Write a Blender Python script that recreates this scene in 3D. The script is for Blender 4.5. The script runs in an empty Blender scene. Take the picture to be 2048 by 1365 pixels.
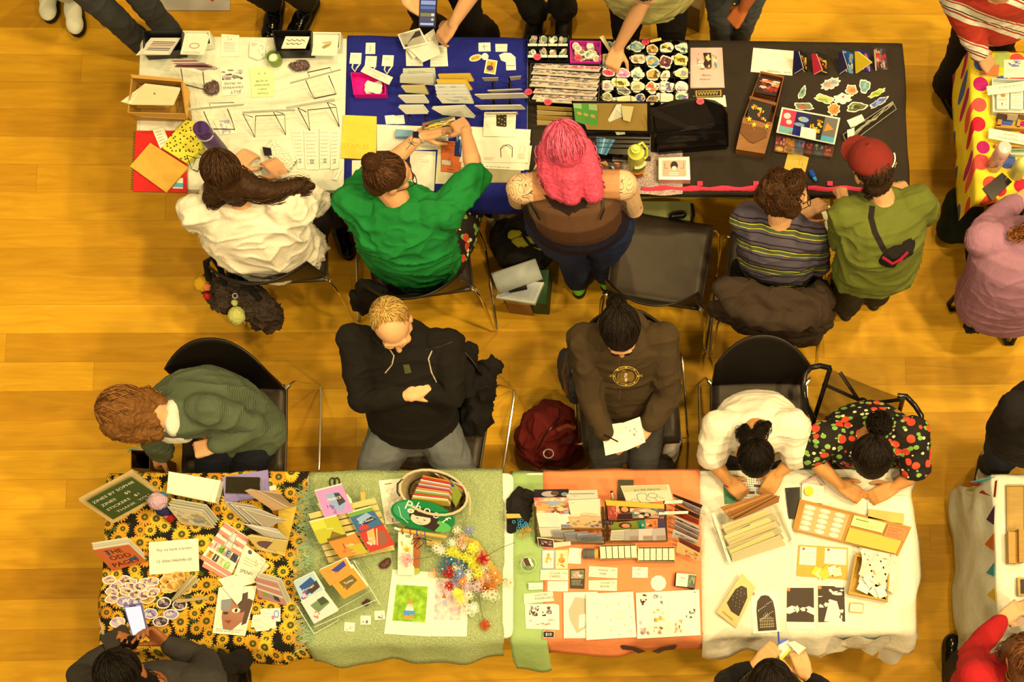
import bpy,bmesh,math,random
import numpy as np
from mathutils import Vector as V,Matrix,noise
rnd=random.Random(7)
sc=bpy.context.scene
COL=sc.collection
# ------------------------------------------------------------------ camera
F=2700.; H=7.; NAD=(1345.,1395.); TL=(-.081,.146)          # focal length in px, height, floor point below the camera, tilt
PPX,PPY=NAD[0]-F*TL[0],NAD[1]-F*TL[1]
_d=V((TL[0],-TL[1],-1)).normalized(); _Z=-_d
_k=PPY-540; _X=V(((F-_k*TL[1])/-TL[0],_k,-F)).normalized(); _Y=_Z.cross(_X)
CM=Matrix((_X,_Y,_Z))
def P(x,y,z=0.):
    w=CM @ V(((x-PPX)/F,-(y-PPY)/F,-1)); s=(z-H)/w.z
    return V((w.x*s,w.y*s,z))
cd=bpy.data.cameras.new('camera'); cam=bpy.data.objects.new('camera',cd); COL.objects.link(cam)
cam.matrix_world=Matrix.Translation((0,0,H))@ CM.to_4x4()
cd.sensor_width=36; cd.lens=F/2048*36; cd.shift_x=(1024-PPX)/2048; cd.shift_y=(PPY-682.5)/2048
cd.clip_end=60
sc.camera=cam
# ------------------------------------------------------------------ light
LC=(1.,.675,.27)          # warm hall lamps and the added fill
w=bpy.data.worlds.new('world'); sc.world=w; w.use_nodes=True
w.node_tree.nodes['Background'].inputs[0].default_value=(1.,.66,.27,1)
w.node_tree.nodes['Background'].inputs[1].default_value=.40
def area(name,loc,tgt,size,power,col=LC):
    l=bpy.data.lights.new(name,'AREA'); l.shape='DISK'; l.size=size; l.energy=power; l.color=col
    o=bpy.data.objects.new(name,l); COL.objects.link(o); o.location=loc
    o.rotation_euler=(V(tgt)-V(loc)).to_track_quat('-Z','Y').to_euler(); return o
for x,y,pw in ((4.5,1.2,430),(2.3,1.9,300),(3.7,4.8,250),(.2,5.6,240),(-3.8,4.4,130),(-4.8,.6,150),(-2.4,-3.,220),(1.8,-3.1,270),(4.5,-1.7,500)):  # second entry is an added fill that brightens the right-hand floor
    area('ceiling_and_fill_lamp',(x,y,9.2),(x*.35-.1,1.6+(y-1.6)*.3,0),.5,pw)
sc.view_settings.view_transform='Standard'; sc.view_settings.look='None'; sc.view_settings.gamma=1
sc.view_settings.use_curve_mapping=False; sc.view_settings.exposure=-.12
# ------------------------------------------------------------------ materials
def s2l(c):return c/12.92 if c <=.04045 else ((c+.055)/1.055)**2.4
def alb(h,k=1.0):
    h=h.lstrip('#'); c=[s2l(int(h[i:i+2],16)/255) for i in (0,2,4)]
    return tuple(min(.80,max(.0025,c[i]/(1.27*(1.,.76,.42)[i])*k)) for i in range(3))+(1,)
_mats={}
class NT:
    def __init__(s,name,rough=.6):
        s.m=bpy.data.materials.new(name); s.m.use_nodes=True; s.t=s.m.node_tree; s.b=s.t.nodes['Principled BSDF']
        s.b.inputs['Roughness'].default_value=rough
        s.b.inputs['Specular IOR Level'].default_value=.3
        s.oc=None
    def n(s,typ,**kw):
        nd=s.t.nodes.new(typ)
        for k,v in kw.items():
            if k[0]=='_':setattr(nd,k[1:],v)
            else:
                key=int(k[1:]) if k[0]=='i' and k[1:].isdigit() else k.replace('_',' ')
                if isinstance(v,bpy.types.NodeSocket):s.t.links.new(v,nd.inputs[key])
                else:nd.inputs[key].default_value=v
        return nd
    def co(s):
        if not s.oc:s.oc=s.n('ShaderNodeTexCoord').outputs['Object']
        return s.oc
    def math(s,op,a,b=0.,c=0.):return s.n('ShaderNodeMath',_operation=op,i0=a,i1=b,i2=c).outputs[0]
    def mix(s,f,a,b):
        nd=s.n('ShaderNodeMix',_data_type='RGBA')
        for i,v in ((0,f),(6,a),(7,b)):
            if isinstance(v,bpy.types.NodeSocket):s.t.links.new(v,nd.inputs[i])
            else:nd.inputs[i].default_value=v
        return nd.outputs[2]
    def noise(s,scale,detail=3,vec=None,rough=.5):
        return s.n('ShaderNodeTexNoise',Scale=scale,Detail=detail,Roughness=rough,Vector=vec or s.co()).outputs[0]
    def bump(s,h,strength=.3,dist=.01):
        s.t.links.new(s.n('ShaderNodeBump',Height=h,Strength=strength,Distance=dist).outputs[0],s.b.inputs['Normal'])
    def col(s,c):
        if isinstance(c,bpy.types.NodeSocket):s.t.links.new(c,s.b.inputs['Base Color'])
        else:s.b.inputs['Base Color'].default_value=c
    def ramp(s,f,stops,const=True):
        r=s.n('ShaderNodeValToRGB',i0=f); cr=r.color_ramp; cr.interpolation='CONSTANT' if const else 'LINEAR'
        cr.elements[0].position=stops[0][0]; cr.elements[0].color=stops[0][1]
        cr.elements[1].position=stops[1][0]; cr.elements[1].color=stops[1][1]
        for p,c in stops[2:]:e=cr.elements.new(p); e.color=c
        return r.outputs[0]
def M(spec):
    if spec in _mats:return _mats[spec]
    hx,_,kind=spec.partition('|')
    if hx.startswith('#'):
        c=alb(hx); t=NT((kind or 'paint')+'_'+hx[1:])
        d=tuple(x*.82 for x in c[:3])+(1,)
        if kind in ('','paper'):
            t.col(t.mix(t.noise(30,2),d,c) if kind else c); t.b.inputs['Roughness'].default_value=.55
        elif kind =='fabric':
            t.col(t.mix(t.noise(14,4),d,c)); t.b.inputs['Roughness'].default_value=.9
            t.bump(t.n('ShaderNodeMath',_operation='ADD',i0=t.noise(300,2),i1=t.math('MULTIPLY',t.noise(22,3),3.)).outputs[0],.35,.006)
        elif kind =='knit':
            t.col(t.mix(t.noise(60,3),d,c)); t.b.inputs['Roughness'].default_value=.95
            wv=t.n('ShaderNodeTexWave',Scale=55.,Distortion=2.,Vector=t.co()).outputs[1]
            t.bump(wv,.5,.004)
        elif kind =='skin':
            n=t.noise(18,3); t.col(t.mix(n,tuple(x*y for x,y in zip(c[:3],(.92,.8,.74)))+(1,),c))
            t.b.inputs['Roughness'].default_value=.5; t.b.inputs['Subsurface Weight'].default_value=.08
            t.b.inputs['Subsurface Radius'].default_value=(.012,.005,.003); t.bump(t.noise(180,2),.08,.002)
        elif kind =='hair':
            e=tuple(x*.45 for x in c[:3])+(1,); f=tuple(min(.9,x*1.5) for x in c[:3])+(1,)
            t.col(t.mix(t.noise(70,3),e,f)); t.b.inputs['Roughness'].default_value=.5; t.b.inputs['Specular IOR Level'].default_value=.12; t.bump(t.noise(160,2),.4,.004)
        elif kind =='denim':
            t.col(t.mix(t.noise(9,4),tuple(x*.6 for x in c[:3])+(1,),tuple(min(.9,x*1.25) for x in c[:3])+(1,)))
            t.b.inputs['Roughness'].default_value=.9; t.bump(t.noise(240,3),.3,.004)
        elif kind =='gloss':
            t.col(c); t.b.inputs['Roughness'].default_value=.14; t.b.inputs['Specular IOR Level'].default_value=.3
        elif kind =='plastic':
            t.col(c); t.b.inputs['Roughness'].default_value=.42; t.bump(t.noise(400,2),.12,.002)
        elif kind =='wood':
            mp=t.n('ShaderNodeMapping',Vector=t.co(),Scale=(3,30,30)).outputs[0]
            t.col(t.mix(t.noise(4,4,mp),tuple(x*.62 for x in c[:3])+(1,),c)); t.b.inputs['Roughness'].default_value=.5
        elif kind =='chrome':
            t.col((.8,.8,.8,1)); t.b.inputs['Metallic'].default_value=1; t.b.inputs['Roughness'].default_value=.16
        elif kind =='glass':
            t.col((.95,.97,.95,1)); t.b.inputs['Transmission Weight'].default_value=1; t.b.inputs['Roughness'].default_value=.03
            t.b.inputs['IOR'].default_value=1.3
            t.b.inputs['Alpha'].default_value=.45
        elif kind =='sheer':
            t.col(c); t.b.inputs['Alpha'].default_value=.55; t.b.inputs['Roughness'].default_value=.8
        elif kind =='screen':
            t.col((.02,.02,.02,1)); t.b.inputs['Emission Color'].default_value=tuple(s2l(int(hx[i:i+2],16)/255) for i in (1,3,5))+(1,)
            t.b.inputs['Emission Strength'].default_value=1.
        m=t.m
    else:m=SPECIAL[hx]()
    _mats[spec]=m; return m
def h4(x):return alb(x)
def mat_floor():
    t=NT('oak_floor',.5); t.b.inputs['Specular IOR Level'].default_value=.15
    g=t.n('ShaderNodeNewGeometry').outputs['Position']; sp=t.n('ShaderNodeSeparateXYZ',i0=g)
    yy=t.math('DIVIDE',t.math('SUBTRACT',sp.outputs[1],2.988),.1515); row=t.math('FLOOR',yy); fy=t.math('FRACT',yy)
    rr=t.n('ShaderNodeTexWhiteNoise',_noise_dimensions='1D',W=row).outputs[0]
    xx=t.math('ADD',t.math('DIVIDE',sp.outputs[0],2.1),t.math('MULTIPLY',rr,7.3)); pl=t.math('FLOOR',xx); fx=t.math('FRACT',xx)
    cv=t.n('ShaderNodeCombineXYZ',i0=pl,i1=row).outputs[0]
    wn=t.n('ShaderNodeTexWhiteNoise',_noise_dimensions='2D',Vector=cv)
    off=t.n('ShaderNodeVectorMath',_operation='MULTIPLY',i0=wn.outputs[1],i1=(9.,9.,9.)).outputs[0]
    gv=t.n('ShaderNodeVectorMath',_operation='ADD',i0=g,i1=off).outputs[0]
    mp=t.n('ShaderNodeMapping',Vector=gv,Scale=(1.1,9.,1.)).outputs[0]
    n1=t.n('ShaderNodeTexNoise',Scale=2.2,Detail=7,Roughness=.6,Distortion=1.2,Vector=mp).outputs[0]
    mp2=t.n('ShaderNodeMapping',Vector=gv,Scale=(3.,110.,1.)).outputs[0]
    n2=t.noise(2.5,4,mp2)
    gr=t.ramp(n1,[(.3,(0,0,0,1)),(.7,(1,1,1,1))],False)
    c=t.mix(gr,(.50,.285,.014,1),(.66,.41,.028,1))
    c=t.mix(t.math('MULTIPLY',n2,.42),c,(.38,.195,.010,1))
    tone=t.ramp(wn.outputs[0],[(0,(.72,.66,.60,1)),(.3,(.90,.88,.86,1)),(.7,(1.03,1.03,1.03,1)),(1,(1.16,1.20,1.22,1))],False)
    c=t.n('ShaderNodeVectorMath',_operation='MULTIPLY',i0=c,i1=tone).outputs[0]
    ey=t.math('LESS_THAN',t.math('MINIMUM',fy,t.math('SUBTRACT',1.,fy)),.006)
    ex=t.math('LESS_THAN',t.math('MINIMUM',fx,t.math('SUBTRACT',1.,fx)),.0006)
    e=t.math('MULTIPLY',t.math('MAXIMUM',ey,ex),.42)
    t.col(t.mix(e,c,(.12,.055,.016,1)))
    t.bump(t.math('SUBTRACT',n2,t.math('MULTIPLY',e,3.)),.05,.01); return t.m
def vor(t,scale,rand=1.,vec=None,dim='3D'):
    return t.n('ShaderNodeTexVoronoi',_voronoi_dimensions=dim,Scale=scale,Randomness=rand,Vector=vec or t.co())
def mat_sunflower():
    t=NT('sunflower_print',.85)
    bl=t.noise(26,3); c=t.ramp(bl,[(0,h4('#14100a')),(.52,h4('#1c1a0c')),(.6,h4('#4a5a1c')),(.68,h4('#20200e'))])
    for sc_,off,rad in ((15.,5.3,.45),(10.2,0.,.41)):
        vec=t.n('ShaderNodeMapping',Vector=t.co(),Location=(off,off,0)).outputs[0]
        vec=t.n('ShaderNodeVectorMath',_operation='MULTIPLY',i0=vec,i1=(1.,1.,0.)).outputs[0]
        v=vor(t,sc_,.62,vec,'2D')
        df=t.n('ShaderNodeVectorMath',_operation='SUBTRACT',i0=t.n('ShaderNodeVectorMath',_operation='SCALE',i0=vec,Scale=sc_).outputs[0],
                 i1=t.n('ShaderNodeVectorMath',_operation='SCALE',i0=v.outputs['Position'],Scale=sc_).outputs[0]).outputs[0]
        sp=t.n('ShaderNodeSeparateXYZ',i0=df); an=t.math('ARCTAN2',sp.outputs[1],sp.outputs[0])
        pet=t.math('ABSOLUTE',t.math('SINE',t.math('MULTIPLY',an,8.)))
        pet2=t.math('ABSOLUTE',t.math('SINE',t.math('MULTIPLY',an,16.)))
        r=v.outputs['Distance']; out=t.math('ADD',rad*.62,t.math('MULTIPLY',pet,rad*.38))
        rr=t.n('ShaderNodeSeparateColor',i0=v.outputs['Color']).outputs[0]
        yc=t.mix(rr,h4('#f8c42c'),h4('#e08c1c')); yc=t.mix(t.math('MULTIPLY',t.math('SUBTRACT',1.,pet2),.35),yc,h4('#a85c10'))
        yc=t.mix(t.math('LESS_THAN',r,rad*.42),yc,h4('#8a6a1c')); yc=t.mix(t.math('LESS_THAN',r,rad*.32),yc,h4('#4a3a12')); yc=t.mix(t.math('LESS_THAN',r,rad*.16),yc,h4('#8a8a2c'))
        c=t.mix(t.math('LESS_THAN',r,out),c,yc)
    t.col(c); t.bump(t.noise(6,3),.3,.03); return t.m
def mat_dots():
    t=NT('polka_dot_print',.7); s3=t.n('ShaderNodeSeparateXYZ',i0=t.co()).outputs; zz_=t.math('MULTIPLY',s3[2],-.6); g=t.n('ShaderNodeCombineXYZ',i0=t.math('ADD',s3[0],zz_),i1=t.math('ADD',s3[1],zz_)).outputs[0]
    v=vor(t,9.5,.6,g,'2D'); rr=t.n('ShaderNodeSeparateColor',i0=v.outputs['Color'])
    pal=t.ramp(rr.outputs[0],[(0,h4('#c8142c')),(.2,h4('#e8503c')),(.38,h4('#b8125a')),(.55,h4('#4a5a8a')),(.72,h4('#b8c050')),(.86,h4('#e04830'))])
    rad=t.math('ADD',.28,t.math('MULTIPLY',rr.outputs[1],.16))
    t.col(t.mix(t.math('LESS_THAN',v.outputs['Distance'],rad),h4('#f6cc28'),pal)); t.bump(t.noise(9,3),.3,.02); return t.m
def mat_fruit(base='#1c160e',sc_=19.):
    def f():
        t=NT('fruit_print',.85); c=h4(base)
        for s_,off,rad,cs,th in ((sc_*1.9,3.,.33,('#f0e0a0','#e8d080'),.62),(sc_*1.35,7.,.36,('#7a9a34','#8aa848'),.30),(sc_,0.,.38,('#e8502c','#d83c20'),.22)):
            vec=t.n('ShaderNodeMapping',Vector=t.co(),Location=(off,off,off),Scale=(1,1.25 if off else 1.,1)).outputs[0]
            v=vor(t,s_,.9,vec); rr=t.n('ShaderNodeSeparateColor',i0=v.outputs['Color']).outputs
            ok=t.math('MULTIPLY',t.math('LESS_THAN',v.outputs['Distance'],rad),t.math('GREATER_THAN',rr[0],th))
            c=t.mix(ok,c,t.mix(rr[1],h4(cs[0]),h4(cs[1])))
        t.col(c); t.bump(t.noise(16,3),.3,.012); return t.m
    return f
def mat_stripes(axis,period,stops,name='striped_knit',wob=.02):
    def f():
        t=NT(name,.9)
        dt=t.n('ShaderNodeVectorMath',_operation='DOT_PRODUCT',i0=t.co(),i1=tuple(axis)).outputs['Value']
        x=t.math('ADD',dt,t.math('MULTIPLY',t.noise(5,2),wob))
        fr=t.math('FRACT',t.math('ADD',t.math('DIVIDE',x,period),10.))
        t.col(t.ramp(fr,[(p,h4(c)) for p,c in stops])); t.bump(t.noise(200,2),.3,.004); return t.m
    return f
def mat_towel():
    t=NT('terry_towel',1.); t.col(t.mix(t.noise(120,3),h4('#8c9440'),h4('#d0d088'))); t.bump(t.noise(170,4),.9,.012); return t.m
def mat_towel2():
    t=NT('speckled_towel',1.); t.col(t.mix(t.ramp(t.noise(210,2),[(.4,(0,0,0,1)),(.6,(1,1,1,1))],False),h4('#a08068'),h4('#e0bc98'))); t.bump(t.noise(170,4),.8,.01); return t.m
def mat_amethyst():
    t=NT('amethyst',.3); t.col(t.mix(t.noise(60,4),h4('#40241c'),h4('#b08a70'))); t.bump(vor(t,90.).outputs['Distance'],1.,.02); return t.m
def mat_photo(a,b,c_,s_=20.):
    def f():
        t=NT('printed_picture',.45); t.col(t.ramp(t.noise(s_,5),[(.3,h4(a)),(.5,h4(b)),(.68,h4(c_))],False)); return t.m
    return f
def mat_mesh():
    t=NT('mesh_fabric',.8); t.col(h4('#3a2c1c')); t.b.inputs['Alpha'].default_value=.62; return t.m
def mat_fluff():
    t=NT('fluffy_pouch',.95); t.col(t.mix(t.noise(14,4),h4('#1c1812'),h4('#6a5038'))); t.bump(t.noise(60,4),1.,.03); return t.m
def mat_scribble(bg='#f4ecc4',ink='#3a2c28',s_=60.,dd=.27):
    def f():
        t=NT('speckled_print',.7); v=t.n('ShaderNodeTexVoronoi',_voronoi_dimensions='2D',Scale=s_,Vector=t.co())
        t.col(t.mix(t.math('LESS_THAN',v.outputs['Distance'],dd),h4(bg),h4(ink))); return t.m
    return f
def mat_tattoo():
    t=NT('tattooed_skin',.5); sk=h4('#f0b878'); ns=t.noise(15,1); fr_=t.math('FRACT',t.math('MULTIPLY',ns,9.))
    ln=t.math('LESS_THAN',t.math('ABSOLUTE',t.math('SUBTRACT',fr_,.5)),.07)
    nn=t.math('GREATER_THAN',t.noise(7,2),.47); sh=t.math('MULTIPLY',t.math('GREATER_THAN',t.noise(14,3),.6),.3)
    c=t.mix(t.math('MULTIPLY',ln,nn),sk,h4('#6a5040')); t.col(t.mix(t.math('MULTIPLY',sh,nn),c,h4('#7a6048'))); return t.m
SPECIAL=dict(floor=mat_floor,sunflower=mat_sunflower,dots=mat_dots,fruit=mat_fruit(),floral=mat_fruit('#241c14',15.),towel=mat_towel,towel2=mat_towel2,
    amethyst=mat_amethyst,mesh=mat_mesh,fluff=mat_fluff,flowerprint=mat_scribble('#f0d83c','#5c4a10',46.,.20),spotty=mat_scribble('#f4e4b0','#6a5428',120.,.2),
    ladyprint=mat_photo('#2a1c14','#7a5a34','#caa060',14.),art1=mat_photo('#3a2030','#a05a3c','#e0c090',25.),art2=mat_photo('#1c2c4a','#4a7a8a','#c8d0b0',22.),
    art3=mat_photo('#1a1410','#6a2018','#d0a050',22.),art4=mat_photo('#3c4a20','#a0a040','#f0e0a0',24.),art5=mat_photo('#e8e0c8','#c0b8a0','#706858',26.),
    art6=mat_photo('#4a80b0','#88b0a0','#f0e8c0',20.),art7=mat_photo('#f0d8a0','#e8906c','#c84030',26.),grasspic=mat_photo('#5a8a10','#8aac1c','#a8c834',30.),
    palepic=mat_photo('#f0d8c0','#e8c0a0','#c89888',36.),tattoo=mat_tattoo)
# ------------------------------------------------------------------ mesh builder
ORD=('first','second','third','fourth','fifth','sixth','seventh','eighth','ninth','tenth','eleventh','twelfth')
def tag(o,label=None,cat=None,group=None,kind=None):
    if label:o['label']=label
    if cat:o['category']=cat
    if group:o['group']=group
    if kind:o['kind']=kind
    return o
def worg(q):
    s=V((0,0,0))
    while q:s=s+V(q.location); q=q.parent
    return s
def place(o,parent,org=None):
    me=o.data
    n=len(me.vertices); a=np.empty(n*3,'f'); me.vertices.foreach_get('co',a); a=a.reshape(-1,3)
    if org is None:lo,hi=a.min(0),a.max(0); org=V(((lo[0]+hi[0])/2,(lo[1]+hi[1])/2,lo[2]))
    a -= np.array(org,'f'); me.vertices.foreach_set('co',a.ravel()); me.update()
    if parent:o.parent=parent; o.location=V(org)-worg(parent)
    else:o.location=org
class MB:
    def __init__(s):s.v=[]; s.f=[]; s.m=[]; s.mats=[]
    def mi(s,spec):
        if spec not in s.mats:s.mats.append(spec)
        return s.mats.index(spec)
    def add(s,vs,fs,m):
        b=len(s.v); s.v +=[tuple(p) for p in vs]; k=s.mi(m)
        for f in fs:s.f.append([i+b for i in f]); s.m.append(k)
        return s
    def hexa(s,p,m):return s.add(p,[(3,2,1,0),(4,5,6,7),(0,1,5,4),(1,2,6,5),(2,3,7,6),(3,0,4,7)],m)
    def box(s,c,d,m,R=None):
        c=V(c); pts=[V((sx*d[0]/2,sy*d[1]/2,sz*d[2]/2)) for sz in (-1,1) for sx,sy in ((-1,-1),(1,-1),(1,1),(-1,1))]
        if R is not None:pts=[R @ p for p in pts]
        return s.hexa([c+p for p in pts],m)
    def slab(s,pts,th,m,under=None):
        pts=[V(p) for p in pts]; n=V((0,0,0))
        for i in range(len(pts)):a,b=pts[i]-pts[0],pts[(i+1)%len(pts)]-pts[0]; n +=a.cross(b)
        if n.length<1e-9:return s
        n.normalize()
        if n.z<0:pts=pts[::-1]; n=-n
        k=len(pts); lo=[p-n*th for p in pts]
        s.add(pts+lo,[tuple(range(k))]+[(i,k+i,k+(i+1)%k,(i+1)%k) for i in range(k)],m)
        return s.add(lo,[tuple(range(k))[::-1]],under or m)
    def flat(s,pts,m):return s.add(pts,[tuple(range(len(pts)))],m)
    def tube(s,pts,r,m,seg=8,closed=False,cap=True):
        pts=[V(p) for p in pts]; n=len(pts); rs=r if isinstance(r,(list,tuple)) else [r]*n
        vs=[]; fs=[]; up=None
        for i,p in enumerate(pts):
            a=pts[i-1] if (i or closed) else p; b=pts[(i+1)%n] if (i<n-1 or closed) else p
            d=(b-a)
            d=d.normalized() if d.length>1e-9 else V((0,0,1))
            if up is None:up=d.orthogonal().normalized()
            up=(up-d*up.dot(d)); up=up.normalized() if up.length>1e-6 else d.orthogonal().normalized()
            q=d.cross(up)
            for k in range(seg):t=2*math.pi*k/seg; vs.append(p+(up*math.cos(t)+q*math.sin(t))*rs[i])
        for i in range(n if closed else n-1):
            j=(i+1)%n
            for k in range(seg):fs.append((i*seg+k,i*seg+(k+1)%seg,j*seg+(k+1)%seg,j*seg+k))
        if cap and not closed:fs +=[tuple(range(seg))[::-1],tuple(range((n-1)*seg,n*seg))]
        return s.add(vs,fs,m)
    def ell(s,c,r,m,ax=None,nu=16,nv=10):
        c=V(c); A=ax or (V((1,0,0)),V((0,1,0)),V((0,0,1)))
        if not isinstance(r,(tuple,list)):r=(r,r,r)
        vs=[]; fs=[]
        g=lambda a,b:c+A[0]*r[0]*math.cos(a)*math.sin(b)+A[1]*r[1]*math.sin(a)*math.sin(b)+A[2]*r[2]*math.cos(b)
        vs.append(g(0,0))
        for j in range(1,nv):
            for i in range(nu):vs.append(g(2*math.pi*i/nu,math.pi*j/nv))
        vs.append(g(0,math.pi))
        for i in range(nu):fs.append((0,1+i,1+(i+1)%nu))
        for j in range(nv-2):
            for i in range(nu):a=1+j*nu; fs.append((a+i,a+nu+i,a+nu+(i+1)%nu,a+(i+1)%nu))
        a=1+(nv-2)*nu
        for i in range(nu):fs.append((a+i,len(vs)-1,a+(i+1)%nu))
        return s.add(vs,fs,m)
    def caps(s,pts,r,m,seg=12):              # limb: tube with a ball at each joint
        rs=r if isinstance(r,(list,tuple)) else [r]*len(pts)
        s.tube(pts,rs,m,seg)
        for p,q in zip(pts,rs):s.ell(p,q,m,nu=seg,nv=8)
        return s
    def lathe(s,prof,base,ax,m,seg=24):
        base=V(base); ax=V(ax).normalized(); u=ax.orthogonal().normalized(); q=ax.cross(u); vs=[]; fs=[]
        for r,h in prof:
            for k in range(seg):t=2*math.pi*k/seg; vs.append(base+ax*h+(u*math.cos(t)+q*math.sin(t))*max(r,1e-4))
        n=len(prof)
        for i in range(n-1):
            for k in range(seg):fs.append((i*seg+k,i*seg+(k+1)%seg,(i+1)*seg+(k+1)%seg,(i+1)*seg+k))
        fs +=[tuple(range(seg))[::-1],tuple(range((n-1)*seg,n*seg))]
        return s.add(vs,fs,m)
    def loft(s,rings,m,seg=20):               # rings: (centre, axis a, axis b, ra, rb)
        vs=[]; fs=[]
        for c,a,b,ra,rb in rings:
            for k in range(seg):t=2*math.pi*k/seg; vs.append(V(c)+V(a)*ra*math.cos(t)+V(b)*rb*math.sin(t))
        n=len(rings)
        for i in range(n-1):
            for k in range(seg):fs.append((i*seg+k,i*seg+(k+1)%seg,(i+1)*seg+(k+1)%seg,(i+1)*seg+k))
        fs +=[tuple(range(seg))[::-1],tuple(range((n-1)*seg,n*seg))]
        return s.add(vs,fs,m)
    def sheet(s,g,m,th=0.):                   # grid of points (rows of equal length)
        nr,nc=len(g),len(g[0]); vs=[p for r in g for p in r]
        fs=[(i*nc+j,i*nc+j+1,(i+1)*nc+j+1,(i+1)*nc+j) for i in range(nr-1) for j in range(nc-1)]
        return s.add(vs,fs,m)
    def build(s,name,parent=None,smooth=False,org=None):
        me=bpy.data.meshes.new(name); me.from_pydata(s.v,[],s.f)
        for k in s.mats:me.materials.append(M(k))
        me.polygons.foreach_set('material_index',s.m)
        if smooth:
            me.polygons.foreach_set('use_smooth',[True]*len(s.f)); me.update()
            if smooth != 'all':me.set_sharp_from_angle(angle=math.radians(38))
        me.update()
        o=bpy.data.objects.new(name,me); COL.objects.link(o); place(o,parent,org); return o
def empty(name,loc,label=None,cat=None,group=None):
    o=bpy.data.objects.new(name,None); COL.objects.link(o); o.location=loc; o.empty_display_size=.1
    return tag(o,label,cat,group)
def organic(name,mb,mat,parent=None,vox=.009,sm=5,fold=0.,fs=7.,axis=None,solid=True,seed=0):
    """one continuous surface grown from overlapping closed shapes"""
    me=bpy.data.meshes.new(name); me.from_pydata(mb.v,[],mb.f); o=bpy.data.objects.new(name,me); COL.objects.link(o)
    md=o.modifiers.new('r','REMESH'); md.mode='VOXEL'; md.voxel_size=vox
    if sm:m2=o.modifiers.new('s','SMOOTH'); m2.iterations=sm; m2.factor=.5
    dg=bpy.context.evaluated_depsgraph_get(); m3=bpy.data.meshes.new_from_object(o.evaluated_get(dg))
    o.modifiers.clear(); o.data=m3; bpy.data.meshes.remove(me); m3.name=name
    if fold:
        nn=len(m3.vertices); co=np.empty(nn*3,'f'); no=np.empty(nn*3,'f')
        m3.vertices.foreach_get('co',co); m3.vertices.foreach_get('normal',no); co=co.reshape(-1,3); no=no.reshape(-1,3)
        A=V(axis).normalized() if axis else None
        d=np.empty(nn,'f'); so=V((seed*3.1,seed*1.7,0))
        for i in range(nn):
            p=V(co[i])*fs
            if A:p=p-A*(p.dot(A)*.62)
            w_=noise.noise_vector(p*.6+so)*.9
            a=noise.noise(p+w_+so); b=noise.noise(p*2.1+w_*1.5+so)
            d[i]=(1-min(1.,abs(a)*2.6))**2*.75+(1-min(1.,abs(b)*2.6))**2*.35
        co +=no*(d[:,None]-.35)*fold; m3.vertices.foreach_set('co',co.ravel())
    m3.materials.clear(); m3.materials.append(M(mat))
    m3.polygons.foreach_set('use_smooth',[True]*len(m3.polygons)); m3.polygons.foreach_set('material_index',[0]*len(m3.polygons)); m3.update()
    place(o,parent); return o
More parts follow.
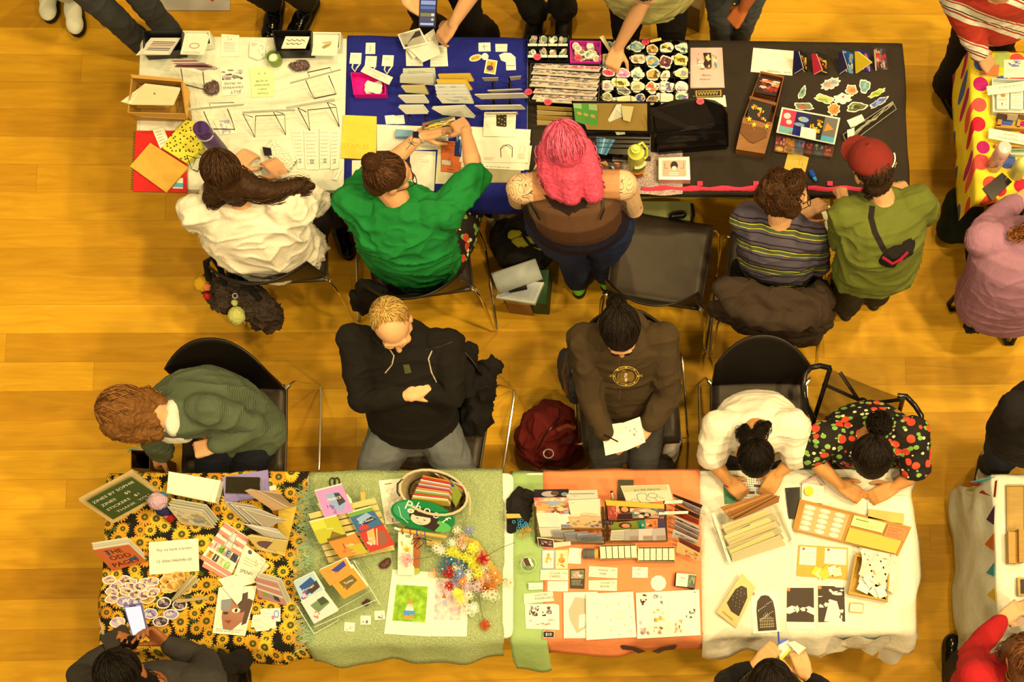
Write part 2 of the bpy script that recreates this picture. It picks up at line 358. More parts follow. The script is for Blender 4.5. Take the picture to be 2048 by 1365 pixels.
# ------------------------------------------------------------------ printed paper
_tc={}
def text_geo(s):
    if s in _tc:return _tc[s]
    cu=bpy.data.curves.new('t','FONT'); cu.body=s; cu.size=1; cu.align_x='CENTER'; cu.align_y='CENTER'; cu.resolution_u=2
    o=bpy.data.objects.new('t',cu); COL.objects.link(o)
    me=bpy.data.meshes.new_from_object(o.evaluated_get(bpy.context.evaluated_depsgraph_get()))
    r=([tuple(v.co) for v in me.vertices],[tuple(p.vertices) for p in me.polygons])
    bpy.data.objects.remove(o); bpy.data.curves.remove(cu); bpy.data.meshes.remove(me); _tc[s]=r; return r
def prints(mb,q,items,lift=.0006):
    """q: UL, UR, LR, LL corners in space; items are laid on that surface"""
    A,B,C,D=q; n=(D-A).cross(B-A)
    n.normalize()
    W=(B-A).length; Hh=(D-A).length
    if n.z<0 and abs(n.z)>.05:n=-n
    def f(u,v,k):return (A*(1-u)+B*u)*(1-v)+(D*(1-u)+C*u)*v+n*(lift*(1+k*.35))
    for k,it in enumerate(items):
        t=it[0]
        if t =='r':u0,v0,u1,v1,c=it[1:]; mb.flat([f(u0,v0,k),f(u0,v1,k),f(u1,v1,k),f(u1,v0,k)],c)
        elif t =='e':
            cu,cv,ru,rv,c=it[1:6]; mb.flat([f(cu+ru*math.cos(a*.3927),cv-rv*math.sin(a*.3927),k) for a in range(16)],c)
        elif t =='g':mb.flat([f(u,v,k) for u,v in it[1]],it[2])
        elif t =='t':
            _,s,u,v,h,c=it[:6]; rot=it[6] if len(it)>6 else 0; vs,fs=text_geo(s); sgn=-1 if rot ==180 else 1
            ca,sa=(math.cos(math.radians(rot)),math.sin(math.radians(rot)))
            mb.add([f(u+(x*ca-y*sa)*h*Hh/W,v-(x*sa+y*ca)*h,k) for x,y,z in vs],fs,c)
        elif t =='s':
            u0,v0,u1,v1,nl,c=it[1:7]; rr=random.Random(int(u0*91+v0*37+nl))
            for i in range(nl):
                v=v0+(v1-v0)*(i+.5)/nl; h=(v1-v0)/nl*.28; u=u0; ue=u1-(u1-u0)*rr.random()*.25
                while u<ue:
                    l=(u1-u0)*rr.uniform(.05,.16); e=min(u+l,ue)
                    mb.flat([f(u,v-h/2,k),f(u,v+h/2,k),f(e,v+h/2,k),f(e,v-h/2,k)],c); u=e+(u1-u0)*.03
        elif t =='l':
            pts,w_,c=it[1:4]
            for (a,b),(a2,b2) in zip(pts,pts[1:]):
                dx,dy=(a2-a)*W,(b2-b)*Hh; L=math.hypot(dx,dy) or 1; ox,oy=-dy/L*w_/2/W,dx/L*w_/2/Hh
                mb.flat([f(a+ox,b+oy,k),f(a2+ox,b2+oy,k),f(a2-ox,b2-oy,k),f(a-ox,b-oy,k)][::-1],c)
        elif t =='b':
            u0,v0,u1,v1,cols,nb,sd=it[1:8]; rr=random.Random(sd)
            for i in range(nb):
                cu,cv=rr.uniform(u0,u1),rr.uniform(v0,v1); ru=(u1-u0)*rr.uniform(.06,.2); rv=(v1-v0)*rr.uniform(.06,.2); ph=rr.random()*6; m_=rr.choice((2,3,5))
                pp=[]
                for a in range(14):
                    an=a/14*6.2832; q_=1+.3*math.sin(an*m_+ph); pp.append(f(min(u1,max(u0,cu+ru*q_*math.cos(an))),min(v1,max(v0,cv-rv*q_*math.sin(an))),k+i*.25))
                mb.flat(pp,rr.choice(cols))
def P3(p,z):return P(p[0],p[1],p[2] if len(p)>2 else z)
T=.742           # table top level
def paper(name,label,cat,q,z=T,th=.0015,col='#f6ecc4',pr=(),group=None,parent=None,side=None):
    q=[P3(p,z+th) for p in q]; mb=MB()
    if len(q)==4:
        n=(q[1]-q[0]).cross(q[3]-q[0])
        if abs(n.z)>.15*n.length:q[2]=V((q[2].x,q[2].y,q[0].z-(n.x*(q[2].x-q[0].x)+n.y*(q[2].y-q[0].y))/n.z))
    mb.slab(q,th,col,side)
    prints(mb,q,pr); o=mb.build(name,parent)
    if parent is None:tag(o,label,cat,group)
    elif label:o['label']=label
    return o
def rect(cx,cy,w,h,a=0.):
    """image-plane rectangle as UL, UR, LR, LL; a: degrees, clockwise in the picture"""
    c,s=math.cos(math.radians(a)),math.sin(math.radians(a))
    return [(cx+x*c-y*s,cy+x*s+y*c) for x,y in ((-w/2,-h/2),(w/2,-h/2),(w/2,h/2),(-w/2,h/2))]
def block(name,label,cat,q,z0,h,col,side=None,pr=(),group=None,parent=None):
    """box whose TOP face has the given outline"""
    return paper(name,label,cat,q,z0,h,col,pr,group,parent,side)
def blob(cx,cy,rx,ry,a=0.,k=3,amp=.15,n=22,ph=0.):
    c,s=math.cos(math.radians(a)),math.sin(math.radians(a)); o=[]
    for i in range(n):
        t=2*math.pi*i/n; r=1+amp*math.sin(k*t+ph)+amp*.5*math.sin((k*2+1)*t+ph*2); x,y=rx*r*math.cos(t),ry*r*math.sin(t); o.append((cx+x*c-y*s,cy+x*s+y*c))
    return o

from mathutils.bvhtree import BVHTree
def bvh(o):
    of=V((0,0,0)); q=o
    while q:of=of+V(q.location); q=q.parent
    me=o.data; return BVHTree.FromPolygons([V(v.co)+of for v in me.vertices],[tuple(p.vertices) for p in me.polygons])
def deco(o,name,items,lift=.0022,label=None):
    """marks lying on the surface of o; outlines given by where they are seen"""
    tr=bvh(o); O=V((0,0,H)); mb=MB()
    def hit(x,y):
        d=(P(x,y,0)-O).normalized(); h=tr.ray_cast(O,d)
        return (h[0]-d*lift) if h[0] is not None else None
    for it in items:
        if it[0]=='l':                              # line: points, width px, colour
            pts=it[1]; w_=it[2]; dense=[]
            for (x,y),(x2,y2) in zip(pts,pts[1:]):
                n=max(1,int(math.hypot(x2-x,y2-y)/3)); dense +=[(x+(x2-x)*i/n,y+(y2-y)*i/n) for i in range(n)]
            dense.append(pts[-1]); L=[]
            for i,(x,y) in enumerate(dense):
                a_,b_=dense[max(0,i-1)],dense[min(len(dense)-1,i+1)]; dx,dy=b_[0]-a_[0],b_[1]-a_[1]; q=math.hypot(dx,dy) or 1
                u,v=hit(x-dy/q*w_/2,y+dx/q*w_/2),hit(x+dy/q*w_/2,y-dx/q*w_/2); L.append((u,v))
            for (u,v),(u2,v2) in zip(L,L[1:]):
                if None not in (u,v,u2,v2) and (u-u2).length<.05:mb.flat([u,u2,v2,v],it[3])
        else:                                          # filled outline, fanned from its centre
            pts=it[1]; cx,cy=sum(p[0] for p in pts)/len(pts),sum(p[1] for p in pts)/len(pts); K=4; n=len(pts)
            gr=[[hit(cx+(x-cx)*k/K,cy+(y-cy)*k/K) for x,y in pts] for k in range(K+1)]
            for k in range(K):
                for i in range(n):
                    q=[gr[k][i],gr[k+1][i],gr[k+1][(i+1)%n],gr[k][(i+1)%n]]
                    if None not in q and max((q[0]-q[2]).length,(q[1]-q[3]).length)<.08:mb.flat(q if k else q[:3],it[2])
    if not mb.v:return None
    r=mb.build(name,o)
    if label:r['label']=label
    return r

# ------------------------------------------------------------------ floor
mb=MB(); mb.box((-.3,1.7,-.05),(9.,7.4,.1),'floor'); o=mb.build('floor'); o['kind']='structure'
# ------------------------------------------------------------------ tables
def rrect(x0,y0,x1,y1,r,n=6):
    o=[]
    for cx,cy,a0 in ((x1-r,y0+r,-90),(x1-r,y1-r,0),(x0+r,y1-r,90),(x0+r,y0+r,180)):
        for i in range(n+1):a=math.radians(a0+90*i/n); o.append((cx+r*math.cos(a),cy+r*math.sin(a)))
    return o
def table(label,x0,y0,x1,y1,r=.05):
    t=empty('folding_table',((x0+x1)/2,(y0+y1)/2,0),label,'table')
    mb=MB(); n=len(rrect(0,0,1,1,r)); vs=[]; fs=[]
    for z,g in ((.694,.006),(.70,0),(.731,0),(.7365,.003),(.7392,.010)):vs +=[(x,y,z) for x,y in rrect(x0+g,y0+g,x1-g,y1-g,r)]
    for i in range(4):
        for k in range(n):fs.append((i*n+k,i*n+(k+1)%n,(i+1)*n+(k+1)%n,(i+1)*n+k))
    fs +=[tuple(range(n))[::-1],tuple(range(4*n,5*n))]; mb.add(vs,fs,'#f2e8c0|paper'); mb.build('tabletop',t,True)
    for x in (x0+.22,x1-.22):
        for y in (y0+.08,y1-.08):MB().tube([(x,y,0.),(x,y,.69)],.014,'#5a5248|plastic',10).build('leg',t,True)
        MB().tube([(x,y0+.08,.12),(x,y1-.08,.12)],.01,'#5a5248|plastic').build('crossbar',t,True)
    return t
TX=(-2.48,-.655,1.17); TY0,TY1=2.415,3.185
BX=(-2.525,-.705,1.12); BY0,BY1=.285,1.05
table('white folding table with bare left half under wire stands and notebooks',TX[0],TY0,TX[1]-.004,TY1)
table('white folding table hidden under the black tablecloth',TX[1]+.004,TY0,TX[2],TY1)
table('white folding table under the sunflower cloth and green towel',BX[0],BY0,BX[1]-.004,BY1)
table('white folding table under the coral and cream cloths',BX[1]+.01,BY0,BX[2],BY1)
def drape(name,label,cat,x0,x1,y0,y1,l,r,f,b,mat,z=.7412,flare=.12,wav=.015,step=.03,seed=0,irr=0.,parent=None):
    """cloth lying on a table top and falling over its sides; l r f b are the hanging lengths (f = towards -Y)"""
    xs=[]; u=x0-l
    nx=max(8,int((x1-x0+l+r)/step)); ny=max(8,int((y1-y0+f+b)/step)); g=[]
    for j in range(ny+1):
        row=[]; v=y0-f+(y1-y0+f+b)*j/ny
        for i in range(nx+1):
            u=x0-l+(x1-x0+l+r)*i/nx
            w1=noise.noise(V((u*2.2,v*2.2,seed*5.)))*irr
            uu,vv=u+w1*(.5+(u-x0)/(x1-x0)*0),v+noise.noise(V((u*2.6,v*.5,seed*5.+9)))*irr
            ex=max(x0-uu,uu-x1,0.); ey=max(y0-vv,vv-y1,0.)
            sx=-1 if uu<x0 else 1; sy=-1 if vv<y0 else 1
            cx,cy=min(x1,max(x0,uu)),min(y1,max(y0,vv)); dr=math.hypot(ex,ey) if ex and ey else max(ex,ey)
            ph=noise.noise(V((uu*5.,vv*5.,seed+.5))); wv=wav*min(1.,dr/.12)*math.sin((uu if ey>ex else vv)*13+ph*3+seed)
            X=cx+sx*((ex*flare+wv if ex else 0)+(ex>0)*.006)+(0 if ex else 0); Y=cy+sy*((ey*flare+wv if ey else 0)+(ey>0)*.006)
            Z=z-max(0.,dr-.006)*.985+(.0006*noise.noise(V((uu*9,vv*9,seed))) if dr ==0 else 0)
            row.append(V((X,Y,max(Z,.012))))
        g.append(row)
    mb=MB(); mb.sheet(g,mat); o=mb.build(name,parent,'all')
    s=o.modifiers.new('t','SOLIDIFY'); s.thickness=.0015; s.offset=-1
    if parent is None:tag(o,label,cat)
    return o
def px(x,y=680,z=T):return P(x,y,z).x
drape('blue_tablecloth','deep blue tablecloth on the top row table beside the bare white table','tablecloth',P(691,200,T).x,P(1054,200,T).x,TY0-.004,TY1+.004,0,0,.13,.05,'#1c2272|fabric',flare=.35)
drape('black_tablecloth','black tablecloth covering the right end of the top row','tablecloth',P(1056,200,T).x,TX[2]+.01,TY0-.002,TY1+.005,0,.10,.03,.1,'#33271a|fabric',z=.7408,flare=.25,wav=.004)
drape('sunflower_tablecloth','black tablecloth printed with yellow sunflowers at the lower left','tablecloth',BX[0]-.005,P(612,1100,T).x,BY0-.004,BY1+.005,.10,0,.17,.04,'sunflower',flare=.42,seed=1)
tw=drape('green_towel','sage green terry towel with frayed end under the postcards','towel',P(616,1100,T).x,P(1006,1100,T).x,BY0-.004,BY1+.004,0,0,.17,.02,'towel',flare=.5,wav=.02,seed=2,irr=.02,z=.7415)
mb=MB(); rr=random.Random(3)
for i in range(420):
    y=rr.uniform(BY0-.02,BY1-.06); x=P(618,1100,T).x+.02*noise.noise(V((0,y*4,0))); L=rr.uniform(.03,.085); a=rr.uniform(-.7,.7)
    z0=.7435 if y>BY0 else .72
    p0=V((x+rr.uniform(0,.03),y,z0+rr.uniform(0,.003))); mb.tube([p0,p0+V((-L*.5,a*L*.4,.003)),p0+V((-L,a*L+rr.uniform(-.012,.012),rr.uniform(0,.003)))],.0011,'#a8b878|fabric',4,cap=False)
mb.build('fringe',tw)['label']='loose frayed threads along the left edge'
drape('mint_tablecloth','pale mint green cloth peeking out left of the coral cloth','tablecloth',P(1026,1100,T).x,P(1094,1100,T).x,BY0-.004,BY1-.012,.02,0,.26,.03,'#a8ba62|fabric',flare=.5,seed=4,z=.7404)
co=drape('coral_tablecloth','coral orange tablecloth with dark drawing at its front hem','tablecloth',P(1086,1100,T).x,P(1403,1100,T).x,BY0-.006,BY1-.004,0,0,.15,.03,'#fa8c4c|fabric',flare=.45,seed=5,z=.7413)
drape('cream_tablecloth','cream white tablecloth with gathered loose corners at the lower right','tablecloth',P(1402,1100,T).x,BX[2]+.01,BY0-.004,BY1-.02,0,.09,.2,.04,'#fbf2cc|fabric',flare=.42,wav=.022,seed=6,z=.7414)
# loose corners, gathers and the cloth underneath
def hang(name,pts,mat,parent,label=None,th=.003):
    mb=MB(); mb.slab([P(*p) for p in pts],th,mat); o=mb.build(name,parent)
    if label:o['label']=label
    return o
crm=bpy.data.objects['cream_tablecloth']
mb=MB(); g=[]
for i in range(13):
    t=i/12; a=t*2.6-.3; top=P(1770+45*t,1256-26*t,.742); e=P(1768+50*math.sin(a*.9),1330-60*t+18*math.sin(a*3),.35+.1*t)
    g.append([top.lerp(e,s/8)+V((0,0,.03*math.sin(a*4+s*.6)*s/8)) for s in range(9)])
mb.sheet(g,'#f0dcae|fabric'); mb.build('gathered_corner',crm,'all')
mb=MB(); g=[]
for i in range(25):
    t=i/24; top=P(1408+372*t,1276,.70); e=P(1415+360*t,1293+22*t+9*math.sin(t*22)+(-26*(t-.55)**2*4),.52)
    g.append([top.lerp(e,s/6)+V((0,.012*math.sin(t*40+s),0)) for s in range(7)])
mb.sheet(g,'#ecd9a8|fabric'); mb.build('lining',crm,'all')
mb=MB()
for s in (-1,1):
    mb.slab([P(1297+s*x,y,z) for x,y,z in ((6,1304,.655),(25,1296,.675),(52,1291,.69),(57,1293,.688),(52,1300,.67),(32,1302,.66),(20,1308,.65))],.002,'#4a2820')
o=mb.build('dark_drawing',co)
# tables at the right edge of the frame
rx=P(1950,250,T).x; ry1=P(1950,103,T).y
table('folding table hidden by the yellow polka dot cloth',rx,ry1-.76,rx+1.8,ry1)
drape('polka_dot_tablecloth','yellow tablecloth with coloured polka dots at the right edge','tablecloth',rx-.004,rx+1.8,ry1-.765,ry1+.004,.30,0,.08,.05,'dots',flare=.10,seed=7,wav=.005)
bx=P(1996,1100,T).x; by1=P(1996,953,T).y
table('folding table under the floor length cloth with bunting',bx,by1-1.5,bx+.9,by1)
drape('bunting_table_cloth','long cream cloth falling to the floor beside coloured bunting','tablecloth',bx-.004,bx+.9,by1-1.5,by1+.004,.70,0,.10,.05,'#f4e8c0|fabric',flare=.10,wav=.012,seed=8)
# ------------------------------------------------------------------ chairs
def chair(label,wide=.235):
    t=empty('stacking_chair',(0,0,0),label,'chair'); pl='#34281a|plastic'
    g=[]
    for j in range(13):
        v=j/12; y=.225-.45*v; z=.452+.012*math.cos(v*3.1)-(.030*max(0,(.12-v)/.12)**2)+(.012 if v>.95 else 0)
        g.append([V((x*wide*(1-.02*v),y,z-.010*(1-x*x)*(.3+.7*math.sin(v*3.1)))) for x in [-1+2*i/12 for i in range(13)]])
    o=MB().sheet(g,pl).build('seat',t,'all',V((0,0,.43))); s=o.modifiers.new('t','SOLIDIFY'); s.thickness=.012
    for s_ in (-1,1):MB().tube([(s_*wide,.22,.438),(s_*(wide+.004),0,.446),(s_*wide,-.22,.45)],.007,pl).build('seat_rim',t,True)
    g=[]
    for j in range(15):
        v=j/14; hgt=.40
        g.append([])
        for i in range(21):
            x=-1+2*i/20; top=1-.20*abs(x)**2.6; z=.435+(hgt+.01)*v*top; wd=wide*(1.0-.05*v)
            g[-1].append(V((x*wd,-.200-.095*(1-x*x)*(.05+.95*v)-.055*v+.03*abs(x)**3*v,z)))
    o=MB().sheet(g,'#1a130c|plastic').build('backrest',t,'all',V((0,-.25,.445))); s=o.modifiers.new('t','SOLIDIFY'); s.thickness=.010; s.offset=0
    for sx in (-1,1):
        w_=wide
        pts=[(sx*(w_-.01),.20,.440),(sx*(w_+.015),.205,.437),(sx*(w_+.038),.195,.405),(sx*(w_+.05),.15,.05),(sx*(w_+.052),.125,.018),(sx*(w_+.052),.08,.0095),(sx*(w_+.052),-.28,.0095),(sx*(w_+.05),-.315,.02),(sx*(w_+.042),-.315,.06),(sx*(w_+.028),-.245,.42),(sx*(w_+.012),-.222,.452),(sx*(w_-.008),-.215,.455)]
        MB().tube(pts,.0062,'#ffffff|chrome',8).build('side_frame',t,True)
        MB().tube([(sx*(w_-.004),-.20,.452),(sx*(w_+.016),-.222,.455)],.010,'#ffffff|chrome',8).build('bracket',t,True)
    MB().tube([(-wide,.17,.43),(wide,.17,.43)],.006,'#ffffff|chrome').build('crossbar',t,True)
    return t
def put_chair(t,x,y,rot,label=None,first=False):
    p=P(x,y,.45)
    if not first:
        r=t.copy(); COL.objects.link(r)
        for ch in t.children:c=ch.copy(); COL.objects.link(c); c.parent=r
    else:r=t
    r.location=(p.x,p.y,0); r.rotation_euler=(0,0,math.radians(rot)); r['group']='black stacking chairs with chrome frames'
    if label:r['label']=label
    return r
ch0=chair('black chrome framed chair under the vendor in the white shirt')
put_chair(ch0,553,480,3,first=True)
put_chair(ch0,838,508,8,'black chrome framed chair under the vendor in the green shirt')
put_chair(ch0,1320,522,-9.5,'empty black chair standing beside the pink haired vendor')
put_chair(ch0,1548,560,-6,'black chair with a brown coat draped over its back')
put_chair(ch0,470,862,180,'black chair under the vendor in the green cardigan')
put_chair(ch0,872,852,172,'black chair under the man with crossed arms')
put_chair(ch0,1258,800,183,'black chair under the person drawing in a small book')
put_chair(ch0,1519,850,180,'black chair under the person in the cream T-shirt')
# camping chair
p0=P(1735,860,0)
cc=empty('folding_chair',(p0.x,p0.y,0),'folding black tube armchair with see-through mesh back behind the fruit print vendor','chair')
bk='#1a1612|gloss'
for pts in ([(1662,737,.70),(1640,732,.70),(1621,736,.70),(1609,750,.69),(1606,778,.68),(1614,812,.66),(1627,838,.60)],[(1795,792,.70),(1812,793,.70),(1830,812,.69),(1843,832,.68),(1843,852,.66),(1832,880,.60)]):
    MB().tube([P(*p) for p in pts],.0135,bk,10).build('armrest',cc,True)
A,B,C,D=P(1660,738,.86),P(1806,797,.86),P(1792,850,.48),P(1628,840,.48)
g=[[A.lerp(B,i/10).lerp(D.lerp(C,i/10),j/8)+V((0,.05*math.sin(i/10*3.14)*math.sin(j/8*3.14),-.02*math.sin(i/10*3.14)*(1-j/8))) for i in range(11)] for j in range(9)]
MB().sheet(g,'mesh').build('mesh_back',cc,'all')
for a,b in ((A,D),(B,C)):MB().tube([a,b],.012,bk,8).build('back_post',cc,True)
MB().tube([P(1645,768,.42),P(1735,808,.42),P(1800,800,.45)],.010,bk).tube([P(1680,745,.45),P(1720,805,.42),P(1775,850,.40)],.010,bk).ell(P(1725,806,.43),(.028,.028,.02),bk).build('cross_brace',cc,True)
for x,y,z in ((1628,840,.45),(1792,870,.45)):
    a=P(x,y,z); MB().tube([a,V((a.x,a.y+.1,.01))],.011,bk).build('leg',cc,True); MB().tube([a,V((a.x,a.y-.38,.01))],.011,bk).build('leg',cc,True)
MB().slab([P(1628,845,.45),P(1795,875,.45),P(1790,960,.45),P(1625,950,.45)],.006,'#241c14|fabric').build('seat',cc)

SPECIAL['stripes4']=mat_stripes((.10,.80,.62),.105,[(0,'#54484a'),(.12,'#1e1614'),(.17,'#54484a'),(.30,'#c8b430'),(.335,'#4c5430'),(.50,'#c8b430'),(.535,'#241a18'),(.60,'#4c4244'),(.72,'#241a18'),(.78,'#54484a')],'striped_jersey',.03)
SPECIAL['stripes7']=mat_stripes((.35,.75,.60),.16,[(0,'#b83420'),(.30,'#f0e0b8'),(.44,'#b83420'),(.49,'#f0e0b8'),(.53,'#241814'),(.56,'#f0e0b8'),(.72,'#b83420'),(.76,'#e8d0a0'),(.80,'#b83420')],'striped_sweater',.02)

# ------------------------------------------------------------------ people
def frame_from(yaw,pitch,roll=0.):
    y,p=math.radians(yaw),math.radians(pitch)
    Fw=V((math.cos(y)*math.cos(p),math.sin(y)*math.cos(p),-math.sin(p))); R=V((math.sin(y),-math.cos(y),0)); U=R.cross(Fw)
    if roll:q=Matrix.Rotation(math.radians(roll),3,Fw); R,U=q @ R,q @ U
    return R,Fw,U
def ik(a,b,l1,l2,hint):
    d=b-a; L=d.length
    if L>(l1+l2)*.995:k=L/(l1+l2)/.995; l1 *= k; l2 *= k
    u=d/L; x=(l1*l1-l2*l2+L*L)/(2*L); h=math.sqrt(max(l1*l1-x*x,1e-6)); hp=hint-a; hp=hp-u*hp.dot(u)
    hp=hp.normalized() if hp.length>1e-5 else u.orthogonal()
    return a+u*x+hp*h
def hand(mb,w,d,n,side,curl=.6,s=1.,m='x',spread=1.,thumb=.8):
    """w wrist, d towards the fingers, n out of the palm, side +1 when the thumb lies along d x n"""
    d=d.normalized(); n=(n-d*n.dot(d)).normalized(); q=d.cross(n)*side
    for i,o in enumerate((.030,.011,-.009,-.027)):
        mb.caps([w+q*o*.55*s,w+d*.045*s+q*o*.9*s,w+d*.088*s+q*o*s],[.016*s,.0150*s,.0118*s],m,8)
        L=(.068,.076,.070,.056)[i]*s; p=w+d*.088*s+q*o*s; a=0.; dr=(d+q*(o*3.2*spread)).normalized(); pts=[p]
        for k,f in enumerate((.44,.31,.25)):
            a +=curl*(.75,.9,.55)[k]*(1+.12*i); e=dr*math.cos(a)+n*math.sin(a); p=p+e*L*f; pts.append(p)
        mb.caps(pts,[.0098*s,.0088*s,.0080*s,.0066*s],m,8)
    b=w+d*.022*s+q*.028*s+n*.006*s; e1=(d*.55+q*.75*thumb+n*.35).normalized(); e2=(d*.85+q*.35*thumb+n*(.3+.4*curl)).normalized()
    mb.caps([b,b+e1*.042*s,b+e1*.042*s+e2*.030*s,b+e1*.042*s+e2*.052*s],[.0145*s,.0112*s,.0098*s,.0078*s],m,8)
def tones(m):
    h=m[1:7]; k=m[7:]; f=lambda s,a:'#'+''.join('%02x' %min(255,int(int(h[i:i+2],16)*s+a)) for i in (0,2,4))+k
    return (m,f(.6,0),f(1.35,8))
def hairstrands(mb,c,fr,rad,pole,m,n=220,amax=(1.25,2.0),wave=.006,th=.0016,lift=.004,seed=1,seg=9,a0=0.):
    R,Fw,U=fr; rr=random.Random(seed); pl=V(pole).normalized(); e1=pl.orthogonal().normalized(); e2=pl.cross(e1)
    for i in range(n):
        az=rr.uniform(0,6.283); tdir=e1*math.cos(az)+e2*math.sin(az); front=max(0.,tdir.y)
        am=amax[1]*(1-front)+amax[0]*front; s0=rr.uniform(a0,am*.55); s1=rr.uniform(s0+am*.35,am*1.02); ph=rr.uniform(0,6); w_=rr.uniform(.4,1.2)*wave; pts=[]
        for k in range(seg):
            t=s0+(s1-s0)*k/(seg-1); dd=pl*math.cos(t)+tdir*math.sin(t); sd=pl.cross(tdir); l=lift*rr.uniform(.5,1.1) if k ==0 else l
            v=V((dd.x*(rad[0]+l),dd.y*(rad[1]+l),dd.z*(rad[2]+l)))+sd*w_*math.sin(ph+t*7)
            pts.append(c+R*v.x+Fw*v.y+U*v.z)
        mb.tube(pts,[th*.6]+[th]*(seg-2)+[th*.3],rr.choice(tones(m)),4,cap=False)
def locks(mb,paths,m,n=60,r0=.03,r1=.015,wave=.010,th=.0016,seed=1,seg=14,freq=9.):
    rr=random.Random(seed)
    for path in paths:
        pts=[p if isinstance(p,V) else P(*p) for p in path]
        for i in range(n):
            a,q=rr.uniform(0,6.283),math.sqrt(rr.random()); ph=rr.uniform(0,6); e=rr.uniform(.8,1.04); o=[]
            for k in range(seg):
                t=k/(seg-1)*e*(len(pts)-1); j=min(int(t),len(pts)-2); f=t-j; p=pts[j].lerp(pts[j+1],f)
                if 0<j:p=p.lerp((pts[j-1]+pts[j+1]*2+pts[j+1])/4,0)
                d=(pts[j+1]-pts[j]).normalized(); u=V((-d.y,d.x,0)); u=u.normalized() if u.length>.01 else V((1,0,0)); w2=d.cross(u)
                r=(r0+(r1-r0)*k/(seg-1))*q; aa=a+.8*math.sin(k*.4+ph)
                o.append(p+u*(r*math.cos(aa)+wave*math.sin(ph+k/seg*freq))+w2*(r*math.sin(aa)*.7+wave*.5*math.cos(ph+k/seg*freq)))
            mb.tube(o,[th]*(seg-1)+[th*.3],rr.choice(tones(m)),4,cap=False)
def coreloc(mb,paths,m,r0=.03,r1=.012):
    for path in paths:
        pts=[p if isinstance(p,V) else P(*p) for p in path]; n=len(pts); mb.caps(pts,[r0+(r1-r0)*i/(n-1) for i in range(n)],m,10)
def person(label,pel,neck,head,yaw,look,wr,hd,an=None,toe=None,shw=.185,b=1.,skin='#e8a868',hunch=.03,elb=None,kn=None,
           top=None,sleeve=1.0,puff=1.0,pants='#3a4250|denim',shoe='#16120e|gloss',hair='#2a1a10',hs={},hcurl=(.6,.6),palm=(None,None),
           fold=.010,hscale=1.,waist=0.,topvox=.008,axis=None,face=True,seed=1,cuff=.0,lowz=None,legs=True,tilt=0.,neckw=None,tname='shirt',pname='trousers',sh_drop=(0.,0.),foldf=7.,legw=1.):
    pel,neck,head=P(*pel),P(*neck),P(*head); yr=math.radians(yaw); fw=V((math.cos(yr),math.sin(yr),0)); rt=V((fw.y,-fw.x,0))
    sp=(neck-pel).normalized(); rv=(rt-sp*rt.dot(sp)).normalized()
    if tilt:rv=Matrix.Rotation(math.radians(tilt),3,sp)@ rv
    fv=sp.cross(rv)
    if fv.dot(fw)<0 and abs(fv.dot(fw))>.2:fv=-fv
    if fv.dot(V((0,0,1)))*0 ==0 and fv.dot(rv.cross(sp))!= 0 and rv.cross(fv).dot(sp)<0:pass
    L=(neck-pel).length
    spn=lambda t:pel+(neck-pel)*t-fv*(hunch*4*max(0,t)*max(0,1-t))
    shR=spn(.90)+rv*shw*b**.4+sp*sh_drop[1]; shL=spn(.90)-rv*shw*b**.4+sp*sh_drop[0]
    hiR,hiL=pel+rt*.09*b,pel-rt*.09*b
    body=MB(); sk='x'
    kk=1.06 if sleeve ==0 else .82; body.loft([(spn(t),rv,fv,a*b*kk,c*b*kk) for t,a,c in ((-.1,.12,.09),(0,.16,.11),(.35,.145,.10),(.65,.155,.105),(.85,.15,.09),(.96,.09,.065))],sk)
    R,Fw,U=fr=frame_from(*look); hc=head; hsx=hscale
    lc=lambda x,y,z:hc+(R*x+Fw*y+U*z)*hsx
    body.caps([spn(.90),neck+sp*.01,lc(0,-.02,-.06)],[.062*b**.5,.056*b**.5,.052],sk)
    body.ell(lc(0,-.008,.028),(.074*hsx,.094*hsx,.088*hsx),sk,fr,24,16); body.ell(lc(0,.028,-.03),(.060*hsx,.066*hsx,.078*hsx),sk,fr,20,14)
    body.ell(lc(0,.055,-.088),(.032*hsx,.030*hsx,.024*hsx),sk,fr); body.caps([lc(0,.088,.012),lc(0,.104,-.018),lc(0,.108,-.026)],[.008*hsx,.012*hsx,.014*hsx],sk)
    body.ell(lc(0,.082,.026),(.052*hsx,.016*hsx,.010*hsx),sk,fr)
    for s in (-1,1):
        if not hs.get('noears'):body.ell(lc(s*.077,-.006,-.008),(.009*hsx,.019*hsx,.031*hsx),sk,fr)
        body.ell(lc(s*.036,.068,-.028),(.024*hsx,.022*hsx,.022*hsx),sk,fr)
    arms=[]
    for i,(S,W) in enumerate(((shL,wr[0]),(shR,wr[1]))):
        W=P(*W) if not isinstance(W,V) else W; s=-1 if i ==0 else 1
        E=P(*elb[i]) if elb and elb[i] and len(elb[i])==3 else ik(S,W,.29,.25,S+rv*s*.3-V((0,0,.25))-fw*.05 if not (elb and elb[i]) else S+V(elb[i][1:]))
        bb=b**.6
        if sleeve ==0:body.caps([spn(.93),S],[.062*b**.5,.058*bb],sk)
        body.caps([S,S.lerp(E,.5),E,E.lerp(W,.35),W],[.052*bb,.046*bb,.038*bb,.038*bb,.024*bb**.5],sk)
        T_=P(*hd[i]); dd=T_-W; pn=V(palm[i]) if palm[i] else V((0,0,-1))
        q=dd.normalized().cross((pn-dd.normalized()*pn.dot(dd.normalized())).normalized()); inner=-rv*s
        hand(body,W,dd,pn,(1 if q.dot(inner)>0 else -1),hcurl[i],1.0,sk); arms.append((S,E,W))
    legp=[]
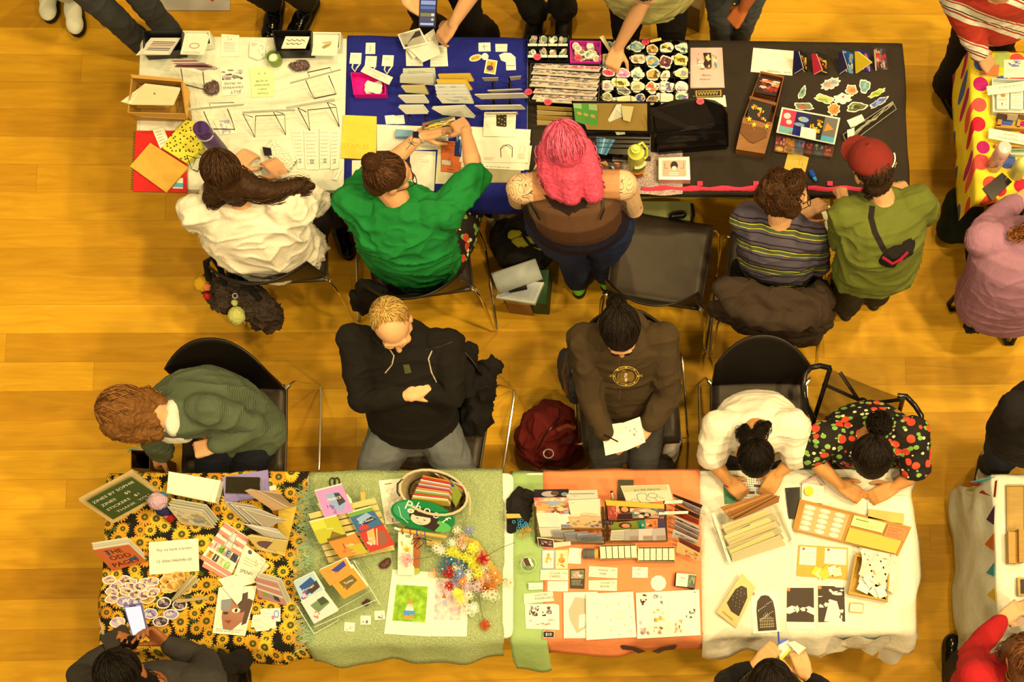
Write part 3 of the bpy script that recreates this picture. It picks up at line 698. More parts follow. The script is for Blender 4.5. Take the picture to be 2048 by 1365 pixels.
    if an:
        for i,(Hh,A) in enumerate(((hiL,an[0]),(hiR,an[1]))):
            A=P(*A); s=-1 if i ==0 else 1; K=P(*kn[i]) if kn and kn[i] else ik(Hh,A,.43,.42,Hh+fw*.5+V((0,0,.2))+rt*s*.05)
            body.caps([Hh,K,A],[.07*b,.048,.033],sk); legp.append((Hh,K,A))
    root=organic('person',body,skin+'|skin' if '|' not in skin else skin,None,.0058,3); tag(root,label,'person')
    if face:
        for s in (-1,1):
            MB().ell(lc(s*.030,.083,.006),.0115*hsx,'#e8e0d0|gloss').ell(lc(s*.030,.0885,.005),.0068*hsx,'#241810|gloss').build('eye',root,True)
            MB().caps([lc(s*.046,.090,.024),lc(s*.030,.0985,.031),lc(s*.014,.099,.027)],[.0025,.0042,.0035],hair.split('|')[0]+'|hair',6).build('eyebrow',root,True)
        MB().ell(lc(0,.094,-.056),(.021*hsx,.009*hsx,.0075*hsx),'#c06850|skin',fr).build('lips',root,True)
    if top:
        g=MB(); p=puff
        g.loft([(spn(t),rv,fv,a*b*p,c*b*p) for t,a,c in ((-.20+waist,.172,.135),(max(-.06,waist-.10),.180,.142),(max(.2,waist+.05),.178,.138),(.5,.178,.136),(.75,.182,.128),(.90,.170,.105),(.985,.092,.080),(1.03,.070,.068))],sk,24)
        for i,(S,E,W) in enumerate(arms):
            sl=sleeve[i] if isinstance(sleeve,tuple) else sleeve; bb=b**.6*p
            if sl <=0:continue
            if sl<1:g.caps([spn(.86).lerp(S,.75),S,S.lerp(E,sl)],[.070*bb,.070*bb,.066*bb],sk)
            else:
                f=min(1,sl-1); pts=[spn(.86).lerp(S,.75),S,S.lerp(E,.5),E]; rs=[.070*bb,.068*bb,.062*bb,.054*bb]
                if f>0:pts +=[E.lerp(W,f*.6),E.lerp(W,f*.96)]; rs +=[.050*bb,.041*bb]
                g.caps(pts,rs,sk)
        if neckw:g.caps([spn(.93),spn(.97)+fv*.0],[neckw,neckw*.9],sk)
        garm=organic(tname,g,top,root,topvox,4,fold,foldf,axis or (1.,.15,0.),seed=seed)
    if an and pants and legs:
        g=MB(); g.loft([(spn(t),rv if t>.05 else rt,fv if t>.05 else fw,a*b,c*b) for t,a,c in ((-.14,.14,.10),(-.05,.175,.125),(.06,.178,.135),(.16,.165,.13))],sk,20)
        for (Hh,K,A),s in zip(legp,(-1,1)):
            g.caps([Hh,Hh.lerp(K,.5),K,K.lerp(A,.5),K.lerp(A,.93)],[.092*b*legw,.086*b**.8*legw,.070*legw,.062*legw,(.058+cuff)*legw],sk)
        organic(pname,g,pants,root,.009,4,.007,8.,seed=seed+5)
    if an and shoe:
        for i,(Hh,K,A) in enumerate(legp):
            ty=math.radians(toe[i] if isinstance(toe,tuple) else (toe if toe is not None else yaw)); tf=V((math.cos(ty),math.sin(ty),0)); tr=V((tf.y,-tf.x,0)); g0=V((A.x,A.y,max(.0,A.z-.085)))
            g=MB(); ax=(tr,tf,V((0,0,1)))
            g.ell(g0+V((0,0,.05))-tf*.02,(.039,.058,.046),sk,ax).ell(g0+V((0,0,.043))+tf*.075,(.045,.085,.038),sk,ax).ell(g0+V((0,0,.037))+tf*.14,(.045,.062,.032),sk,ax).caps([g0+V((0,0,.055)),A+V((0,0,.05))],[.042,.044],sk)
            so=organic('shoe',g,shoe,root,.006,3)
            mb=MB(); so_=[(.036*math.cos(a),-.035+.045*math.sin(a)) for a in [math.pi+k*.3927 for k in range(9)]]+[(.047*math.cos(a),.13+.072*math.sin(a)) for a in [k*.3927 for k in range(9)]]
            mb.slab([g0+tr*x+tf*y+V((0,0,.018)) for x,y in so_],.018,'#181410' if 'ff' not in shoe[:3] else '#e8e0c8'); mb.build('sole',so)
            if hs.get('laces'):
                for k in range(4):c0=g0+tf*(.045+k*.022)+V((0,0,.088-k*.007)); MB().tube([c0-tr*.024-V((0,0,.008)),c0,c0+tr*.024-V((0,0,.008))],.0022,hs['laces'],5).build('lace',so)
    if hair:
        hm=hair+'|hair' if '|' not in hair else hair; hb=MB(); rd=hs.get('rad',(.083,.097,.091)); oc=hs.get('off',(0,-.026,.040)); c0=lc(*oc); rd=tuple(x*hsx for x in rd)
        if not hs.get('bald'):hb.ell(c0,rd,sk,fr,24,16)
        if hs.get('back'):hb.ell(lc(0,-.05,-.03),(.068*hsx,.055*hsx,.075*hsx),sk,fr)
        for q in hs.get('balls',()):hb.ell(lc(*q[:3]),q[3],sk,fr)
        coreloc(hb,hs.get('core',()),sk,*hs.get('cr',(.03,.012)))
        if hb.v:ho=organic('hair',hb,hm,root,.006,2,hs.get('rough',.004),hs.get('rf',40.),seed=seed)
        else:ho=root
        sb=MB(); hairstrands(sb,c0,fr,rd,hs.get('pole',(0,-.25,1)),hm,hs.get('n',260),hs.get('amax',(1.0,1.9)),hs.get('wave',.004),hs.get('th',.0015),hs.get('lift',.003),seed)
        locks(sb,hs.get('locks',hs.get('core',())),hm,hs.get('ln',70),*hs.get('lr',(.035,.02)),wave=hs.get('lw',.008),seed=seed,th=hs.get('lth',.0016),freq=hs.get('freq',9.))
        for q in hs.get('balls',()):
            rr=random.Random(seed+3); c1=lc(*q[:3])
            for k in range(int(hs.get('bn',50))):
                u=V((rr.gauss(0,1),rr.gauss(0,1),rr.gauss(0,1))).normalized(); v=u.orthogonal().normalized(); v=Matrix.Rotation(rr.uniform(0,6),3,u)@ v; rb=q[3]*rr.uniform(1.,1.1)
                sb.tube([c1+(u*math.cos(t*.5)+v*math.sin(t*.5))*rb*(1+hs.get('messy',0.)*t*.1) for t in range(5)],.0014,hm,4,cap=False)
        so=sb.build('strands',ho,'all')
        if hs.get('bald'):so.name='hair'
    return dict(root=root,fr=fr,lc=lc,arms=arms,spn=spn,rv=rv,fv=fv,legs=legp,sp=sp)
def glasses(p,m='#2a1c14|gloss',r=.024):
    lc=p['lc']; 
    g=MB(); 
    for s in (-1,1):
        g.tube([lc(s*.034+r*math.cos(a),.108,.004+r*.8*math.sin(a)) for a in [k*.5236 for k in range(12)]],.0022,m,6,closed=True)
        g.tube([lc(s*.058,.106,.008),lc(s*.078,.05,.006),lc(s*.082,-.01,.004)],.002,m,6)
    g.tube([lc(-.011,.109,.006),lc(.011,.109,.006)],.0022,m,6); g.build('glasses',p['root'],True)

# ---- vendors behind the top row
v1=person('person in loose white shirt with long brown hair, seated with back to us',(553,488,.54),(482,400,1.05),(450,350,1.18),92,(112,38),[(470,335,.80),(566,352,.82)],[(492,312,.79),(528,308,.80)],
    an=[(560,395,.1),(671,440,.13)],kn=[(520,372,.52),(662,372,.50)],toe=(90,-72),waist=.08,shw=.20,b=1.16,elb=[(400,432,.86),(628,398,.86)],hunch=.07,top='#fdf0cc|fabric',sleeve=1.75,puff=1.14,fold=.030,foldf=8.,
    pants='#241c18|fabric',hair='#3c2410',hs=dict(n=330,pole=(.25,.15,1),amax=(1.3,2.1),core=[[(470,360,1.17),(505,378,1.14),(550,385,1.10),(600,372,1.06),(622,372,1.04)],[(440,372,1.15),(425,395,1.10),(415,402,1.07)],[(470,372,1.16),(475,395,1.12),(480,405,1.09)]],cr=(.066,.020),ln=190,lr=(.070,.034),lw=.012,back=1),palm=((0,0,-1),(-.3,0,-1)),hcurl=(.8,.5),shoe='#141010|gloss')
v2=person('person in green shirt with brown hair bun, one arm raised over the racks',(833,505,.54),(793,398,1.06),(777,352,1.19),84,(22,28),[(842,270,.84),(932,264,.98)],[(888,252,.86),(910,236,.93)],
    an=[(800,390,.1),(880,390,.1)],kn=[(742,405,.50),(935,405,.50)],legw=1.28,waist=.08,shw=.195,b=1.2,elb=[(752,352,.88),(950,350,1.04)],top='#127c2c|fabric',sleeve=(1.05,1.0),puff=1.08,hunch=.06,fold=.024,foldf=8.,
    pants='floral',hair='#4a2a14',hs=dict(n=330,pole=(-.15,-.75,.75),amax=(1.5,1.5),balls=[(-.02,-.10,.105,.040)],bn=110,back=1,rough=.003),hcurl=(.5,.9),palm=((0,.2,-1),(-.3,.4,-.8)),shoe='#181410')
glasses(v2)
v3=person('person with long bright pink hair and tattooed shoulders, standing at the black table',(1160,438,.98),(1142,358,1.40),(1132,300,1.55),92,(98,40),[(1078,345,.83),(1205,350,.86)],[(1095,322,.79),(1198,322,.80)],
    an=[(1156,560,.09),(1212,548,.09)],kn=[(1145,500,.50),(1212,495,.5)],toe=90,shw=.20,b=1.26,elb=[(1036,400,1.10),(1268,418,1.10)],top='#2a140c|sheer',sleeve=0,puff=1.02,hunch=.05,fold=.004,
    skin='tattoo',pants='#1c2842|denim',hair='#f0505c',hs=dict(n=260,pole=(0,.1,1),amax=(1.4,2.0),back=1,rad=(.092,.108,.098),core=[[(1105,300,1.58),(1100,345,1.50),(1112,378,1.44)],[(1135,300,1.58),(1140,350,1.52),(1142,390,1.44)],[(1160,300,1.57),(1178,345,1.50),(1186,385,1.43)],[(1120,310,1.58),(1122,350,1.50),(1128,385,1.43)]],cr=(.062,.048),ln=150,lr=(.062,.042),lw=.014,lth=.0019,freq=12.,noears=1),shoe='#7ac020',waist=.24,legw=1.25)
v4=person('person with curly dark hair and striped long sleeved top, seated at the black table',(1558,528,.54),(1560,440,1.03),(1570,392,1.17),74,(10,14),[(1598,432,.86),(1640,470,.80)],[(1628,414,.89),(1632,440,.82)],
    an=[(1540,420,.1),(1610,430,.1)],kn=[(1530,420,.5),(1640,440,.48)],waist=.08,shw=.165,b=1.05,elb=[(1500,425,.85),(1638,532,.74)],top='stripes4',sleeve=1.9,hunch=.07,puff=1.02,fold=.010,pants='#16120f|fabric',hair='#4a2c14',
    hs=dict(n=40,rad=(.096,.098,.104),off=(0,-.032,.034),rough=.022,rf=26.,back=1,balls=[(.05,-.05,.08,.045),(-.05,-.05,.08,.045),(0,.0,.12,.042),(-.04,.03,.10,.035),(.07,0,.03,.04),(-.07,-.02,.03,.04),(0,-.09,.02,.05)],bn=150,messy=.6),hcurl=(.5,.5))
glasses(v4,'#1a1410|gloss')
v5=person('person in olive T-shirt and red cap bending over the black table',(1750,532,.92),(1764,398,1.30),(1743,338,1.43),102,(118,30),[(1688,418,1.0),(1812,392,.84)],[(1682,378,1.03),(1800,372,.80)],
    an=[(1692,606,.09),(1748,585,.09)],kn=[(1700,560,.5),(1770,540,.5)],toe=100,shw=.175,b=1.02,elb=[(1680,486,.98),(1848,430,1.05)],top='#6a6a20|fabric',sleeve=(.72,.80),puff=1.10,hunch=.05,fold=.02,foldf=6.5,pants='#2c2416|denim',hair='#3a2412',
    hs=dict(n=160,back=1,rad=(.084,.100,.088),rough=.008,locks=[[(1752,370,1.40),(1768,392,1.34)],[(1735,372,1.39),(1748,392,1.34)]],ln=60,lr=(.04,.03)),hcurl=(1.6,.4),palm=((-.6,.3,-.5),None),cuff=.03,waist=.02)
lc=v5['lc']; R,Fw,U=v5['fr']
g=MB(); vs=[]; n=28
for j in range(9):
    ph=j/8*1.42
    for i in range(n):a=2*math.pi*i/n; vs.append(lc(.098*math.cos(a)*math.sin(ph),.118*math.sin(a)*math.sin(ph)-.008,.045+.098*math.cos(ph)))
g.add(vs,[(j*n+i,(j+1)*n+i,(j+1)*n+(i+1)%n,j*n+(i+1)%n) for j in range(8) for i in range(n)],'#88261a|fabric')
cap=g.build('cap',v5['root'],'all'); s=cap.modifiers.new('t','SOLIDIFY'); s.thickness=.003
MB().slab([lc(x,y,.058-.02*abs(x/.08)**2) for x,y in ((-.082,.08),(-.07,.14),(-.04,.172),(0,.182),(.04,.172),(.07,.14),(.082,.08))],.004,'#88261a|fabric').build('brim',cap)
MB().tube([lc(.100*math.sin(a),-.118*math.cos(a)-.006,.052) for a in [k*.2-.9 for k in range(10)]],.006,'#1a1410|fabric').build('back_strap',cap)
for k in range(9):a=.5+k*.09; MB().box(lc(.101*math.sin(a),-.120*math.cos(a)-.006,.064),(.006,.006,.014 if k%2 else .009),'#f0e4c8').build('stitched_letter',cap)
# ---- vendors behind the bottom row
w1=person('person in sage green cardigan with curly brown hair leaning over to a bag',(482,858,.54),(340,836,.98),(268,832,1.02),-92,(-100,26,62),[(430,893,.86),(325,908,.55)],[(382,903,.84),(292,932,.42)],
    an=[(470,962,.1),(400,960,.1)],kn=[(490,950,.50),(420,948,.52)],waist=.06,shw=.17,b=1.08,elb=[(505,850,.84),(312,880,.72)],top='#5e6440|knit',sleeve=1.95,puff=1.12,hunch=.10,fold=.014,pants='#14161e|denim',hair='#7a4a1c',
    hs=dict(n=150,rad=(.092,.110,.112),pole=(.15,-.1,1),amax=(1.5,2.0),wave=.012,rough=.010,rf=30.,back=1,noears=1,core=[[(262,812,1.06),(290,800,1.02),(318,806,1.0)],[(250,836,1.06),(290,836,1.02),(322,840,1.0)],[(235,850,1.04),(280,862,1.0),(312,866,.98)]],cr=(.072,.040),ln=130,lr=(.070,.048),lw=.011,freq=26.),hcurl=(1.1,.6),neckw=None)
w2=person('bald fair haired man in black jacket and jeans, arms crossed, seated',(830,852,.54),(800,662,1.10),(784,648,1.22),-90,(-78,12),[(800,774,.95),(818,792,1.0)],[(758,757,.96),(856,766,1.0)],
    an=[(915,985,.1),(748,985,.1)],kn=[(925,968,.52),(742,966,.52)],shw=.20,b=1.06,waist=.22,legw=1.14,elb=[(905,790,.94),(722,798,.93)],top='#120e0a|fabric',sleeve=(1.9,1.82),puff=1.10,hunch=-.02,fold=.012,pants='#706c5c|denim',hair='#c88a3c',skin='#f0b06c',
    hs=dict(n=420,pole=(.1,-.35,1),rad=(.079,.088,.087),off=(0,-.024,.030),amax=(1.2,1.9),lift=.002,th=.0009,rough=.002,wave=.006),palm=(None,(0,.2,-1)),hcurl=(.5,.9),hscale=1.05)
w3=person('person in charcoal hooded sweatshirt drawing in a small white book',(1256,800,.54),(1246,672,1.06),(1241,664,1.20),-90,(-88,24),[(1298,852,.74),(1212,872,.74)],[(1284,866,.73),(1236,892,.72)],
    an=[(1334,930,.11),(1196,950,.11)],kn=[(1284,950,.50),(1212,955,.50)],toe=(75,-90),shw=.175,b=1.04,waist=.08,legw=1.05,elb=[(1338,790,.80),(1180,800,.80)],top='#48341a|fabric',sleeve=1.9,puff=1.14,hunch=.04,fold=.015,pants='#3e382c|denim',hair='#1c120a',
    hs=dict(n=300,pole=(0,-.9,.35),amax=(1.9,1.7),balls=[(.01,-.13,.03,.036)],bn=120,messy=.5,rad=(.088,.108,.098)),shoe='#c8b08c',hcurl=(.6,.9),palm=((0,0,-1),(.2,0,-1)))
w4=person('person in cream T-shirt with black hair bent over a crossword at the table',(1518,878,.52),(1512,862,.98),(1510,908,1.02),-90,(-90,66),[(1556,948,.80),(1456,962,.80)],[(1534,984,.78),(1480,984,.78)],
    an=[(1560,960,.1),(1480,960,.1)],kn=[(1560,945,.50),(1480,945,.50)],shw=.175,b=1.02,elb=[(1590,918,.82),(1424,920,.82)],top='#fdf0c4|fabric',sleeve=.85,puff=1.12,hunch=.06,fold=.012,pants='#2a2620|fabric',hair='#140c06',
    hs=dict(n=320,pole=(0,-.95,-.1),amax=(1.9,1.7),rough=.003,core=[[(1512,885,1.08),(1520,862,1.06),(1535,850,1.04)],[(1500,884,1.08),(1486,868,1.05),(1490,856,1.03)]],cr=(.040,.022),ln=70,lr=(.045,.035),lw=.006),skin='#d89448',hcurl=(.6,.9))
w5=person('person in black dress printed with red fruit, dark hair tied up',(1724,915,.50),(1738,878,.98),(1742,908,1.04),-88,(-92,60),[(1788,976,.80),(1682,972,.82)],[(1754,992,.79),(1714,990,.80)],
    an=[(1760,970,.1),(1690,970,.1)],kn=[(1770,950,.5),(1680,950,.50)],shw=.20,b=1.08,elb=[(1832,946,.84),(1618,912,.84)],top='fruit',sleeve=.8,puff=1.14,hunch=.06,fold=.012,pants='fruit',hair='#1c120a',
    hs=dict(n=320,pole=(-.05,-.9,-.35),amax=(1.9,1.7),balls=[(-.03,-.12,-.075,.045),(-.05,-.125,-.05,.025),(-.005,-.125,-.085,.028)],bn=170,messy=.9,rad=(.092,.108,.10)),skin='#d89448',hcurl=(.5,.6))
# ---- visitors
person('person in black top and grey sleeves photographing stickers with a phone',(330,1415,.95),(306,1372,1.36),(246,1352,1.50),100,(105,50),[(222,1300,1.10),(332,1288,1.08)],[(252,1268,1.13),(300,1262,1.12)],
    an=[(440,1400,.1),(480,1400,.1)],shw=.19,b=1.12,elb=[(165,1352,1.10),(408,1322,1.06)],top='#3e362a|knit',sleeve=1.9,puff=1.05,fold=.010,hair='#140e08',pants='#16120e|denim',hs=dict(n=320,pole=(0,.1,1),amax=(1.5,2.1),back=1,core=[[(250,1360,1.5),(290,1372,1.42),(320,1385,1.35)],[(235,1365,1.5),(240,1385,1.4)]],cr=(.07,.04),ln=90,lr=(.07,.05)),skin='#a05c2c',hcurl=(.9,.9),palm=((.5,0,.6),(-.5,0,.6)))
p11=person('person in black top with dark hair reading a small folded zine, bottom edge',(1515,1425,.95),(1530,1400,1.36),(1542,1372,1.50),92,(92,50),[(1514,1330,1.08),(1612,1352,1.08)],[(1548,1296,1.10),(1598,1312,1.10)],
    an=[(1480,1420,.1),(1530,1420,.1)],shw=.18,elb=[(1452,1362,1.06),(1650,1385,1.05)],top='#141010|fabric',sleeve=1.72,fold=.010,hair='#1c120a',hs=dict(n=320,pole=(0,.1,1),amax=(1.5,2.1),back=1,core=[[(1520,1370,1.52),(1500,1375,1.42),(1490,1378,1.3)],[(1565,1372,1.5),(1590,1375,1.4)]],cr=(.07,.035),ln=90,lr=(.07,.045)),hcurl=(.7,1.0),skin='#e8a860')
p10=person('person in red sweater with long brown hair, at the cloth hung with bunting',(1990,1378,.93),(2042,1352,1.33),(2052,1312,1.45),84,(95,40),[(2003,1240,.98),(2085,1240,.98)],[(2026,1222,.97),(2062,1222,.97)],
    an=[(1905,1345,.1),(1925,1385,.1)],shw=.19,b=1.05,elb=[(1944,1308,1.06),(2110,1300,1.06)],top='#c01c1c|knit',sleeve=1.92,puff=1.08,fold=.010,hair='#6a3c1c',pants='#241c14|fabric',hs=dict(n=240,core=[[(2040,1300,1.5),(2020,1300,1.42),(2005,1315,1.35)],[(2045,1320,1.5),(2035,1350,1.42),(2030,1365,1.38)]],cr=(.06,.025),ln=100,lr=(.06,.04)),hcurl=(.5,.5))
person('person in dark blue jeans at the right edge beside the bunting',(2068,862,.92),(2125,815,1.36),(2140,800,1.5),-90,(-90,30),[(2190,860,.9),(2110,900,.85)],[(2190,890,.9),(2110,930,.8)],an=[(2012,896,.09),(1975,928,.09)],toe=-100,b=1.22,top='#141010|fabric',sleeve=1.9,pants='#1c222c|denim',shoe='#e8dcc0',face=False)
person('person in lilac sweater with green sleeve bands seated at the polka dot table',(2012,590,.50),(2062,470,1.04),(2085,430,1.18),84,(80,40),[(2034,404,.84),(2120,420,.84)],[(2058,388,.80),(2130,390,.80)],
    an=[(2030,440,.1),(2090,440,.1)],shw=.20,b=1.2,elb=[(1978,452,.88),(2160,480,.88)],top='#b87a7c|knit',sleeve=1.9,puff=1.2,fold=.006,hair='#8a4c1c',pants='#141210|fabric',face=False,hs=dict(n=60,core=[[(2070,450,1.2),(2040,470,1.12),(2018,466,1.1)]],cr=(.03,.012),ln=60,lr=(.04,.03)))
p7=person('person in red and cream striped sweater picking a card from the polka dot table',(1996,8,.95),(2000,-40,1.36),(2000,-40,1.52),-85,(-90,50),[(2100,60,.95),(1963,112,.88)],[(2110,80,.9),(1984,140,.80)],
    an=[(2000,120,.1),(1896,172,.1)],kn=[(2010,62,.5),(1928,70,.52)],toe=(-80,-62),shw=.21,b=1.08,elb=[(2110,10,1.1),(1928,34,1.10)],top='stripes7',sleeve=1.9,puff=1.2,fold=.008,pants='#16120f|fabric',hair='#3a2412',face=False,hs=dict(n=40),cuff=.035,hcurl=(.4,.7),waist=-.06,palm=(None,(.3,0,-1)),shoe='#141010|gloss')
person('person in wide black trousers holding a phone above the blue tablecloth',(862,-95,.95),(858,-175,1.36),(860,-180,1.52),-90,(-90,50),[(906,48,.92),(812,0,1.08)],[(880,80,.86),(846,20,1.08)],
    an=[(955,80,.1),(868,80,.1)],shw=.19,b=1.2,elb=[(972,-60,1.10),(790,-60,1.1)],top='#120e0a|fabric',sleeve=.9,pants='#120e0a|fabric',hair='#2a1a10',face=False,hs=dict(n=40),hcurl=(.6,.9),cuff=.07)
person('person in dark jeans and black sneakers at the top edge beside the black table',(1035,-135,.95),(1020,-215,1.38),(1020,-215,1.54),-90,(-90,30),[(1080,-100,.9),(980,-100,.9)],[(1080,-80,.8),(980,-80,.8)],an=[(1128,18,.09),(1070,24,.09)],toe=(-95,-100),b=1.15,top='#16140f|fabric',pants='#1e1e1e|denim',hair='#2a1a10',face=False,hs=dict(n=40),shoe='#100c0a',cuff=.02,sleeve=1.9)
person('person in pale yellow shirt and black leggings reaching into the sticker tray',(1296,-40,.90),(1296,-75,1.30),(1290,-40,1.45),-88,(-95,55),[(1350,-60,1.0),(1236,96,.86)],[(1350,-30,.95),(1221,140,.80)],
    an=[(1336,74,.1),(1256,70,.1)],shw=.20,b=1.08,elb=[(1370,-90,1.1),(1288,0,1.10)],top='#d8c468|fabric',sleeve=(1.2,.55),puff=1.25,fold=.016,pants='#120e0c|fabric',hair='#3a2412',face=False,hs=dict(n=40),shoe='#f0e8d0',hcurl=(.4,.8),waist=-.12)
person('person in faded blue jeans with a fist beside the black tablecloth',(1478,-105,.95),(1480,-160,1.38),(1480,-165,1.54),-90,(-90,40),[(1486,18,.86),(1420,-60,.9)],[(1466,46,.80),(1420,-30,.85)],an=[(1478,78,.1),(1442,78,.1)],shw=.19,b=1.15,elb=[(1522,-50,1.1),(1400,-120,1.1)],top='#5a5a50|fabric',sleeve=.9,pants='#5c5c54|denim',hair='#2a1a10',face=False,hs=dict(n=40),hcurl=(1.5,.5),skin='#c86c30')
person('person in grey blue jeans standing at the top left corner of the white table',(140,-118,.95),(110,-200,1.38),(100,-210,1.54),-60,(-60,40),[(150,-60,.9),(60,-100,.9)],[(160,-40,.8),(60,-70,.8)],an=[(345,74,.1),(290,92,.1)],b=1.08,top='#3a3428|fabric',sleeve=1.9,pants='#44423a|denim',hair='#2a1a10',face=False,hs=dict(n=40),cuff=.01)
person('person in shiny black lace-up boots at the top edge of the frame',(480,-150,.95),(450,-230,1.38),(440,-240,1.54),-100,(-90,40),[(520,-150,.9),(400,-150,.9)],[(520,-130,.8),(400,-130,.8)],an=[(612,4,.12),(545,6,.12)],toe=(-115,-100),b=1.08,top='#161210|fabric',sleeve=1.9,pants='#1e1c18|denim',hair='#2a1a10',face=False,hs=dict(n=40,laces='#2a241c'),shoe='#0c0a08|gloss')
person('person with a cream shoe at the upper left corner',(-60,-160,.95),(-90,-230,1.38),(-95,-240,1.54),-90,(-90,40),[(0,-160,.9),(-130,-160,.9)],[(0,-140,.8),(-130,-140,.8)],an=[(136,-12,.1),(90,-40,.1)],toe=(-82,-90),top='#e8dcb8|fabric',sleeve=1.9,pants='#e8dcb8|fabric',hair='#2a1a10',face=False,hs=dict(n=40),shoe='#f4e8c8')

# ------------------------------------------------------------------ details worn on the figures
def child(root,nm):
    for c in root.children:
        if c.name.split('.')[0]==nm:return c
W3s=child(w3['root'],'shirt'); W2s=child(w2['root'],'shirt'); V3b=v3['root']
W3s.name='sweatshirt'
def ring(cx,cy,rx,ry,n=40,a0=0,a1=6.2832):return [(cx+rx*math.cos(a0+(a1-a0)*i/n),cy+ry*math.sin(a0+(a1-a0)*i/n)) for i in range(n+1)]
gd='#c8a03c'
it=[('l',ring(1252,753,26,19.5),1.6,gd),('l',ring(1252,753,22,16),1.2,gd),('g',ring(1247,754,13,14),'#8a6420'),('l',[(1219,754),(1226,752),(1219,750)],1.2,gd),('l',[(1285,754),(1277,752),(1285,750)],1.2,gd),
      ('g',ring(1260,754,9,11),'#8a6420'),('g',ring(1252,755,3.4,9),'#f4e4b0')]
for a in range(8):x,y=1252+24*math.cos(a*.785),753+17.5*math.sin(a*.785); it.append(('g',ring(x,y,2,2,8),gd))
deco(W3s,'gold_emblem',it,label='gold oval emblem on the chest')
deco(W3s,'drawstring',[('l',[(1238,718),(1239,760),(1240,785),(1237,800)],2,'#5a4630')])
hoodp=[w3['spn'](1.)+w3['rv']*(.105*math.cos(a))+w3['fv']*(-.025+.095*math.sin(a))+w3['sp']*(-.025+.03*max(0,-math.sin(a))) for a in [i*.3307 for i in range(19)]]
g=MB(); g.tube(hoodp,[.023+.012*max(0,-math.sin(i*.3307)) for i in range(19)],'x',12,closed=True); organic('hood',g,'#48341a|fabric',w3['root'],.007,3,.006)
deco(W2s,'zip',[('l',[(780,700),(788,712),(784,730),(770,747)],2.4,'#b8a070')])
deco(W2s,'zip',[('l',[(864,702),(857,718),(863,745),(873,765)],2.4,'#b8a070')])
deco(W2s,'name_badge',[('g',[(806,730),(818,729),(823,746),(810,748)],'#4c4c1c')])
deco(W2s,'collar_fold',[('l',[(852,700),(880,694),(905,684)],2,'#241c14'),('l',[(780,700),(760,690),(742,672)],2,'#241c14')])
V3s=child(V3b,'shirt'); V3s.name='mesh_top'
o=V3b; o.data.materials.append(M('#c88850|skin')); cx_=P(1160,420,1.2).x; ox=worg(o).x
for p in o.data.polygons:
    if abs(p.center.x+ox-cx_)<.185 and p.center.z<.52+.9:p.material_index=1
deco(V3b,'bat_tattoo',[('g',[(1072,384),(1098,392),(1116,412),(1130,420),(1142,412),(1165,402),(1196,388),(1184,416),(1162,418),(1150,426),(1139,438),(1128,426),(1116,420),(1094,414)],'#2c1c14')],lift=.001)
deco(V3s,'strap',[('l',[(1080,352),(1066,380),(1062,410),(1080,440)],4,'#14100c'),('l',[(1192,345),(1205,380),(1208,420),(1200,440)],4,'#14100c')])
V5s=child(v5['root'],'shirt')
# W1 undershirt
g=MB(); g.ell(P(350,858,.90),(.09,.07,.10),'x'); g.ell(P(347,836,.99),(.042,.088,.055),'x'); organic('undershirt',g,'#f0dcb0|fabric',w1['root'],.008,3,.006)

# ------------------------------------------------------------------ goods on the tables
def K(ox,oy,s):return lambda *p:[(ox+q[0]/s,oy+q[1]/s)+tuple(q[2:]) for q in p]
A_,B_,C_,D_,I_=K(230,0,3.413),K(680,0,3.413),K(1040,0,3.412),K(1360,0,3.412),K(1840,80,4.015)
E_,F_,G_,H_,J_=K(130,930,3.138),K(590,930,3.413),K(1000,930,3.4116),K(1390,950,3.289),K(1820,800,2.4167)
E2,C2,C3,D2,G2,G3,G4=K(380,960,6.825),K(1050,60,8.53),K(1200,60,8.53),K(1560,80,6.824),K(1060,970,9.1),K(1200,960,8.53),K(1040,1080,5.535)
def zz(q,zs):return [(p[0],p[1],z) for p,z in zip(q,zs)]
def lean(q,top,bot):return zz(q,(T+top,T+top,T+bot,T+bot))
WH,CR,INK='#f8eecb','#eedfae','#4a3c30'
def tray(name,label,cat,q,h,col,th=.004,z=T,cells=None,group=None,floor_col=None):
    """open box: q is the outline of the rim"""
    r=[P3(p,z+h) for p in q]; lo=[V((p.x,p.y,z)) for p in r]; root=empty(name,sum(lo,V((0,0,0)))/4,label,cat,group)
    c=sum(r,V((0,0,0)))/4; mb=MB(); mb.slab([p+V((0,0,.003)) for p in lo],.003,floor_col or col); mb.build('base',root)
    for i in range(4):
        a,b=r[i],r[(i+1)%4]; a2,b2=a+(c-a).normalized()*th*1.4,b+(c-b).normalized()*th*1.4; f=lambda p,zz_:V((p.x,p.y,zz_))
        MB().hexa([f(a,z+.0005),f(b,z+.0005),f(b2,z+.0005),f(a2,z+.0005),f(a,a.z),f(b,b.z),f(b2,b.z),f(a2,a.z)],col).build('side',root)
    if cells:
        nx,ny=cells; A,B,C,D=r
        for i in range(1,nx):p,q_=A.lerp(B,i/nx),D.lerp(C,i/nx); MB().slab([V((p.x-.001,p.y,p.z-.004)),V((p.x+.001,p.y,p.z-.004)),V((q_.x+.001,q_.y,p.z-.004)),V((q_.x-.001,q_.y,p.z-.004))],h*.8,col).build('divider',root)
        for j in range(1,ny):p,q_=A.lerp(D,j/ny),B.lerp(C,j/ny); MB().slab([V((p.x,p.y-.001,p.z-.004)),V((q_.x,q_.y-.001,p.z-.004)),V((q_.x,q_.y+.001,p.z-.004)),V((p.x,p.y+.001,p.z-.004))],h*.8,col).build('divider',root)
    return root
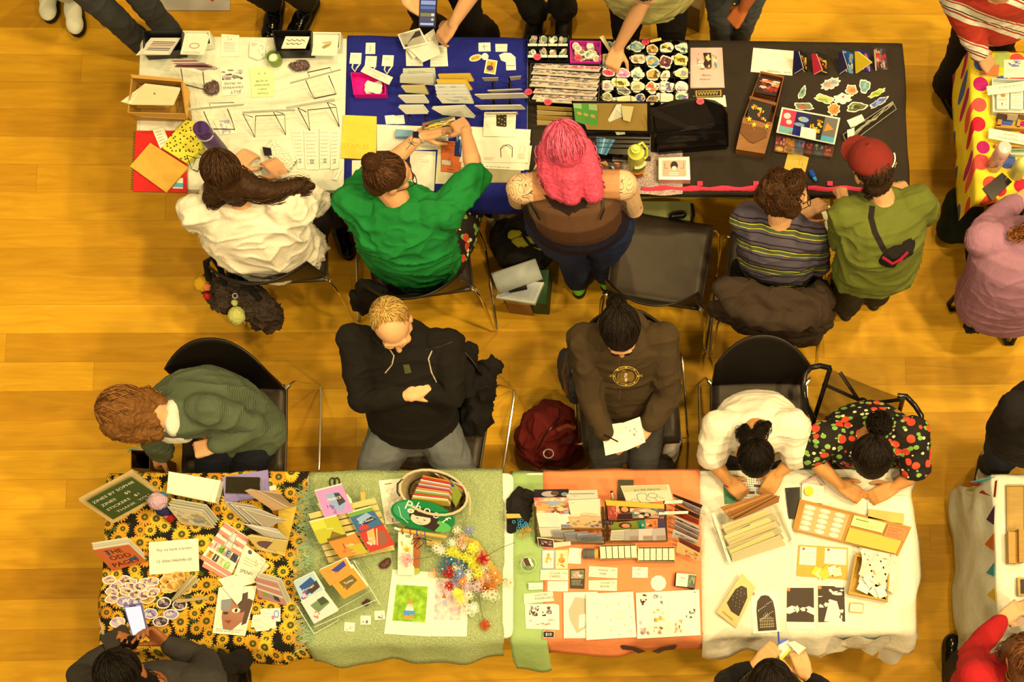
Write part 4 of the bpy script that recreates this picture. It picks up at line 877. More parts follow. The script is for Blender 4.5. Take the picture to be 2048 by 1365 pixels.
def sticker(label,cx,cy,rx,ry,a=0.,cols=('#e89040',),z=T,k=3,amp=.15,ph=0.,name='sticker',cat='sticker',group=None,n=22,txt=None,sd=1,th=.0012,border='#f8f0d4',bl=None):
    o=blob(cx,cy,rx,ry,a,k,amp,n,ph); i_=blob(cx,cy,rx*.84,ry*.80,a,k,amp,n,ph); mb=MB(); mb.slab([P(x,y,z+th) for x,y in o],th,border)
    mb.flat([P(x,y,z+th+.0005) for x,y in i_],cols[0]); rr=random.Random(sd)
    for j,c in enumerate(cols[1:]):
        for t in range(2):
            bx_,by_=cx+rr.uniform(-.45,.45)*rx,cy+rr.uniform(-.4,.4)*ry
            mb.flat([P(x,y,z+th+.0009+.0003*(2*j+t)) for x,y in blob(bx_,by_,rx*.3,ry*.32,a+t*30,3,.3,12,j)],c)
    if txt:q=[P(x,y,z+th+.002) for x,y in rect(cx,cy,rx*1.7,ry*1.4,a)]; prints(mb,q,[('t',txt[0],.5,.5,txt[1],txt[2],180)])
    r=mb.build(name); return tag(r,label,cat,group)
def wire(label,paths,r=.0022,m='#16120e|gloss'):
    root=empty('wire_stand',P(*[sum(p[i] for p in paths[0])/len(paths[0]) for i in (0,1)],T),label,'stand','black wire book stands')
    for p in paths:MB().tube([P(*q) for q in p],r,m,6).build('wire',root,True)
    return root
ARTS=('art1','art2','art3','art4','art6','art7')
# ===== bare white table =====
tray('document_box','black open box of striped zines at the far left corner','box',A_((190,208),(460,208),(458,345),(192,362)),.07,'#1a1816|plastic')
for i in range(6):paper('zine','striped zine fanned in the left black box, %s layer from the front' %ORD[5-i],'zine',A_((245+i*3,258+i*3,T+.03+i*.004),(448-i*4,258+i*4,T+.03+i*.004),(372-i*3,372-i*2+i*2,T+.085+i*.004),(143+i*9,376-i*2,T+.085+i*.004)),col=('#e8d8b4','#f0e4c4')[i%2],th=.002,pr=[('r',.05,.1+.12*k,.97,.16+.12*k,('#7a3c3c','#5a6068','#b85a48','#c8a08a','#4a4858','#a05a4c')[k]) for k in range(6)] if i>3 else (),group='zines fanned in the left black box')
for i in range(5):paper('booklet','white booklet fanned in front of the leftmost white box','booklet',A_((475,222+i*4,T+.03+i*.004),(645,232+i*4,T+.03+i*.004),(608,368+i,T+.07+i*.004),(446,362+i*2,T+.07+i*.004)),col=WH,th=.002,pr=[('e',.5,.55,.22,.16,'#c8a078'),('e',.5,.55,.16,.10,WH),('s',.1,.85,.9,.97,2,'#b07858')] if i ==4 else (),group='white booklets beside the left black box')
tray('display_box','white open box of cream booklets at the left back corner','box',A_((462,210),(645,212),(658,300),(458,330)),.05,WH)
paper('flyer','small white flyer with a bird drawing and lines of print','flyer',A_((726,232),(848,240),(848,385),(722,388)),col=WH,pr=[('b',.3,.1,.6,.25,['#6a6058'],3,4),('s',.15,.35,.85,.8,7,'#9a9080')])
mb=MB(); q=A_((920,288),(985,280),(1028,300),(1022,385),(975,408),(915,385)); mb.slab([P(x,y,T+.012) for x,y in q],.012,'#eee6c8|gloss'); prints(mb,[P(x,y,T+.013) for x,y in A_((925,292),(1018,300),(1012,385),(925,380))],[('b',0,0,1,1,['#d8ccb0','#c8bca0','#f4ecd0'],14,3)]); tag(mb.build('plastic_packet'),'crumpled clear packet of patterned cards on the white table','packet')
tray('document_box','black open box holding one white lettered card','box',A_((1072,207),(1340,207),(1340,348),(1100,352)),.07,'#1a1816|plastic')
for i in range(3):paper('card','white card with black brush lettering in the second black box','card',A_((1165,250-i,T+.05+i*.003),(1330,250,T+.05+i*.003),(1300,330,T+.075+i*.003),(1136,332-i*3,T+.075+i*.003)),col=WH,pr=[('l',[(.1+u*.07,.35+.12*((u*7)%3-1)*.6) for u in range(12)],.003,'#1a1612'),('l',[(.15+u*.07,.65+.12*((u*5)%3-1)*.6) for u in range(10)],.003,'#1a1612')] if i ==2 else (),group='cards in the second black box')
for i in range(4):paper('booklet','cream booklet with a leaf print in the right white box','booklet',A_((1362,230+i*3,T+.02+i*.004),(1530,232+i*3,T+.02+i*.004),(1515,378+i,T+.05+i*.004),(1340,372+i*2,T+.05+i*.004)),col=WH,th=.002,pr=[('g',[(.35,.6),(.5,.45),(.75,.4),(.65,.55),(.45,.68)],'#b09050'),('g',[(.35,.35),(.75,.3),(.7,.4),(.4,.42)],'#c8a868')] if i ==3 else (),group='cream booklets with a leaf print')
tray('display_box','white open box behind the leaf print booklets','box',A_((1352,218),(1540,220),(1536,330),(1350,330)),.045,WH)
c=P(*A_((1100,420))[0],T); mb=MB(); mb.lathe([(.030,0),(.032,.004),(.034,.05),(.030,.056),(.028,.056),(.030,.048),(.028,.01),(0,.008)],c,(0,0,1),'#7a8a2c|gloss',12); j=tag(mb.build('glass_jar',None,True),'small green glass jar with white sand inside','jar'); MB().lathe([(.026,0),(.026,.02),(0,.028)],c+V((0,0,.012)),(0,0,1),'#e8e8c0').build('sand',j,True)
for lb,x,y,rx,ry in (('elongated brown and white amethyst rock on the right',1260,452,70,32),('rounded amethyst rock beside the zine stand',658,606,50,44)):
    c=P(*A_((x,y))[0],T+.012); mb=MB(); mb.ell(c,(rx/3.413/420,ry/3.413/420,.018),'x',None,20,12); mb.ell(c+V((.012,.008,0)),(rx/3.413/620,ry/3.413/400,.02),'x'); o=organic('amethyst_rock',mb,'amethyst',None,.003,1,.008,60.); tag(o,lb,'rock')
paper('card','white card lettered about drawings of frogs in black brush','card',A_((715,460),(878,463),(886,640),(735,655)),col=WH,pr=[('b',.05,.05,.95,.45,['#8a7868','#5a4c40','#b8a890'],16,5),('t','JELLY',.6,.90,.16,'#2a2018',180),('t','DRAWINGS',.5,.73,.13,'#2a2018',180),('t','W/ FROGS',.5,.58,.12,'#2a2018',180)])
paper('note','pale green note with upside down handwriting','note',A_((914,466),(1078,460),(1086,658),(936,666)),col='#dcE68c',pr=[('t','If Smoski',.5,.88,.10,'#5a5c34',180),('t','made a',.5,.74,.10,'#5a5c34',180),('t','series based',.5,.60,.10,'#5a5c34',180),('t','on my life',.5,.46,.10,'#5a5c34',180),('e',.4,.2,.03,.015,'#5a5c34'),('e',.65,.2,.03,.015,'#5a5c34')])
def wp(cv,*pts):return [cv((x,y))[0]+(T+z,) for x,y,z in pts]
wire('wire stand with a thick stack of zines, leftmost',[wp(A_,(450,470,.09),(458,520,.03),(468,575,.003),(612,612,.003),(600,490,.09)),wp(A_,(520,405,.14),(640,445,.13),(700,470,.12))])
for i in range(7):paper('zine','brown and pink zine standing in the leftmost wire stand','zine',A_((372+i*6,404+i*10+(i ==0)*2,T+.15),(520+i*29,402+i*10,T+.15),(700-i*4,462+i*4,T+.125),(575-i*28+20,486-i*10,T+.12)),th=.0015,col=('#c89a80','#7a4a40','#e0c8a0','#a87868')[i%4],group='zines in the leftmost wire stand')
wire('wire stand on the right below the long rock',[wp(A_,(1330,530,.10),(1314,495,.13),(1470,461,.13),(1480,498,.10)),wp(A_,(1303,550,.08),(1330,615,.03),(1360,672,.003),(1510,641,.003),(1485,580,.04),(1458,516,.09))])
wire('wire stand above the small clear bag',[wp(A_,(655,742,.10),(642,705,.13),(812,700,.13),(815,728,.10)),wp(A_,(605,760,.08),(635,830,.04),(662,880,.003),(818,884,.003),(795,815,.04),(768,745,.08))])
wire('wire stand in the middle of the front row',[wp(A_,(940,800,.05),(873,778,.09),(955,935,.003),(960,792,.10),(1158,784,.10),(1166,920,.003),(1080,762,.09),(1150,775,.06)),wp(A_,(930,758,.12),(1150,748,.12))])
wire('wire stand rightmost in the front row',[wp(A_,(1305,765,.05),(1248,735,.09),(1331,893,.003),(1316,752,.10),(1510,732,.10),(1531,865,.003),(1448,698,.09),(1505,720,.06)),wp(A_,(1250,720,.12),(1500,690,.12))])
wire('small wire stand beside the brown haired vendor',[wp(A_,(545,1078,.05),(490,1060,.09),(525,1155,.003),(550,1080,.08),(600,1078,.08),(565,1172,.003),(530,1158,.003)),wp(A_,(570,1050,.09),(600,1062,.09))])
for lb,p in (('right stand by the rock',((1190,560),(1540,468),(1540,478),(1195,572))),('stand above the clear bag',((500,742),(880,708),(880,722),(500,756))),('middle front stand',((870,762),(1230,745),(1230,758),(870,776))),('rightmost front stand',((1165,730),(1495,672),(1500,690),(1170,748)))):
    paper('zine','pale zine seen on edge in the '+lb,'zine',lean(A_(*p),.19,.17),th=.002,col='#eadcaa|paper')
# cardboard box and zines
bxr=tray('cardboard_box','open cardboard box of kraft zines overhanging the left table edge','box',A_((112,520),(455,545),(485,780),(85,770)),.085,'#c08830|paper',th=.005)
for q in (((105,508),(452,538),(458,560),(118,532)),((455,540),(512,622),(492,820),(482,775))):paper('flap',None,None,[p+(T+.095,) for p in A_(*q)],th=.003,col='#cc9238|paper',parent=bxr)
paper('flap',None,None,[p+(T+z,) for p,z in zip(A_((85,768),(484,778),(492,822),(180,795)),(.08,.08,.12,.12))],th=.003,col='#c48a34|paper',parent=bxr)
for i in range(6):paper('zine','kraft paper zine lying in the cardboard box','zine',zz(A_((205-i*3,570+i*3),(445,598+i*3),(375+i*8-16,728-i*2),(38+i*14,695+i*4)),[T+.07+.006*i]*4),th=.003,col=('#e8cf90','#f0dca4','#dcc080')[i%3],pr=[('e',.42,.35,.04,.06,'#4a6a30'),('b',.3,.2,.9,.7,['#d4b878','#e0c488'],5,2)] if i ==5 else (),group='kraft zines in the cardboard box')
paper('paper_sheet','white sheet under the red notebook','sheet',A_((172,805),(520,828),(520,930),(172,930)),col=WH,th=.001)
nb=paper('notebook','red spiral notebook with a blue and white sticker at its corner','notebook',A_((140,893),(492,893),(490,1315),(120,1305)),z=T+.001,th=.012,col='#d02820|gloss',pr=[('r',.74,.77,.93,.94,'#f0ecd8'),('r',.74,.85,.93,.92,'#60a8c8')])
for k in range(26):y=905+k*15.5; x=138-k*.75; c=P(*A_((x,y))[0],T+.008); MB().tube([c+V((.007*math.cos(a*.9),0,.007*math.sin(a*.9))) for a in range(8)],.0012,'#241c18',5,closed=True).build('binding_ring',nb)
paper('notebook','amber yellow notebook lying askew on the red one','notebook',A_((240,975),(500,1142),(350,1315),(102,1135)),z=T+.016,th=.01,col='#e8a838|paper',side=WH)
paper('bag_label','white handwritten slip between the red notebook and flower print pouch','slip',A_((255,885),(330,870),(372,975),(308,1015)),z=T+.015,col=WH,pr=[('s',.15,.1,.85,.9,5,'#a89880')])
mb=MB(); q=A_((482,820),(530,825),(600,1010),(485,1112),(325,1012),(360,950)); mb.slab([P(x,y,T+.035) for x,y in q],.03,'flowerprint'); tag(mb.build('pouch'),'yellow pouch with small dark sunflowers beside the purple bottle','pouch')
c=P(401,256,1.01); b0=V((c.x,c.y,T)); bt=empty('water_bottle',b0,'purple water bottle with flip cap on the white table','bottle')
MB().lathe([(.036,0),(.038,.006),(.038,.17),(.034,.20),(.030,.212),(0,.212)],b0,(0,0,1),'#5c3c5c|plastic').build('body',bt,True); MB().lathe([(.033,.212),(.037,.216),(.037,.262),(.033,.268),(0,.268)],b0,(0,0,1),'#4a2c54|gloss').build('cap',bt,True)
MB().tube([b0+V((.04*math.cos(t*.5),.04*math.sin(t*.5),.213)) for t in range(13)],.003,'#c8b8b8',6).build('collar',bt,True); MB().box(b0+V((0,.004,.272)),(.012,.045,.008),'#3c2248|gloss').build('spout',bt)
paper('plastic_packet','clear bag with dotted print near the hair of the white shirted vendor','packet',A_((672,822),(795,812),(818,912),(716,920)),col='#ece6c4|gloss',pr=[('b',.05,.05,.95,.95,['#b8a8a0','#c8c0a8'],9,8)])
block('fabric_pouch','cream pouch with small dark motifs under the hand of the white shirted vendor','pouch',A_((1075,955),(1240,1092),(1182,1165),(1005,1030)),T,.02,'spotty','#1c1814')
block('smartphone','dark phone held on the speckled cream pouch','phone',A_((1005,1003),(1062,1010),(1070,1058),(1020,1062)),T+.02,.009,'#241c1c|gloss')
for i,q in enumerate((((1200,882),(1285,880),(1292,1150),(1245,1155)),((1290,885),(1390,882),(1392,1160),(1300,1158)),((1395,878),(1470,880),(1468,1150),(1398,1155)),((1470,885),(1538,882),(1525,1150),(1472,1160)))):paper('receipt','long white printed slip, '+('leftmost','second','third','rightmost')[i]+' of four side by side','slip',A_(*q),col='#f4ebc8',pr=[('s',.1,.05,.9,.9,9,'#c0b498'),('e',.5,.8,.12,.05,INK),('e',.5,.8,.07,.03,'#f4ebc8')],z=T+.001*i)
paper('tag','small white tag beside the blue tablecloth hem','tag',A_((1500,1160),(1548,1155),(1515,1232),(1478,1225)),col=WH,z=T+.004,pr=[('l',[(.6,.3),(.3,.8)],.002,'#4a6a9a')])
# ===== blue cloth =====
paper('card','small white card lying alone at the top of the blue cloth','card',B_((177,292),(241,292),(240,368),(173,368)),col=WH,pr=[('s',.4,.3,.6,.8,3,INK)])
for i,(x,y) in enumerate(((108,402),(212,424),(328,418))):
    t=empty('badge_card',P(*B_((x,y))[0],T),'white card with a looped ribbon, '+('left','middle','right')[i]+' of three on the blue cloth','card','ribbon cards on the blue cloth')
    paper('card',None,None,B_((x-36,y-42),(x+40,y-40),(x+34,y+36),(x-44,y+32)),col=WH,z=T+.002,pr=[('s',.2,.2,.8,.5,2,'#b0a488')],parent=t)
    MB().tube([P(*B_((x+dx,y+dy))[0],T+.003) for dx,dy in ((-20,36),(-26,60),(-6,88),(8,60),(26,38))],.0035,'#ece4c8',6).build('ribbon',t,True)
pk=tray('plastic_basket','hot pink plastic basket on the blue tablecloth','basket',B_((72,495),(305,500),(314,645),(92,645)),.045,'#e81878|gloss')
for i in range(6):paper('card','cream card piled in the pink basket on the blue cloth','card',rect(*B_((228,598))[0],32,20,i*7-16),col=WH,z=T+.012+i*.003,th=.002,group='cards piled in the pink basket')
paper('sign','white handwritten price strip propped over the pink basket','sign',zz(B_((170,445),(362,528),(335,580),(140,488)),(T+.055,T+.055,T+.062,T+.062)),col=WH,pr=[('t','MAGAZINES &',.5,.3,.34,'#a09478',180),('t','ZINES',.5,.7,.34,'#a09478',180)])
paper('photo_card','black and white photo print held over the blue cloth','photograph',zz(B_((392,234),(545,190),(602,298),(436,336)),(T+.06,T+.06,T+.05,T+.05)),col=WH,pr=[('r',.06,.08,.94,.9,'#b8a880'),('g',[(.2,.75),(.75,.15),(.95,.15),(.9,.45),(.5,.5)],'#3a3028'),('r',.1,.75,.2,.88,INK)])
for i,q in enumerate((((448,335),(560,330),(566,452),(452,450)),((618,310),(728,308),(738,452),(616,456)),((450,330),(640,195),(672,295),(500,400)),((455,320),(665,270),(685,372),(565,425)))):paper('paper_sheet',('white sheet under the held photo, left','white sheet under the held photo, right','white printed sheet tucked behind the photo','white sheet with faint print on top of the pile')[i],'sheet',B_(*q),col=WH,z=T+.002+.012*i*(i>1),pr=[('s',.1,.1,.9,.9,6,'#d8ccac')])
ph=block('smartphone','phone showing a blue chat list held at the top edge','phone',zz(B_((545,-8),(662,-4),(648,187),(535,184)),[1.10,1.10,1.085,1.085]),0,.010,'#14121a|gloss',pr=[('r',.04,.02,.96,.97,'#2c3c6c|screen'),('r',.08,.50,.94,.62,'#8a8a3c|screen'),('r',.08,.06,.94,.2,'#9ab0d8|screen'),('r',.08,.26,.94,.36,'#5a74b0|screen'),('r',.08,.68,.94,.78,'#3a4468|screen'),('e',.82,.56,.1,.05,'#f0f0d8|screen'),('e',.82,.73,.09,.045,'#d8e0a8|screen'),('r',.1,.86,.9,.93,'#c8d0e0|screen')])
def rack(label,xs,y0,y1,cv):
    r=empty('zine_rack',P(*cv(((xs[0]+xs[1])/2,(y0+y1)/2))[0],T),label,'rack','black stepped zine racks')
    for x in xs:
        MB().tube([P(*cv((x-8,y0))[0],T+.09),P(*cv((x+4,y0+30))[0],T+.012),P(*cv((x+14,y1))[0],T+.012),P(*cv((x+24,y1+25))[0],T+.004)],.004,'#14100e|plastic',6).build('rail',r)
        for k in range(4):a=P(*cv((x+k*3-12,y0+10+(y1-y0)*(k+.45)/4))[0],T+.075); MB().tube([a,a+V((0,.01,-.06))],.0035,'#14100e|plastic',6).build('prong',r)
    MB().tube([P(*cv((xs[0]+4,(y0+y1)/2))[0],T+.01),P(*cv((xs[1]+4,(y0+y1)/2))[0],T+.01)],.003,'#14100e|plastic',6).build('crossbar',r); return r
rack('black zine rack on the left of the blue cloth',(460,572),490,800,B_); rack('black zine rack in the middle of the blue cloth',(722,828),500,790,B_); rack('black zine rack on the right of the blue cloth',(1046,1158),525,770,B_)
def zr(lab,q,col,n,pr=(),dx=4,dy=-7,t_=.125,b_=.08,grp='zines in the racks on the blue cloth',cv=None,nm='zine',ct='zine',th=.002):
    for i in range(n):k=n-1-i; paper(nm,lab,ct,lean([(x+k*dx/3.413,y+k*dy/3.413) for x,y in q],t_,b_),col=col if isinstance(col,str) else col[i%len(col)],th=th,pr=pr if k ==0 else (),group=grp)
zr('white landscape zine in the top slot of the left rack',B_((430,470),(648,465),(650,530),(428,520)),'#f0e4bc',1,[('s',.15,.2,.85,.6,2,'#a09070')])
zr('grey white zine in the second slot of the left rack',B_((410,520),(632,515),(640,568),(408,565)),('#e8dcb8','#d8ccac'),3)
zr('yellow zine in the third slot of the left rack',B_((416,590),(575,588),(600,635),(450,632)),('#e0a828','#e8d080'),2)
zr('cream zine in the fourth slot of the left rack',B_((395,656),(572,654),(606,705),(450,706)),('#ecdfb8','#e0d0a8'),2)
zr('cream zine in the lowest slot of the left rack',B_((397,732),(562,730),(600,778),(450,780)),('#ecdfb8','#e0d0a8'),3)
zr('amber yellow zine at the top of the middle rack',B_((668,512),(885,508),(912,556),(690,560)),('#e0a820','#ecc040'),2)
zr('amber yellow zine second in the middle rack',B_((656,548),(860,550),(900,612),(680,605)),('#e0a820','#ecc040'),2)
for k in range(4):zr('grey white zine in the %s row of the middle rack' %ORD[k+2],B_((645+k*4,584+k*24),(850+k*12,582+k*24),(885+k*9,640+k*22),(668+k*10,640+k*22)),('#d8ccb0','#e8dcc0'),2,[('b',.1,.1,.9,.8,['#c8bca0','#b8ac98'],6,k)],dx=3)
zr('thick cream zine at the bottom of the middle rack',B_((625,742),(845,732),(912,788),(700,785)),('#ecdfb8','#e0d0a8'),3)
for k,q in enumerate((((970,530),(1080,528),(1078,550),(985,552)),((1158,524),(1236,517),(1230,540),(1166,548)),((1005,618),(1228,608),(1246,633),(1040,636)),((918,648),(1250,640),(1282,670),(965,678)),((918,722),(1232,718),(1262,746),(965,748)),((985,770),(1205,768),(1214,780),(1000,782)))):
    zr(('small grey zine top left in the right rack','small grey zine top right in the right rack','tan zine second in the right rack','wide cream zine third in the right rack','wide cream zine fourth in the right rack','narrow zine lowest in the right rack')[k],B_(*q),('#c8b488','#e0cc9c')[k>2],1 if k<2 else 2,dy=-4)
paper('card','white card with a blue cross of ink','card',B_((945,292),(1026,290),(1028,350),(946,352)),col=WH,pr=[('l',[(.3,.5),(.75,.42)],.002,'#3a4a9a'),('l',[(.45,.2),(.5,.85)],.002,'#3a4a9a')])
paper('card','white card with one line of print beside the ink cross card','card',B_((1060,300),(1143,300),(1140,353),(1062,353)),col=WH,pr=[('s',.2,.4,.8,.6,1,'#b0a480')])
sticker('can shaped sticker with orange centre on the blue cloth',*B_((925,395))[0],13,6.5,-18,('#e0b040','#c87828'),k=2,amp=.02); sticker('round white sticker beside the can sticker',*B_((990,386))[0],7,7,0,('#f0e0b0',),z=T+.002,amp=0.)
paper('sticker','white bordered orange sticker with a dark creature print','sticker',B_((1000,402),(1075,415),(1060,510),(982,498)),col=WH,z=T+.004,pr=[('r',.12,.1,.88,.9,'#e8a020'),('e',.45,.6,.3,.2,'#4a3458'),('e',.55,.3,.12,.1,'#c86818')])
mb=MB(); q=B_((1085,375),(1120,360),(1165,362),(1198,390),(1201,478),(1135,480),(1132,425),(1100,412)); mb.slab([P(x,y,T+.0015) for x,y in q],.0015,WH); mb.flat([P(x,y,T+.0022) for x,y in B_((1135,445),(1192,447),(1192,452),(1135,450))],'#c86a50'); tag(mb.build('sticker'),'white boot shaped sticker with a thin red line','sticker')
paper('folder','bright yellow folder with embossed capital lettering','folder',B_((22,785),(250,795),(246,1092),(6,1078)),col='#f4cc3c|paper',th=.006,side=WH,pr=[('t','STAPLES',.42,.72,.15,'#d8b030')])
for i in range(2):paper('label_slip','small white slip %s the yellow folder' %('right of','stacked beside')[i],'slip',B_(((305,368)[i],790),((372,435)[i],785),((380,444)[i],845),((314,378)[i],848)),col=('#f0e8c8','#e8dcb4')[i],z=T+.002*i,th=.003)
def gridsheet(lab,q,z,nx,ny):return paper('grid_sheet',lab,'sheet',q,z=z,col='#f8efc8',pr=[('l',[(i/nx,0.02),(i/nx,.98)],.0006,'#d8cc98') for i in range(1,nx)]+[('l',[(.02,i/ny),(.98,i/ny)],.0006,'#d8cc98') for i in range(1,ny)])
gridsheet('pale grid ruled sheet under the stapler',B_((252,850),(742,868),(736,1020),(252,1030)),T,30,9); gridsheet('pale grid ruled sheet at the left beside the green shirt',B_((82,1095),(300,1095),(250,1270),(80,1270)),T,12,9)
paper('cream_sheet','cream card stock under the orange booklet','sheet',B_((670,985),(990,1000),(990,1260),(650,1255)),col='#f0dfa0',z=T+.001,th=.004)
paper('paper_sheet','plain pale sheet in front of the vendor in glasses','sheet',B_((480,1028),(655,1035),(642,1305),(468,1300)),col='#ece0b8',z=T+.003,pr=[('s',.4,.2,.75,.3,2,'#b0a488')])
paper('booklet','orange booklet titled in black with a white label','booklet',B_((690,960),(836,970),(822,1182),(688,1168)),z=T+.006,th=.006,col='#e8702c|paper',side='#e8c850',pr=[('t','NAKED',.45,.06,.085,INK),('t','SAC',.6,.15,.085,INK),('s',.2,.22,.9,.4,4,'#8a3c18'),('r',.06,.64,.5,.78,'#f0e4b8'),('s',.1,.65,.46,.77,3,INK),('s',.3,.9,.8,.95,1,'#8a3c18')])
paper('booklet','dark blue booklet with pale line drawings under the raised arm','booklet',B_((795,872),(838,880),(826,1070),(780,1062)),z=T+.013,th=.004,col='#243468|gloss',pr=[('b',.1,.05,.9,.95,['#8aa0c0','#d0d8d0','#4a68a0'],9,4)])
for i,q in enumerate((((835,990),(1310,995),(1290,1160),(815,1150)),((830,940),(1300,960),(1255,1165),(820,1140)),((840,862),(1302,885),(1284,1112),(815,1105)))):paper('paper_sheet',('undermost','middle','topmost')[i]+' large white sheet with line drawings beside the pink haired vendor','sheet',B_(*q),z=T+.003+.004*i,th=.003,col=('#e8d8a4','#f4e8c0','#f8eecb')[i],pr=[('l',[(.60,.86),(.58,.6),(.62,.5),(.70,.48),(.75,.55),(.76,.85)],.0035,'#3a3028'),('l',[(.58,.62),(.66,.5),(.74,.6)],.002,'#3a3028'),('l',[(.86,.7),(.87,.5),(.93,.5),(.94,.7)],.001,'#8a7c60'),('s',.84,.72,.95,.9,4,'#a89c80'),('s',.35,.85,.5,.95,3,'#a89c80')] if i ==2 else [('s',.4,.9,.9,.97,1,'#8a7c60')])
for i in range(5):paper('backing_board','long pale board stacked under the line drawing sheets','board',B_((985,1146+i*18),(1240-i*6,1160+i*18),(1200-i*6,1240+i*2),(980,1240+i*2)),z=T+.001+(4-i)*.0012,th=.001,col=('#b09c68','#c8b888')[i%2]+'|gloss',group='boards under the line drawings')
paper('folded_card','folded white card printed with a black shape of yellow dots','card',zz(B_((985,768),(1202,768),(1195,935),(976,930)),(T+.05,T+.05,T+.02,T+.02)),th=.002,col=WH,pr=[('g',[(.22,.01),(.7,.01),(.72,.58),(.66,.6),(.4,.57),(.38,.1),(.26,.06)],'#241c10')]+[('e',x,y,.018,.022,'#d8b430') for x,y in ((.46,.12),(.58,.1),(.66,.2),(.48,.26),(.57,.3),(.66,.38),(.47,.42),(.56,.48),(.65,.52))])
block('stapler','pale blue stapler on the grid ruled sheet','stapler',B_((378,882),(500,890),(495,932),(374,932)),T+.002,.03,'#7c9ca0|gloss')
paper('zine','illustrated zine held between both hands of the vendor in green','zine',zz(B_((562,842),(780,792),(905,782),(905,800)),(.93,.95,.97,.96))[:2]+zz(B_((800,862),(556,892)),(.90,.90)),th=.004,col='#6a6c44|gloss',pr=[('b',0,.1,1,.95,['#d8a030','#c85a38','#4a5c3c','#e8b890','#e0c050','#2c3428'],22,6)])
w_=v2['arms'][0]; d_=(w_[2]-w_[1]).normalized(); wc=w_[2]-d_*.02; ax=d_.orthogonal().normalized(); bx_=d_.cross(ax)
mb=MB(); mb.tube([wc+(ax*math.cos(t*.524)+bx_*math.sin(t*.524))*.030 for t in range(12)],.006,'#c8b890|gloss',6,closed=True); wb=mb.build('watch_strap',v2['root'],True); MB().box(wc+V((-.004,0,.031)),(.026,.030,.010),'#181a24|gloss').build('watch_face',wb)
deco(v2['root'],'forearm_tattoo',[('l',[(822,288),(818,278)],1.2,INK),('l',[(812,300),(820,290),(828,282)],1.2,INK),('l',[(815,284),(826,290)],1.2,INK),('l',[(826,276),(822,286),(830,292)],1.2,INK),('l',[(834,286),(822,286)],1,INK)],lift=.0015)
# ===== black cloth, pin badges and stickers =====
tray('organiser_tray','black compartment tray of pin badges at the left of the black cloth','tray',C_((50,238),(330,238),(330,420),(52,420)),.045,'#15110e|gloss',cells=(4,2))
rr=random.Random(5)
for cy_ in range(2):
    for cx_ in range(4):
        for i in range(6):
            x,y=C_((86+cx_*69+rr.uniform(-16,16),275+cy_*88+rr.uniform(-18,10)))[0]; c=P(x,y,T+.018+i*.004); d=V((rr.uniform(-.8,.8),rr.uniform(-.8,.3),1)).normalized()
            mb=MB(); mb.lathe([(.0,0),(.013,0),(.014,.002),(.012,.0045),(0,.005)],c,d,rr.choice(('#e0d4ac|gloss','#b8b08c|gloss','#f0e4c0|gloss','#8a8468|gloss','#d0b080|gloss')),14); mb.lathe([(0,0),(.009,.0002),(0,.0004)],c+d*.0052,d,rr.choice(('#6a6450','#c87850','#7a8a70','#e8d8a0')),10)
            tag(mb.build('pin_badge'),'small round pin badge heaped in a compartment of the black badge tray','badge','pin badges in the black tray')
        paper('label_strip','yellow lettered strip on the %s compartment in the %s row of the badge tray' %(('leftmost','second','third','rightmost')[cx_],('back','front')[cy_]),'label',zz(C_((54+cx_*69,298+cy_*78),(118+cx_*69,298+cy_*78),(118+cx_*69,314+cy_*78),(54+cx_*69,314+cy_*78)),[T+.046]*4),col='#f0e4b0',pr=[('s',.15,.3,.85,.7,1,'#e07848')])
tray('plastic_basket','hot pink basket of round badges between the badge tray and the sticker tray','basket',C_((340,278),(552,280),(550,425),(342,425)),.05,'#f0289c|gloss',floor_col='#c85a78')
for i in range(20):
    x,y=C_((375+rr.uniform(0,150),315+rr.uniform(-10,85)))[0]; c=P(x,y,T+.015+i*.0014); d=V((rr.uniform(-.6,.6),rr.uniform(-.6,.3),1)).normalized()
    mb=MB(); mb.lathe([(.0,0),(.017,0),(.0185,.002),(.016,.005),(0,.006)],c,d,rr.choice(('#e8dcb4|gloss','#f0e8c8|gloss','#c8bc94|gloss')),16); mb.lathe([(0,0),(.012,.0002),(0,.0004)],c+d*.0062,d,rr.choice(('#8a8468','#d89870','#7a7058','#f0e4c0','#b8a880')),10)
    tag(mb.build('pin_badge'),'large round pin badge heaped in the hot pink basket','badge','pin badges in the pink basket')
def star(lab,x,y,z=.05,txt='$4',r=8.5):
    q=[(x+r*(1 if i%2 else .84)*math.cos(i*.1745),y+r*.82*(1 if i%2 else .84)*math.sin(i*.1745)) for i in range(36)]; mb=MB(); mb.slab([P(a,b,T+z) for a,b in q],.001,'#f04858'); prints(mb,[P(a,b,T+z+.0004) for a,b in rect(x,y,14,12,-6)],[('t',txt,.5,.5,.6,'#8a1428',180)]); tag(mb.build('price_star'),lab,'price tag')
for lb,x,y,z in (('pink price star on the front of the black badge tray',118,388,.05),('coral price star in the hot pink basket',397,393,.052),('pink price star at the back rim of the sticker tray',857,285,.05),('pink price star at the left edge of the black cloth',58,627,.05),('pink price star in front of the packet rows',190,697,.09),('pink price star on the arched black organiser',1230,692,.25)):star(lb,*C_((x,y))[0],z)
rws=((150,560,1250,620),(120,660,1240,745),(110,770,1220,850),(90,870,1205,940),(150,985,1190,1045),(130,1090,1180,1140),(200,1130,1170,1190))
